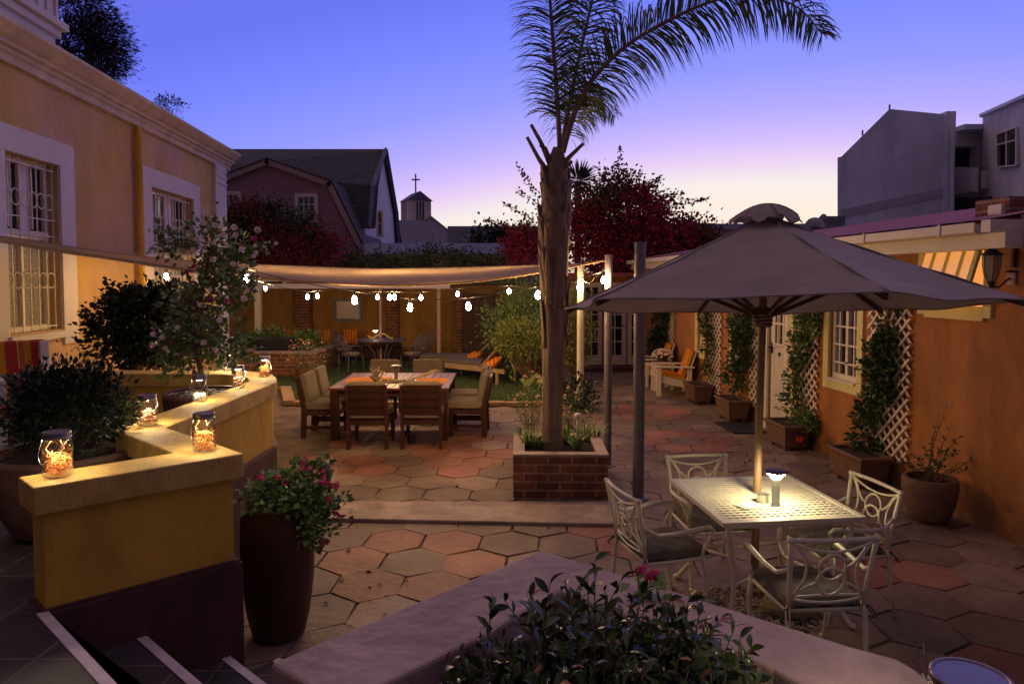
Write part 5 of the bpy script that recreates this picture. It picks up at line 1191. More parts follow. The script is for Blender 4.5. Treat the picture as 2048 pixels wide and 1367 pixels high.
def frond(path, Ys, ln, up, dn, seed, sides=(1, -1), droop=1.0, dens=64, back=.35, wid=.016):
    q = np.random.default_rng(seed); pts = [D(x, y, yy) for (x, y), yy in zip(path, Ys)]
    # resample
    seg = [0]
    for a, b in zip(pts[:-1], pts[1:]): seg.append(seg[-1] + (b - a).length)
    def at(s):
        s = min(max(s, 0), seg[-1] - 1e-6)
        i = max(j for j in range(len(seg) - 1) if seg[j] <= s); f = (s - seg[i]) / (seg[i + 1] - seg[i]); 
        p0, p1, p2, p3 = pts[max(0, i - 1)], pts[i], pts[i + 1], pts[min(len(pts) - 1, i + 2)]
        return .5 * ((2 * p1) + (p2 - p0) * f + (2 * p0 - 5 * p1 + 4 * p2 - p3) * f * f + (3 * p1 - p0 - 3 * p2 + p3) * f ** 3)
    Ltot = seg[-1]; g = MB(); ss = [Ltot * i / 30 for i in range(31)]; g.tube([at(s) for s in ss], [.026 * (1 - .85 * i / 30) + .002 for i in range(31)], 6); rachis = g.build('frond', M['palmboot'], PT, world=True, smooth=True, fixn=False)
    V = []; F = []
    n_ = int(dens * Ltot); start = .12
    for i in range(n_):
        f = start + (1 - start) * (i + .5) / n_; s = f * Ltot; p = at(s); t = (at(s + .03) - at(s - .03)).normalized()
        for sd in sides:
            prof = math.sin(math.pi * min(1, .16 + f * .80)) ** .5; L = ln * prof * (.8 + .35 * q.random()); 
            out = Vector((0, up if sd > 0 else dn, 0)); side = t.cross(Vector((0, 1, 0))); side = side.normalized() * sd if side.length > .01 else Vector((sd, 0, 0))
            d = (side * .9 + t * (.45 + .2 * q.random()) + Vector((0, back * q.normal(), 0)) ).normalized(); w = wid * (.7 + .5 * q.random()); st = []
            pos = p.copy(); k = 6
            for j in range(k):
                g_f = j / (k - 1); st.append((pos.copy(), w * (1 - g_f ** 2 * .92) * (1 if j else .5))); dd = (d + Vector((0, 0, -1)) * droop * (g_f ** 1.6) * 2.4 * (.7 + .6 * q.random())).normalized(); pos = pos + dd * L / k
            o = len(V); tw = d.cross(Vector((0, 0, 1))).normalized() if abs(d.z) < .95 else Vector((1, 0, 0)); tw = (tw * .6 + Vector((q.normal(), q.normal(), q.normal())) * .35 + Vector((.5, 0, .2))).normalized()
            for pp, ww in st: V += [tuple(pp + tw * ww), tuple(pp - tw * ww)]
            for j in range(k - 1): F.append([o + 2 * j, o + 2 * j + 1, o + 2 * j + 3, o + 2 * j + 2])
    V = np.array(V); Mi = np.array(wmat(rachis).inverted()); V = V @ Mi[:3, :3].T + Mi[:3, 3]; meshnp('leaflet', V, np.array(F), M['palmleaf'], rachis)
frond([(1120, 300), (1117, 240), (1112, 160), (1106, 80), (1100, 0), (1092, -120), (1080, -260)], [7.2, 7.2, 7.15, 7.1, 7.05, 7.0, 6.9], .56, 0, 0, 1, dens=100, droop=.6, back=.4, wid=.013)
frond([(1126, 305), (1140, 255), (1165, 190), (1205, 135), (1262, 85), (1330, 45), (1400, 12), (1470, -8), (1540, -5), (1600, 18), (1645, 70)], [7.1, 7.1, 7.05, 7.0, 6.95, 6.9, 6.85, 6.8, 6.8, 6.8, 6.8], .64, 0, 0, 2, dens=78, droop=.95, wid=.010, back=.4)
frond([(1124, 300), (1135, 230), (1155, 130), (1178, 30), (1195, -60), (1200, -180)], [7.3, 7.5, 7.7, 7.8, 7.9, 8.0], .55, 0, 0, 3, dens=75, droop=.7, back=.5, wid=.013)
frond([(1124, 300), (1140, 240), (1172, 205), (1205, 205), (1230, 235)], [7.4, 7.9, 8.5, 9.0, 9.4], .45, 0, 0, 4, dens=38, droop=1.2, wid=.007)

# strap-leaved plants, spike lamp and flowers in / behind the planter
def strapplant(name, label, base, n, L, m='strap', seed=1, wid=.009, up=1.0):
    t = thing(name, label, 'plant', base); q = random.Random(seed); V = []; F = []
    for i in range(n):
        a = q.uniform(0, 6.28); sp_ = q.uniform(.25, 1.1); d = Vector((math.cos(a) * sp_, math.sin(a) * sp_, up)).normalized(); pos = Vector((math.cos(a) * .025, math.sin(a) * .025, 0)); l = L * q.uniform(.6, 1.1); tw = Vector((-math.sin(a), math.cos(a), q.uniform(-.3, .3))); o = len(V)
        for j in range(6):
            f = j / 5; w = wid * (1 - f ** 2.2) + .0004; V += [tuple(pos + tw * w), tuple(pos - tw * w)]; pos = pos + (d + Vector((0, 0, -1)) * f * f * 1.3).normalized() * l / 5
        for j in range(5): F.append([o + 2 * j, o + 2 * j + 1, o + 2 * j + 3, o + 2 * j + 2])
    meshnp('foliage', np.array(V), np.array(F), M[m], t); return t
i = 0
for px, py, n_, L, lab in ((1058, 893, 46, .26, 'green strap leaved clump at the left front corner of the brick planter'), (1078, 896, 40, .24, 'strap leaved clump left of the palm trunk base'), (1045, 880, 34, .24, 'strap leaved clump at the left rim behind the corner one'),
                        (1135, 888, 38, .24, 'strap leaved clump just right of the palm trunk'), (1152, 897, 34, .2, 'low strap leaved clump at the front right of the planter'), (1172, 882, 44, .27, 'bright striped strap leaved clump at the right of the planter'), (1190, 878, 30, .24, 'spreading strap leaved clump at the far right corner of the planter')):
    v = P(px, py, .38); strapplant('lily_plant', lab, (v.x, v.y, .38), n_, L, seed=i); i += 1
v = P(1155, 882, .38); t = thing('garden_light', 'small white spike light among the leaves of the brick planter', 'light', (v.x, v.y, .38)); g = MB(); g.tube([(0, 0, 0), (0, 0, .2), (.003, -.005, .27)], .014, 8); g.sphere((.0, -.01, .285), .04, 14, 10, (1, .7, 1)); g.build('spike_lamp', M['white'], t, smooth=True)
def wisp(name, label, cat, base, c, rad, n, fm, seed, r=.022, lf='leafmid'):
    t = shrub(name, label, cat, base, c, rad, 40, 9, .05, .05, .2, M[lf], seed, low=-1, stemr=.006); q = np.random.default_rng(seed); d = unit(q.normal(size=(n, 3))); pts = np.array(c) + d * np.array(rad) * (.7 + .5 * q.random((n, 1))) + [0, 0, rad[2] * .3]
    flowers('flower', pts, r, fm, t, 5); return t
v = P(1060, 850); wisp('flowering_plant', 'wispy blush flowered plant left of the palm behind the planter', 'plant', (D(1065, 850, 8.6).x, 8.6, 0), tuple(D(1060, 800, 8.6)), (.22, .25, .28), 26, M['blushpetal'], 4)
wisp('flowering_plant', 'wispy blush flowered plant right of the palm behind the planter', 'plant', (D(1140, 850, 8.9).x, 8.9, 0), tuple(D(1145, 818, 8.9)), (.30, .25, .26), 34, M['blushpetal'], 5)
bushy('shrub', 'dark low leafy plant at the foot of the white sail post', 'shrub', (D(1160, 800, 11.4).x, 11.4, 0), tuple(D(1155, 790, 11.4)), (.35, .3, .3), 31, 60, 14, .08, 'leafdark', .3, .06)
t = thing('leaf_plant', 'broad pale leaf plant beside the palm trunk', 'plant', (D(1062, 810, 9.2).x, 9.2, 0)); 
c = D(1062, 770, 9.2); Cl = np.array([tuple(c)] * 9) + rng.normal(size=(9, 3)) * .04; leaves('foliage', Cl, np.array([(-1, 0, .1), (-.7, -.4, .5), (.4, -.4, .6), (.8, 0, .4), (-.9, .3, -.2), (.3, .5, .7), (1, -.2, -.1), (0, -1, .2), (-.2, 0, 1)]), .2, .24, M['leafbright'], t, detail=True)
g = MB(); g.tube([(D(1066, 810, 9.2).x, 9.2, 0), tuple(c)], .01, 6); g.build('stem', M['leafmid'], t, world=True)

# big garden shrub, bougainvilleas, hedge, trees
sh = bushy('shrub', 'large pale green bushy shrub behind the palm trunk', 'shrub', (D(1060, 740, 14.5).x, 14.5, 0), tuple(D(1068, 655, 14.5)), (1.0, .8, .85), 12, 420, 26, .075, 'leafmid', .2, .12, low=-.9)
bushy('shrub', 'yellow green feathery shrub catching the lamp light left of the palm', 'shrub', (D(1065, 735, 13.8).x, 13.8, 0), tuple(D(1050, 680, 13.8)), (.6, .4, .42), 13, 190, 22, .07, 'leafbright', .16, .08, low=-.8)
bushy('shrub', 'yellow green leafy shrub between the palm trunk and french doors', 'shrub', (D(1155, 735, 13.9).x, 13.9, 0), tuple(D(1150, 655, 13.9)), (.34, .4, .85), 14, 160, 20, .07, 'leafbright', .2, .08, low=-.9)
def boug(label, base, blobs, m1, m2, seed, extra=(), n=24):
    t = thing('bougainvillea', label, 'bougainvillea', base); C1 = []; D1 = []; E = []
    for (c, rad, k) in blobs:
        a, b, e = cloud(c, rad, k, n, .16, seed, -.9, .35); seed += 1; C1.append(a); D1.append(b); E += list(e)
    for (a, b, k) in extra:
        a, b = np.array(a), np.array(b); tt = rng.random((k, 1)) ; C1.append(a + (b - a) * tt + rng.normal(size=(k, 3)) * .07 * (1.2 - tt)); D1.append(rng.normal(size=(k, 3)) + (b - a) * .5); E.append(b)
    C1 = np.vstack(C1); D1 = np.vstack(D1); q = np.sin(C1[:, 0] * 1.9 + 1) * np.cos(C1[:, 2] * 2.3 + C1[:, 0]) + rng.normal(size=len(C1)) * .5 + (.9 - (C1[:, 2] - C1[:, 2].mean()) * .45) > .55
    leaves('bract', C1[q], D1[q], .075 + .04 * rng.random(q.sum()), .40, m1, t); leaves('foliage', C1[~q], D1[~q], .075 + .04 * rng.random((~q).sum()), .34, m2, t); branches('stem', base, E, .03, M['bark'], t, seed, maxn=60); return t
Yb = 17.6
def dd(px, py, Y=Yb): return tuple(D(px, py, Y))
boug('wide crimson bougainvillea above the garden room with loose sprays against the sunset', (D(1230, 700, 18.4).x, 18.4, 0),
     [(dd(1245, 425), (1.25, .9, .75), 330), (dd(1180, 465), (.8, .8, .8), 170), (dd(1330, 480), (1.5, .8, .55), 230), (dd(1250, 540), (1.3, .7, .6), 200), (dd(1055, 490), (.55, .6, .45), 90), (dd(1230, 370), (.5, .4, .25), 40), (dd(1400, 500), (1.0, .7, .35), 90)], M['boug'], M['bougleaf'], 40,
     [(dd(1228, 370), dd(1242, 298), 70), (dd(1195, 380), dd(1215, 335), 40), (dd(1330, 410), dd(1415, 398), 90), (dd(1290, 380), dd(1320, 355), 60), (dd(1330, 450), dd(1395, 435), 60), (dd(1080, 400), dd(1033, 328), 60), (dd(1085, 420), dd(1030, 375), 55), (dd(1070, 445), dd(1010, 408), 60), (dd(1060, 470), dd(968, 438), 90), (dd(1150, 395), dd(1160, 345), 40), (dd(1300, 400), dd(1365, 385), 70)])
boug('dark crimson bougainvillea mass in front of the gambrel house', (D(560, 690, 19.8).x, 19.8, 0),
     [(dd(520, 455, 19.8), (1.0, .7, .75), 170), (dd(590, 480, 19.8), (1.1, .7, .65), 180), (dd(480, 480, 19.8), (.8, .6, .8), 110), (dd(640, 500, 19.8), (.65, .6, .4), 90), (dd(560, 530, 19.8), (1.6, .7, .45), 160), (dd(505, 430, 19.8), (.5, .4, .35), 40)], M['bougdark'], M['leafdark'], 60,
     [(dd(512, 420, 19.8), dd(512, 392, 19.8), 40), (dd(540, 425, 19.8), dd(548, 402, 19.8), 30), (dd(620, 480, 19.8), dd(672, 478, 19.8), 60), (dd(470, 430, 19.8), dd(462, 412, 19.8), 30)])
def hedge(name, label, x0, x1, y0, y1, Y, n, m, size=.09, seed=3):
    t = thing(name, label, 'hedge', (D((x0 + x1) / 2, 600, Y).x, Y, 0)); A, B = D(x0, y0, Y), D(x1, y1, Y); q = np.random.default_rng(seed)
    k = 60; cx = q.uniform(A.x, B.x, k * 3); cz = q.uniform(B.z, A.z - .12, k * 3) + .10 * np.sin(cx * 2.1); C1 = np.stack([cx, Y + q.uniform(-.4, .4, k * 3), cz], 1); C1 = np.repeat(C1, n, 0) + q.normal(size=(k * 3 * n, 3)) * .16
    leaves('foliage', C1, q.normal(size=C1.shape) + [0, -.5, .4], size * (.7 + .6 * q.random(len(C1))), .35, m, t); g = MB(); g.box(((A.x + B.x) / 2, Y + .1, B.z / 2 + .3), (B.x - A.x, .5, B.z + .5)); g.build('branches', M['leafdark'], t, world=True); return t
hedge('hedge', 'tangled grey green hedge above the garden wall below the church', 735, 1045, 500, 545, 20.3, 34, M['hedge'])
hedge('hedge', 'thin grey green creeper hedge top beside the gambrel house wall', 690, 760, 512, 545, 20.6, 12, M['hedge'], seed=8)
bushy('tree', 'small dark tree before the distant roofs beside the palm trunk', 'tree', (D(985, 560, 30).x, 30, 0), tuple(D(985, 480, 30)), (1.1, .8, .55), 33, 110, 16, .16, 'leafdark', .4, .2)
gt = thing('gum_tree', 'dark windblown gum tree behind the dormer at the top left', 'tree', (D(150, 500, 22).x, 22, 0)); C1 = []; D1 = []; E = []
for px, py, rx, rz_, k in ((150, 20, 1.1, .9, 110), (205, 70, .75, .7, 90), (215, 115, .65, .5, 70), (150, 80, 1.0, .5, 70), (120, 130, 1, .6, 50), (200, 140, .6, .4, 30)):
    c = D(px, py, 22); a, b, e = cloud(tuple(c), (rx, .6, rz_), k, 26, .16, px); C1.append(a); D1.append(b + [.6, 0, -.5]); E += list(e)
C1 = np.vstack(C1); leaves('foliage', C1, np.vstack(D1), .2, .09, M['treedark'], gt); branches('branch', tuple(D(140, 300, 22)), E, .06, M['bark'], gt, 4, maxn=30)
g = MB(); g.tube([(D(150, 500, 22).x, 22, 0), tuple(D(140, 300, 22)), tuple(D(150, 150, 22))], [.2, .14, .08], 8); g.build('trunk', M['bark'], gt, world=True)
t = bushy('tree', 'dark treetop peeping over the left house cornice', 'tree', (D(335, 600, 20).x, 20, 0), tuple(D(338, 212, 20)), (.4, .3, .16), 35, 26, 16, .12, 'treedark', .12, .08)
fp = thing('palm_tree', 'small distant fan palm silhouette just right of the palm trunk', 'palm tree', (D(1155, 600, 25).x, 25, 0)); c = D(1156, 362, 25); q = np.random.default_rng(6); dv = unit(q.normal(size=(160, 3)) + [0, 0, .3]); leaves('frond', np.array([tuple(c)] * 160) + dv * .1, dv, .75, .05, M['treedark'], fp, fold=0)
g = MB(); g.tube([(c.x, 25, 0), tuple(c)], .12, 8); g.build('trunk', M['bark'], fp, world=True)

# ---------------------------------------------------------------- trellises, wall plants and planters along the orange wall
def trellis(label, pxa, pxb, ztop_, zbot_, seed, vine):
    yb, ya = Wl(pxa, 700, RX).y, Wl(pxb, 700, RX).y; w = yb - ya; h = ztop_ - zbot_
    loc = toW(RX - .03, (ya + yb) / 2, zbot_); t = thing('lattice_trellis', label, 'trellis', tuple(loc), YAW, 'white diamond lattices along the orange wall')
    g = MB(); s = .135; 
    for sg, dx in ((1, 0), (-1, -.012)):
        k = -h
        while k < w + h:
            pts = []
            # line y = k + sg*z  (u along wall, v up)
            cand = []
            for v in (0, h):
                u = (k + v) if sg > 0 else (k + h - v) - 0
                if -1e-6 <= u <= w + 1e-6: cand.append((u, v))
            for u in (0, w):
                v = (u - k) if sg > 0 else (k + h - u)
                if -1e-6 <= v <= h + 1e-6: cand.append((u, v))
            if len(cand) >= 2:
                a = min(cand, key=lambda c: c[1]); b = max(cand, key=lambda c: c[1])
                if abs(a[0] - b[0]) + abs(a[1] - b[1]) > .05: g.bar((dx, a[0] - w / 2, a[1]), (dx, b[0] - w / 2, b[1]), .010, .030, up=(0, 1, 0)) if 0 else g.extr([(dx - .005, a[0] - w / 2 - .019, a[1]), (dx - .005, a[0] - w / 2 + .019, a[1]), (dx - .005, b[0] - w / 2 + .019, b[1]), (dx - .005, b[0] - w / 2 - .019, b[1])], (.010, 0, 0))
            k += s
    g.build('lattice', M['white'], t); return t
def rw(px, z, off=.03): p = Wl(px, 700, RX); v = toW(RX - off, p.y, z); return tuple(v)
TR = (('widest lattice nearest the camera, right of the big window', 1742, 1826, 2.35, .30, 1), ('lattice between the stable door and the big window', 1592, 1640, 2.3, .22, 2),
      ('narrow lattice just beyond the stable door behind the parasol pole', 1503, 1521, 2.3, .25, 3), ('lattice beside the white armchair and its planter', 1420, 1446, 2.3, .20, 4), ('farthest lattice in the corner by the french doors', 1338, 1350, 2.2, .3, 5))
for lb, a, b, zt_, zb_, s_ in TR: trellis(lb, a, b, zt_, zb_, s_, None)
def planter(label, pxl, pxr, pyb, L, ht, seed=1):
    # long side along the wall
    p = P(pxl, pyb); l = toL(p); t = thing('trough_planter', label, 'planter', tuple(toW(RX - .26, l.y + 0, 0)), YAW, 'square brown planters along the orange wall')
    g = MB(); w = .17
    prof = [(.78, .03), (.86, .06), (.92, ht * .55), (.97, ht * .85), (1.08, ht * .87), (1.10, ht * .98), (1.05, ht), (.88, ht), (.86, ht - .05), (.001, ht - .05)]
    vs = []; 
    for k, z in prof: vs += [(-w * k, -L / 2 * k, z), (w * k, -L / 2 * k, z), (w * k, L / 2 * k, z), (-w * k, L / 2 * k, z)]
    fs = [(3, 2, 1, 0)] + [(4 * i + j, 4 * i + (j + 1) % 4, 4 * i + 4 + (j + 1) % 4, 4 * i + 4 + j) for i in range(len(prof) - 1) for j in range(4)]
    g.add(vs, fs); g.build('vessel', M['terra'], t, bevel=.008)
    for x in (-1, 1):
        for y in (-1, 1): g = MB(); g.box((x * w * .6, y * L * .32, .015), (.07, .07, .03)); g.build('foot', M['terra'], t)
    g = MB(); g.box((0, 0, ht - .04), (w * 1.6, L * .8, .03)); g.build('soil', M['soil'], t); return t
def wallvine(label, cat, pxb, zb_, pts, m, seed, size=.07, per=14, flower=None):
    # pts: list of (px, z, ry, rz, n, off)
    t = thing('climbing_plant', label, cat, rw(pxb, zb_, .24)); C1 = []; D1 = []; E = []; q = np.random.default_rng(seed)
    for px, z, ry_, rz_, n, off in pts:
        c = np.array(toL(Vector(rw(px, z, off)))); a, b, e = cloud((0, 0, 0), (.11, ry_, rz_), n, per, .035, seed); seed += 1
        f = lambda A: np.array([tuple(toW(c[0] + v[0], c[1] + v[1], c[2] + v[2])) for v in A]); a = f(a)
        C1.append(a); D1.append(b + [-.3, -.2, -.1]); E += list(f(e))
    C1 = np.vstack(C1); leaves('foliage', C1, np.vstack(D1), size * (.6 + .7 * q.random(len(C1))), .3, M[m], t)
    base = Vector(rw(pxb, zb_, .24)); zs = sorted({round(e[2], 1) for e in E}); g = MB(); chain = [base]
    for px, z, *_ in sorted(pts, key=lambda p: p[1]): chain.append(Vector(rw(px, z, .12)))
    for k in range(3): g.tube([c + Vector((rnd.uniform(-.03, .03), rnd.uniform(-.03, .03), 0)) for c in chain], .008, 5)
    for e in random.Random(seed).sample(E, min(40, len(E))): e = Vector(e); k = min(chain, key=lambda c: (c - e).length); g.tube([k, k.lerp(e, .6) + Vector((0, 0, .02)), e], .003, 4)
    g.build('stem', M['bark'], t, world=True, fixn=False)
    if flower: flowers('flower', [tuple(Vector(C1[i]) + Vector((-.03, -.05, 0))) for i in q.integers(0, len(C1), flower[1])], flower[2], flower[0], t, 5)
    return t
# base positions (px along the wall at which the plant stands)
planter('largest brown planter at the front under the widest lattice', 1672, 1790, 965, .62, .34)
planter('brown planter with orange flower beside the stable door', 1560, 1633, 893, .56, .33)
planter('brown planter before the parasol pole and third lattice', 1470, 1510, 838, .56, .34)
planter('farthest brown planter next to the white armchair', 1403, 1435, 804, .56, .34)
wallvine('jasmine climbing the widest lattice from the front planter', 'climber', 1735, .33, [(1785, 1.38, .17, .24, 46, .08), (1780, 1.1, .20, .20, 44, .09), (1766, .82, .12, .18, 24, .10), (1752, .52, .10, .16, 20, .12), (1796, 1.75, .10, .2, 16, .06), (1806, 2.05, .12, .10, 10, .06), (1765, 1.3, .08, .12, 12, .1), (1765, .34, .1, .08, 12, .12)], 'leaf', 100)
wallvine('leafy climber on the lattice right of the stable door', 'climber', 1612, .32, [(1624, 2.05, .34, .2, 60, .08), (1628, 1.68, .24, .28, 50, .08), (1618, 1.3, .20, .18, 28, .10), (1610, .95, .14, .2, 16, .12), (1608, .55, .10, .2, 12, .14), (1600, 2.0, .2, .10, 14, .12), (1632, .35, .14, .12, 22, .12)], 'leafmid', 120)
wallvine('thick green climber on the narrow lattice behind the parasol pole', 'climber', 1494, .33, [(1500, 1.9, .34, .26, 60, .10), (1497, 1.5, .34, .3, 70, .12), (1497, 1.05, .30, .26, 60, .14), (1490, .65, .26, .22, 34, .18)], 'leaf', 140)
wallvine('thin climber on the lattice behind the farthest brown planter', 'climber', 1422, .33, [(1425, 1.95, .22, .3, 30, .08), (1423, 1.5, .2, .3, 30, .08), (1428, 1.0, .15, .3, 18, .08), (1424, .6, .12, .2, 12, .12)], 'leaf', 160)
wallvine('dark ivy column in the corner by the french doors', 'climber', 1340, .05, [(1338, 1.2, .30, .40, 60, .20), (1334, .75, .35, .35, 60, .24), (1342, 1.75, .2, .3, 34, .12), (1330, .35, .3, .3, 40, .28)], 'leafdark', 180)
t = thing('flower', 'single orange red blossom on the plant of the door side planter', 'flower', rw(1622, .30, .30)); flowers('petal', [tuple(P(1599, 877, .18))] * 3, .05, M['redpetal'], t, 6)
g = MB(); g.tube([Vector(rw(1622, .30, .30)), P(1599, 877, .18)], .004, 5); g.build('stem', M['leafmid'], t, world=True)
RPp = toW(RX - .32, toL(P(1878, 1040)).y, 0)
pot('round_pot', 'round brown glazed pot with thin twiggy plant near the right edge', (RPp.x, RPp.y, 0), [(.15, .03), (.16, .04), (.20, .15), (.225, .30), (.225, .385), (.215, .40)], M['terra'])
tw = thing('twiggy_plant', 'sparse twiggy plant with long bare canes in the round pot', 'plant', (RPp.x, RPp.y, .36)); g = MB(); q = random.Random(3); C1 = []; D1 = []
for px, py in ((1828, 910), (1840, 930), (1850, 890), (1868, 870), (1885, 880), (1905, 850), (1915, 900), (1935, 940), (1960, 910), (1870, 920), (1890, 930), (1855, 940), (1815, 925), (1800, 915), (1920, 870), (1880, 820), (1895, 810), (2000, 890)):
    e = D(px, py, RPp.y + q.uniform(-.15, .1)); b = Vector((RPp.x + q.uniform(-.05, .05), RPp.y + q.uniform(-.05, .05), .35)); md_ = b.lerp(e, .5) + Vector((q.uniform(-.04, .04), 0, .04)); g.tube([b, md_, e], [.005, .004, .0015], 5)
    for k in range(12 if py > 860 else 3): f = q.uniform(.45, 1); p = (b.lerp(md_, f * 2) if f < .5 else md_.lerp(e, f * 2 - 1)); C1.append(tuple(p)); D1.append((q.uniform(-1, 1), q.uniform(-1, 1), q.uniform(-.3, 1)))
g.build('cane', M['bark'], tw, world=True, fixn=False); leaves('foliage', C1, D1, .055, .2, M['leaf'], tw)
t = thing('doormat', 'small dark doormat at the stable door', 'doormat', tuple(toW(RX - .4, toL(P(1500, 858)).y + .1, 0)), YAW); g = MB(); g.box((0, 0, .012), (.5, .75, .016)); g.build('mat', M['flatdark'], t, bevel=.004)

# wall lantern
lp = toW(RX, Wl(2026, 545, RX).y, 0); lz = Wl(2026, 545, RX).z
t = thing('wall_lantern', 'old unlit glass wall lantern under the eaves at the right edge', 'lantern', (lp.x, lp.y, lz), YAW)
g = MB(); o_ = Vector((-.19, .0, .02))
g.lathe([(.001, .23), (.008, .225), (.010, .21), (.02, .19), (.035, .165), (.05, .15), (.085, .13), (.088, .125), (.07, .12)], 12, o_, cap=False); g.lathe([(.008, -.17), (.014, -.15), (.018, -.12), (.03, -.10), (.028, -.09)], 12, o_); g.build('lantern_cap', M['blacksteel'], t, smooth='auto')
g = MB(); g.lathe([(.028, -.09), (.055, -.03), (.066, .04), (.068, .12)], 6, o_, cap=False); g.build('glass_shade', M['lampglass'], t)
g = MB()
for k in range(6): a = k * math.pi / 3; g.tube([(o_.x + r * math.cos(a), o_.y + r * math.sin(a), o_.z + z) for r, z in ((.028, -.09), (.056, -.03), (.067, .04), (.069, .12))], .003, 4)
g.tube([o_ + Vector((0, 0, -.13)), (-.12, 0, -.12), (-.05, 0, -.06), (-.01, 0, -.04)], .008, 6); g.lathe([(.05, 0), (.052, .01), (.03, .02)], 8, (0, 0, 0)); g.build('bracket', M['blacksteel'], t)
g = MB(); g.box((-.012, 0, -.04), (.02, .09, .13)); g.build('wall_plate', M['tan'], t, bevel=.01)
g = MB(); g.box((-.015, -.02, .22), (.03, .03, .36)); g.build('conduit', M['maroon'], t)

# white wooden armchairs with orange cushions, side table, flower pot
AC = thing('garden_armchair', 'white slatted wooden armchair with orange cushions, the nearer one by the planter', 'armchair', tuple(P(1346, 787)), group='white wooden armchairs by the orange wall')
def armch(t):
    for s in (-1, 1):
        g = MB(); g.box((s * .30, .30, .27), (.035, .09, .54)); g.build('front_leg', M['white'], t, bevel=.004)
        g = MB(); g.box((s * .30, -.26, .26), (.035, .09, .52)); g.build('rear_leg', M['white'], t, bevel=.004)
        g = MB(); g.box((s * .31, .02, .55), (.10, .72, .025)); g.build('armrest', M['white'], t, bevel=.004)
        g = MB(); g.bar((s * .275, .36, .34), (s * .275, -.30, .20), .03, .13); g.build('side_rail', M['white'], t)
    g = MB()
    for i in range(7): f = i / 6; g.box((0, .36 - .62 * f, .385 - .13 * f), (.54, .075, .02), rx=R(12))
    g.build('seat', M['white'], t)
    g = MB()
    for i in range(5): x = -.22 + .11 * i; g.bar((x, -.18, .22), (x, -.40, .86), .085, .02, up=(0, 1, .4))
    g.bar((-.27, -.30, .50), (.27, -.30, .50), .03, .06); g.build('backrest', M['white'], t)
    g = MB(); g.box((0, .06, .375), (.50, .52, .08), rx=R(12)); g.build('seat_cushion', M['stripe'], t, bevel=.025)
    g = MB(); g.box((0, -.235, .60), (.50, .08, .56), rx=R(19)); g.build('back_cushion', M['stripe'], t, bevel=.025)
armch(AC); l_, r_ = face(AC.location.x, AC.location.y, -.97, .0); AC.rotation_euler = (0, 0, r_ + R(-6))
v = P(1308, 768); dup(AC, (v.x - .02, v.y, 0), AC.rotation_euler.z, 'white slatted wooden armchair farther back against the corner ivy')
v = P(1308, 777); st = thing('side_table', 'low white slatted table between the two white armchairs', 'side table', (v.x + .12, v.y + .05, 0), YAW); g = MB()
for i in range(5): g.box((-.2 + .1 * i, 0, .49), (.085, .46, .025))
g.build('tabletop', M['white'], st)
for sx in (-1, 1):
    for sy in (-1, 1): g = MB(); g.box((sx * .2, sy * .19, .24), (.05, .05, .48)); g.build('leg', M['white'], st)
fpz = .503; fpot = pot('flower_pot', 'small dark pot of white daisies on the low white table', (st.location.x + .05, st.location.y + .02, fpz), [(.08, 0), (.10, .1), (.115, .16)], M['terra_dark'], 20)
t = thing('daisies', 'bunch of white daisies in the pot between the armchairs', 'flowers', (st.location.x + .05, st.location.y + .02, fpz + .1)); q = np.random.default_rng(5); d_ = unit(q.normal(size=(60, 3)) + [0, 0, .8]); pts = np.array([st.location.x + .05, st.location.y + .02, fpz + .17]) + d_ * [.2, .18, .11]
flowers('flower', pts, .03, M['rosepetal'], t, 6); leaves('foliage', pts - [0, 0, .05], d_, .07, .2, M['leafmid'], t)

# ---------------------------------------------------------------- dining set
DT = thing('dining_table', 'square dark hardwood dining table with slatted top and orange placemats', 'table', (-1.67, 9.88, 0), R(.5))
g = MB(); Wd, Ld = 1.62, 1.52
for i in range(15): g.box((-Wd / 2 + Wd * (i + .5) / 15, 0, .705), (Wd / 15 - .008, Ld - .12, .03))
for s in (-1, 1): g.box((0, s * (Ld / 2 - .03), .705), (Wd, .055, .032))
g.build('tabletop', M['tablewood'], DT, bevel=.003)
g = MB()
for s in (-1, 1): g.box((0, s * (Ld / 2 - .09), .64), (Wd - .2, .03, .10)); g.box((s * (Wd / 2 - .09), 0, .64), (.03, Ld - .2, .098))
g.build('apron', M['darkwood'], DT)
for sx in (-1, 1):
    for sy in (-1, 1): g = MB(); g.box((sx * (Wd / 2 - .07), sy * (Ld / 2 - .07), .344), (.10, .10, .688)); g.build('leg', M['darkwood'], DT, bevel=.004)
DC = thing('dining_chair', 'x', 'chair', group='dark wooden dining chairs with khaki cushions')
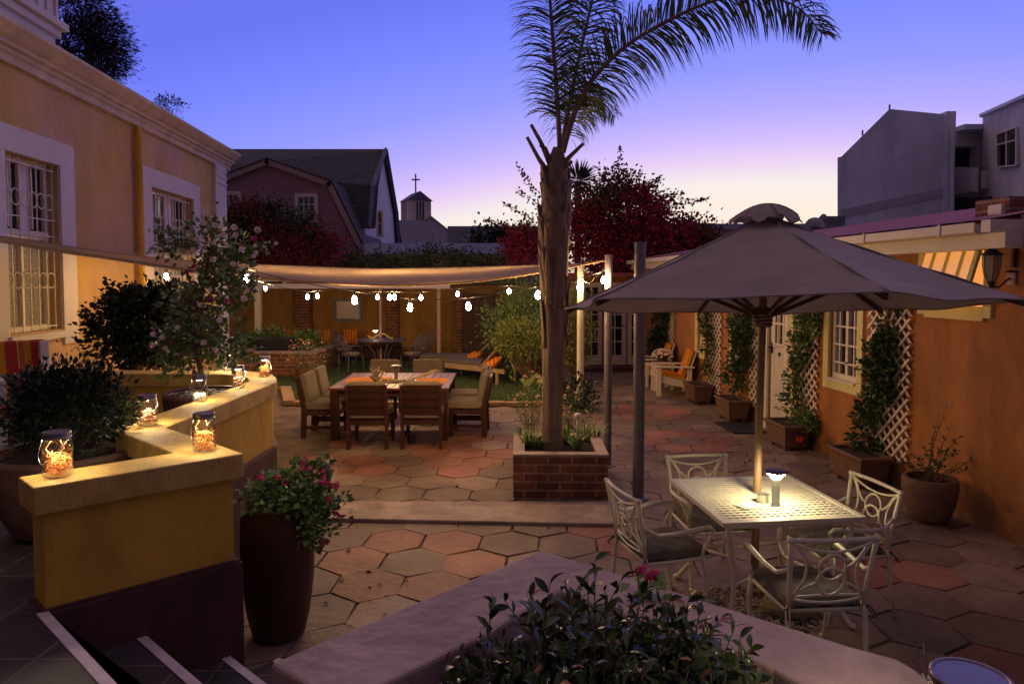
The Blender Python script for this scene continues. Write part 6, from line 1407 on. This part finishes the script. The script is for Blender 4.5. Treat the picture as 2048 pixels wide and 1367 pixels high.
def dchair(t, back_cushion=True):
    for s in (-1, 1):
        g = MB(); g.bar((s * .245, -.25, 0), (s * .245, -.235, .42), .04, .07, up=(0, 1, 0)); g.bar((s * .245, -.235, .40), (s * .245, -.328, .84), .04, .06, up=(0, 1, 0)); g.build('rear_leg', M['darkwood'], t)
        g = MB(); g.box((s * .245, .22, .20), (.045, .06, .40)); g.build('front_leg', M['darkwood'], t, bevel=.003)
        g = MB(); g.box((s * .245, -.01, .15), (.028, .42, .045)); g.build('stretcher', M['darkwood'], t)
    g = MB(); g.box((0, .0, .375), (.46, .50, .02)); g.box((0, .235, .35), (.45, .03, .07)); g.box((0, -.235, .35), (.45, .03, .07)); g.box((.245, 0, .35), (.03, .44, .069)); g.box((-.245, 0, .35), (.03, .44, .069)); g.build('seat', M['darkwood'], t)
    g = MB()
    for i in range(4): z = .49 + .103 * i; g.box((0, -.235 - .10 * (z - .4) / .48, z), (.45, .022, .076), rx=R(12))
    g.build('backrest', M['darkwood'], t)
    g = MB(); g.box((0, .02, .44), (.50, .52, .10)); g.build('seat_cushion', M['khaki'], t, bevel=.022)
    g = MB(); g.box((0, -.222, .675), (.47, .09, .40), rx=R(12)); g.build('back_cushion', M['khaki'], t, bevel=.025)
dchair(DC); DC.location = (-1.855, 8.93, 0); DC['label'] = 'left one of the two dark dining chairs with backs towards the camera'
for (x, y, fx, fy), lb in (((-1.165, 8.95, 0, 1), 'right one of the two dark dining chairs with backs towards the camera'), ((-2.62, 9.55, 1, 0), 'nearer khaki cushioned dining chair at the left end of the table'), ((-2.64, 10.2, 1, 0.03), 'farther khaki cushioned dining chair at the left end of the table'),
                    ((-.62, 9.62, -1, .04), 'nearer khaki cushioned dining chair at the right end of the table'), ((-.66, 10.28, -1, 0), 'farther khaki cushioned dining chair at the right end of the table'), ((-2.08, 10.88, 0, -1), 'khaki cushioned dining chair on the far side, left of the table lamp'), ((-1.38, 10.88, 0, -1), 'khaki cushioned dining chair on the far side, right of the table lamp')):
    l_, r_ = face(x, y, fx, fy); dup(DC, l_, r_, lb)
zt2 = .722
for (px, py), w, d_, lb in (((738, 759), .62, .48, 'orange striped placemat at the left half of the dining table'), ((864, 761), .44, .52, 'orange striped placemat at the right half of the dining table')):
    v = P(px, py, zt2); t = thing('placemat', lb, 'placemat', (v.x, v.y, zt2)); g = MB(); g.box((0, 0, .002), (w, d_, .003)); g.build('cloth', M['mat'], t)
v = P(792, 756, zt2); desklamp('table_lamp', 'small unlit metal lamp in the middle of the dining table', (v.x, v.y, zt2), 1.0, 'greysteel', .2)
v = P(753, 764, zt2 + .003); t = thing('driftwood', 'gnarled dried root standing on the left placemat', 'driftwood', (v.x, v.y, zt2 + .005)); g = MB(); q = random.Random(8)
for i in range(34):
    a = q.uniform(0, 6.28); r1 = q.uniform(.02, .11); z1 = q.uniform(.06, .20); m_ = Vector((math.cos(a) * r1 * .6, math.sin(a) * r1 * .6, z1 * .5)); e = Vector((math.cos(a + .5) * r1, math.sin(a + .5) * r1, z1)); g.tube([(0, 0, 0), m_, e, e + Vector((q.uniform(-.03, .03), q.uniform(-.03, .03), .01))], [.016, .012, .008, .012], 6)
g.build('branches', M['lightwood'], t, smooth=True, fixn=False)
v = P(776, 764, zt2); t = thing('driftwood', 'long pale driftwood branch lying across the dining table', 'driftwood', (v.x, v.y, zt2)); g = MB(); g.tube([(-.08, .0, .03), (.05, .0, .025), (.18, .02, .022), (.32, .05, .03), (.45, .08, .07), (.58, .10, .12), (.72, .12, .15)], [.018, .024, .02, .018, .02, .018, .008], 8); g.tube([(.55, .1, .12), (.60, .1, .155), (.68, .1, .17)], [.012, .01, .005], 6); g.build('branch', M['lightwood'], t, smooth=True)
v = P(822, 763, zt2); t = thing('glass_bowl', 'glass ashtray dish beside the driftwood branch', 'bowl', (v.x, v.y - .08, zt2)); g = MB(); g.lathe([(.05, 0), (.075, .02), (.085, .04), (.075, .038), (.06, .012), (.001, .008)], 20, cap=False); g.build('dish', M['glass'], t, smooth=True)

# ---------------------------------------------------------------- garden: round table, chairs, loungers, bed, pots
def wchair(t):
    g = MB(); r = .011
    g.tube([(-.2, -.2, .44), (-.215, -.25, .65), (-.17, -.29, .85), (0, -.30, .93), (.17, -.29, .85), (.215, -.25, .65), (.2, -.2, .44)], r, 6)
    for k in (-.1, 0, .1): g.tube([(k, -.2, .45), (k * 1.5, -.26, .68), (k * .5, -.30, .90)], .007, 5)
    g.tube([(.12 * math.cos(a), -.275, .68 + .11 * math.sin(a)) for a in np.linspace(0, 6.283, 17)[:-1]], .007, 5, closed=True); g.build('backrest', M['wrought'], t, smooth=True)
    for s in (-1, 1):
        g = MB(); g.tube([(s * .2, .18, .43), (s * .21, .2, .2), (s * .2, .23, .01)], .010, 6); g.build('leg', M['wrought'], t, smooth=True)
        g = MB(); g.tube([(s * .19, -.2, .43), (s * .19, -.2, .2), (s * .2, -.26, .01)], .010, 6); g.build('leg', M['wrought'], t, smooth=True)
        g = MB(); g.tube([(s * .21, -.25, .65), (s * .25, -.05, .66), (s * .24, .12, .64), (s * .22, .15, .44)], .009, 6); g.build('armrest', M['wrought'], t, smooth=True)
    g = MB(); g.tube([(.22 * math.cos(a), .21 * math.sin(a), .435) for a in np.linspace(0, 6.283, 17)[:-1]], .011, 6, closed=True); g.lathe([(.001, .43), (.2, .43), (.20, .436), (.001, .437)], 16); g.build('seat', M['wrought'], t)
    g = MB(); g.lathe([(.001, .445), (.19, .445), (.205, .46), (.20, .485), (.15, .495), (.001, .497)], 20); g.build('seat_cushion', M['khaki'], t, smooth=True)
tc2 = P(763, 740); gc = Vector((D(763, 700, 16.5).x, 16.5, 0))
GT = thing('round_garden_table', 'round wrought iron table with pale driftwood arch in the far garden', 'table', tuple(gc)); g = MB(); g.lathe([(.001, .715), (.60, .715), (.61, .73), (.60, .74), (.001, .742)], 32); g.build('tabletop', M['wrought'], GT, smooth='auto')
for k in range(4):
    a = k * math.pi / 2 + .6; g = MB(); g.tube([(.4 * math.cos(a), .4 * math.sin(a), .71), (.2 * math.cos(a), .2 * math.sin(a), .42), (.16 * math.cos(a), .16 * math.sin(a), .3), (.38 * math.cos(a), .38 * math.sin(a), .02)], .013, 6); g.build('leg', M['wrought'], GT, smooth=True)
WC = thing('wrought_chair', 'x', 'chair', group='wrought iron chairs round the far garden table'); wchair(WC)
pl = [((D(703, 700, 15.9).x, 15.85), 'wrought iron chair at the front left of the round garden table'), ((D(826, 700, 15.95).x, 15.95), 'wrought iron chair at the front right of the round garden table'), ((D(690, 700, 17).x, 16.9), 'wrought iron chair at the back left, blue grey round back showing'), ((D(842, 700, 17.0).x, 16.95), 'wrought iron chair at the back right of the round garden table')]
for i, ((x, y), lb) in enumerate(pl):
    f = (gc - Vector((x, y, 0))).normalized(); l_, r_ = face(x, y, f.x, f.y)
    if i == 0: WC.location = l_; WC.rotation_euler = (0, 0, r_); WC['label'] = lb
    else: dup(WC, l_, r_, lb)
t = thing('driftwood', 'pale yellow driftwood arch standing on the round garden table', 'driftwood', (gc.x, gc.y, .742)); g = MB(); g.tube([(-.28, -.1, .03), (-.2, -.1, .02), (-.12, -.1, .06), (0, -.1, .14), (.1, -.1, .13), (.2, -.1, .05), (.3, -.1, .02)], [.015, .028, .024, .026, .024, .022, .02], 8); g.tube([(-.2, -.1, .02), (-.32, -.1, .1)], [.02, .01], 6); g.build('branch', mat('yellow_wood', (.6, .45, .18), (.5, .36, .13), .8), t, smooth=True)
v = D(751, 680, 16.6); desklamp('table_lamp', 'tiny glowing lamp on the far round garden table', (v.x, 16.6, .742), 1.0, 'smallled', .22)
# bench with striped cushions along the back wall
gb = thing('garden_bench', 'long low dark bench along the ochre garden wall', 'bench', (D(690, 690, 18.6).x, 18.6, 0)); xa, xb = D(500, 690, 18.6).x, D(800, 690, 18.6).x; g = MB(); g.box(((xa + xb) / 2, 18.62, .40), (xb - xa, .5, .06)); g.box(((xa + xb) / 2, 18.7, .2), (xb - xa, .3, .36)); g.build('seat', M['maroon'], gb, world=True, bevel=.01)
for px, lb, rz in ((584, 'orange striped cushion half hidden by the left brick pier', .2), (646, 'orange striped cushion in the open between the piers', 0), (701, 'orange striped cushion seen behind the left garden chair', .1), (749, 'orange striped cushion behind the tiny garden lamp', -.1)):
    v = D(px, 667, 18.55); t = thing('cushion', lb, 'cushion', (v.x, 18.55, .43), rz, 'orange striped cushions on the garden bench'); g = MB()
    def cs(u, v_, s=1): x, y = u * 2 - 1, v_ * 2 - 1; e = max(0, (1 - x * x) * (1 - y * y)) ** .45; return (x * .2 * (1 - .06 * (1 - y * y)), -s * .075 * e + y * .05, .2 + y * .2 * (1 - .06 * (1 - x * x)))
    g.grid(lambda u, v_: cs(u, v_, 1), 12, 12); g.grid(lambda u, v_: cs(u, v_, -1), 12, 12); g.build('cover', M['stripe'], t, smooth=True)
a, b = D(670, 600, BY - .06), D(722, 640, BY - .06); t = thing('mirror', 'dark framed mirror on the ochre garden wall with a pale painted reflection', 'mirror', ((a.x + b.x) / 2, BY - .04, b.z)); w, h = b.x - a.x, a.z - b.z; g = MB()
for x in (-w / 2, w / 2): g.box((x, 0, h / 2), (.08, .06, h + .08))
for z in (0, h): g.box((0, -.002, z), (w - .08, .06, .08))
g.build('frame', M['wrought'], t); g = MB(); g.box((0, .01, h / 2), (w - .06, .02, h - .06)); g.build('mirror_glass', M['steel'], t); 
g = MB(); g.box((.17, -.008, h / 2 - .03), (.34, .012, .34)); g.build('painted_reflection', M['greywhite'], t)  # pale panel stands in for the light patch seen in the mirror
rb = thing('raised_bed', 'raised brick garden bed with pale rim at the left of the lawn', 'raised bed', (D(545, 745, 15.6).x, 15.6, 0)); xa, xb = D(470, 745, 15.3).x, D(632, 745, 15.3).x; g = MB(); g.box(((xa + xb) / 2, 15.4, .26), (xb - xa, .2, .52)); g.box((xb - .1, 16.6, .26), (.2, 2.2, .519)); g.box((xa + .1, 16.6, .26), (.2, 2.2, .519)); g.box(((xa + xb) / 2, 17.6, .26), (xb - xa, .2, .518)); g.build('brick_wall', M['brick'], rb, world=True)
g = MB(); g.box(((xa + xb) / 2, 15.4, .54), (xb - xa + .04, .24, .04)); g.box((xb - .1, 16.6, .54), (.24, 2.15, .039)); g.box((xa + .1, 16.6, .54), (.24, 2.15, .039)); g.build('rim', M['step'], rb, world=True); g = MB(); g.box(((xa + xb) / 2, 16.5, .22), (xb - xa - .4, 2, .44)); g.build('soil', M['soil'], rb, world=True)
v = D(553, 690, 15.9); t = thing('trough', 'black rectangular trough standing in the raised bed', 'trough', (v.x, 15.95, .44)); g = MB(); g.box((0, 0, .18), (.7, .4, .36), taper=1.05); g.build('box', M['flatdark'], t, bevel=.01)
for px, py, lb, s_ in ((545, 677, 'leafy herbs above the black trough', 1), (490, 690, 'small leafy plant at the left of the raised bed', 2), (615, 685, 'leafy plant at the right of the raised bed', 3)):
    v = D(px, py, 16.5); bushy('herb_plant', lb, 'plant', (v.x, 16.5, .44), tuple(v), (.45, .3, .22), 50 + s_, 60, 14, .09, 'leafmid', .3, .06)
fpp = P(614, 764); pot('garden_pot', 'terracotta pot of wispy pink flowers on the lawn edge', (fpp.x, fpp.y, .012), [(.17, 0), (.22, .15), (.25, .28), (.26, .31)], M['terra'])
wisp('flowering_plant', 'wispy pink flowered plant in the terracotta pot by the lawn', 'plant', (fpp.x, fpp.y, .27), tuple(D(612, 712, fpp.y)), (.42, .3, .30), 84, M['blushpetal'], 9, .022, 'leafmid')
LO = thing('sun_lounger', 'wooden lounger with grey mattress, its back raised at the right', 'lounger', (D(920, 740, 15.6).x, 15.9, 0), R(-3), 'wooden sun loungers on the lawn')
def lounger(t):
    g = MB(); 
    for s in (-1, 1): g.box((0, s * .30, .30), (1.9, .04, .09))
    g.build('frame', M['loungewood'], t)
    for sx in (-.8, .75):
        for s in (-1, 1): g = MB(); g.box((sx, s * .3, .14), (.06, .05, .28)); g.build('leg', M['loungewood'], t)
    g = MB()
    for i in range(12): g.box((-.9 + .1 * i, 0, .355), (.085, .6, .02))
    g.build('seat_slats', M['loungewood'], t)
    g = MB(); an = R(42)
    def bp(u): return (.30 + math.cos(an) * u, .37 + math.sin(an) * u + .10 * u * u)
    for i in range(10): u = .05 + .09 * i; x, z = bp(u); g.box((x, 0, z), (.07, .62, .02), ry=-an - .1 * u)
    for s in (-1, 1): g.tube([(bp(u)[0], s * .27, bp(u)[1] - .025) for u in (0, .45, .95)], .022, 6)
    g.bar((bp(.75)[0], .2, bp(.75)[1]), (1.15, .2, .28), .03); g.bar((bp(.75)[0], -.2, bp(.75)[1]), (1.15, -.2, .28), .03); g.build('backrest', M['loungewood'], t)
    g = MB(); g.box((-.32, 0, .405), (1.2, .56, .07)); n_ = len(g.v)
    g.grid(lambda u, v: (bp(.0 + .72 * u)[0] - .035, (v - .5) * .54, bp(.72 * u)[1] + .055), 6, 2); g.grid(lambda u, v: (bp(.0 + .72 * u)[0], (v - .5) * .54, bp(.72 * u)[1] + .012), 6, 2); g.build('mattress', M['cushion'], t, bevel=.01)
lounger(LO); dup(LO, (D(958, 770, 14.6).x, 14.7, 0), R(-38), 'nearer wooden lounger turned towards us with its slatted back raised')
for px, py, Y, rx_, lb in ((943, 715, 15.75, .5, 'plump orange cushion on the farther lounger'), (982, 728, 14.3, .7, 'orange striped pillow on the raised slats of the nearer lounger')):
    v = D(px, py, Y); t = thing('pillow', lb, 'pillow', tuple(v), .2); g = MB(); Mr = Matrix.Rotation(-rx_ , 3, 'Y') 
    def ps(u, v_, s): x, y = u * 2 - 1, v_ * 2 - 1; e = max(0, (1 - x * x) * (1 - y * y)) ** .45; return Mr @ Vector((x * .27, y * .18 - .04, s * .11 * e)) 
    g.grid(lambda u, v_: ps(u, v_, 1), 12, 12); g.grid(lambda u, v_: ps(u, v_, -1), 12, 12); g.build('cover', M['stripe'], t, smooth=True)

# striped bench on the terrace at the far left
db = thing('striped_bench', 'garden bench with red and ochre striped back at the left edge', 'bench', (-4.15, 5.6, ZT), R(38))
Mb = Vector((0, 0, 0)); a = [D(-60, 690, 5.0), D(88, 676, 5.35), D(120, 790, 5.1), D(-60, 800, 4.7)]
c0_ = (a[0] + a[1]) / 2; dx_ = (a[1] - a[0]); rzb = math.atan2(dx_.y, dx_.x); db.location = (c0_.x, c0_.y, ZT); db.rotation_euler = (0, 0, rzb)
wb_ = dx_.length; hb_ = c0_.z - ZT
g = MB(); g.box((0, -.08, hb_ - .30), (wb_, .07, .62), rx=R(-12)); g.build('striped_back', M['deckstripe'], db, bevel=.02)
g = MB(); g.box((0, -.42, .42), (wb_, .6, .09)); g.build('seat_cushion', M['deckstripe'], db, bevel=.02)
g = MB(); g.box((0, -.4, .35), (wb_, .6, .04)); g.build('seat', M['white'], db)
for s in (-1, 1):
    for y in (-.66, -.1): g = MB(); g.box((s * (wb_ / 2 - .03), y, .3 if y < -.3 else .42), (.06, .06, .6 if y < -.3 else .84)); g.build('leg', M['white'], db, bevel=.004)
    g = MB(); g.box((s * (wb_ / 2 - .03), -.38, .62), (.09, .64, .03)); g.build('armrest', M['white'], db, bevel=.004)

# satellite dishes
def dish(label, px, py, Y, r):
    v = D(px, py, Y); t = thing('satellite_dish', label, 'satellite dish', tuple(v)); g = MB(); n_ = 20
    vs = [(0, 0, 0)] ; fs = []
    for k in range(1, 5):
        for j in range(n_): a = 6.2832 * j / n_; rr = r * k / 4; vs.append((rr * math.cos(a), .25 * (rr * rr) / r - .0, rr * math.sin(a)))
    for j in range(n_): fs.append((0, 1 + j, 1 + (j + 1) % n_))
    for k in range(3):
        for j in range(n_): fs.append((1 + k * n_ + j, 1 + k * n_ + (j + 1) % n_, 1 + (k + 1) * n_ + (j + 1) % n_, 1 + (k + 1) * n_ + j))
    g.add(vs, fs); d = g.build('reflector', M['flatwhite'], t, smooth=True); g = MB(); g.tube([(0, .05, 0), (0, .25, -.1), (0, .25, -r * 1.6)], .03, 6); g.tube([(0, 0, -r), (0, .6 * r, -r * .3)], .015, 5); g.build('mount', M['blacksteel'], t, smooth=True); return t, d
t, d = dish('large satellite dish with small dark lettering on the roof beside the flats', 1632, 456, 26, .42); dish('small round satellite dish above the large one', 1648, 434, 26.2, .13)
fc = bpy.data.curves.new('lettering', 'FONT'); fc.body = 'DStv'; fc.size = .2; fc.extrude = .004; fc.align_x = 'CENTER'; tmp = bpy.data.objects.new('tmp', fc); COL.objects.link(tmp); me = bpy.data.meshes.new_from_object(tmp); bpy.data.objects.remove(tmp)
me.materials.append(M['blacksteel']); lo = bpy.data.objects.new('lettering', me); COL.objects.link(lo); lo.parent = t; lo.location = (0, -.03, -.06); lo.rotation_euler = (R(90), 0, 0)

# ---------------------------------------------------------------- shade sail and string lights
SLT = thing('shade_sail', 'long beige shade sail stretched from the left house to the steel posts', 'shade sail', (D(1215, 520, 7.9).x, 7.9, 0))
def catm(pts, f):
    n = len(pts) - 1; s = min(f * n, n - 1e-6); i = int(s); f = s - i; p0, p1, p2, p3 = pts[max(0, i - 1)], pts[i], pts[i + 1], pts[min(n, i + 2)]
    return .5 * ((2 * p1) + (p2 - p0) * f + (2 * p0 - 5 * p1 + 4 * p2 - p3) * f * f + (3 * p1 - p0 - 3 * p2 + p3) * f ** 3)
nearE = [D(px, py, Y) for px, py, Y in ((-120, 468, 5.3), (0, 480, 5.9), (120, 500, 6.4), (250, 520, 6.8), (380, 540, 7.1), (520, 556, 7.35), (660, 567, 7.5), (800, 571, 7.6), (940, 564, 7.7), (1080, 545, 7.8), (1209, 521, 7.9))]
farE = [D(px, py, Y) for px, py, Y in ((-100, 462, 6.3), (40, 478, 7.6), (200, 503, 9.6), (340, 518, 11.6), (440, 525, 13.0), (620, 533, 13.2), (740, 537, 13.0), (860, 536, 12.8), (980, 533, 12.6), (1080, 530, 12.3), (1160, 528, 12.0))]
def sail(u, v):
    a, b = catm(nearE, u), catm(farE, u); p = a.lerp(b, v); return p + Vector((0, 0, -.10 * math.sin(math.pi * v) * math.sin(math.pi * min(1, u * 1.1)) + .012 * math.sin(u * 26 + v * 5) * math.sin(math.pi * v)))
g = MB(); g.grid(sail, 60, 16); g.build('cloth', M['sail'], SLT, world=True, smooth=True, fixn=False)
g = MB(); g.tube([catm(nearE, i / 40) for i in range(41)], .014, 5); g.tube([catm(farE, i / 40) for i in range(41)], .012, 5); g.build('hem', M['sail'], SLT, world=True, smooth=True)
g = MB(); g.tube([farE[-1], D(1160, 540, 12.0)], .006, 4); g.tube([nearE[-1], D(1215, 514, 7.9)], .006, 4); g.build('turnbuckle', M['steel'], SLT, world=True)
def strlights(label, pts, group=None, tail=None):
    t = thing('string_lights', label, 'string lights', tuple(D(*pts[len(pts) // 2])), group=group); g = MB(); P3 = [D(px, py, Y) + Vector((0, 0, .10)) for px, py, Y in pts]
    for a, b in zip(P3[:-1], P3[1:]):
        L = (b - a).length; g.tube([a.lerp(b, f) - Vector((0, 0, .06 * L * 4 * f * (1 - f) * .35)) for f in np.linspace(0, 1, 9)], .005, 4)
    if tail: g.tube([D(*q) for q in tail], .005, 4)
    g.build('cable', M['blacksteel'], t, world=True)
    for px, py, Y in pts:
        c = D(px, py, Y); b = MB(); b.lathe([(.008, .10), (.016, .095), (.016, .05), (.012, .045)], 8, c); so = b.build('socket', M['blacksteel'], t, world=True)
        b = MB(); k_ = rnd.uniform(.88, 1.15); b.lathe([(.001, -.045 * k_), (.018 * k_, -.038 * k_), (.029 * k_, -.018 * k_), (.031 * k_, 0), (.026 * k_, .022), (.014, .042), (.012, .05)], 12, c); b.build('bulb', M['bulb'], t, world=True, smooth=True)
strlights('nearest string of warm bulbs hanging below the front sail edge', [(493, 556, 7.4), (709, 600, 7.5), (820, 615, 7.6), (937, 613, 7.7), (1076, 590, 7.6), (1208, 560, 7.8)])
strlights('farther string of warm bulbs running to the white sail post', [(333, 553, 9.3), (472, 553, 11.6), (531, 577, 12.6), (615, 594, 12.4), (635, 592, 12.0), (755, 594, 12.2), (779, 594, 12.2), (789, 594, 12.25), (842, 595, 12.1), (915, 588, 12.0), (1018, 582, 12.0), (1158, 574, 11.85)], tail=[(1158, 560, 11.85), (1180, 566, 10.5), (1200, 545, 8.5), (1213, 525, 7.85)])

# fallen leaves and petals on the paving and steps
fl_ = []
for _ in range(170):
    a_ = rnd.random()
    if a_ < .10: x, y = rnd.gauss(-1.1, .3), rnd.gauss(4.3, .4)
    elif a_ < .6: x, y = rnd.uniform(2.6, 3.8), rnd.uniform(5, 11)
    else: x, y = rnd.uniform(-2.2, 3.6), rnd.uniform(3.4, 11)
    if y > 3.3 and not (x < -1.05 and y < 5.5 and x + 1.9 < 0): fl_.append((x, y, .008))
fl_ = np.array(fl_)
o = leaves('fallen_leaves', fl_, rng.normal(size=fl_.shape) * [1, 1, .12], .03 + .03 * rng.random(len(fl_)), .3, mat('dry_leaf', (.16, .08, .03), (.30, .05, .04), .8, isl=1), None)
tag(o, 'dry fallen leaves and petals scattered over the paving', 'fallen leaves', kind='stuff')
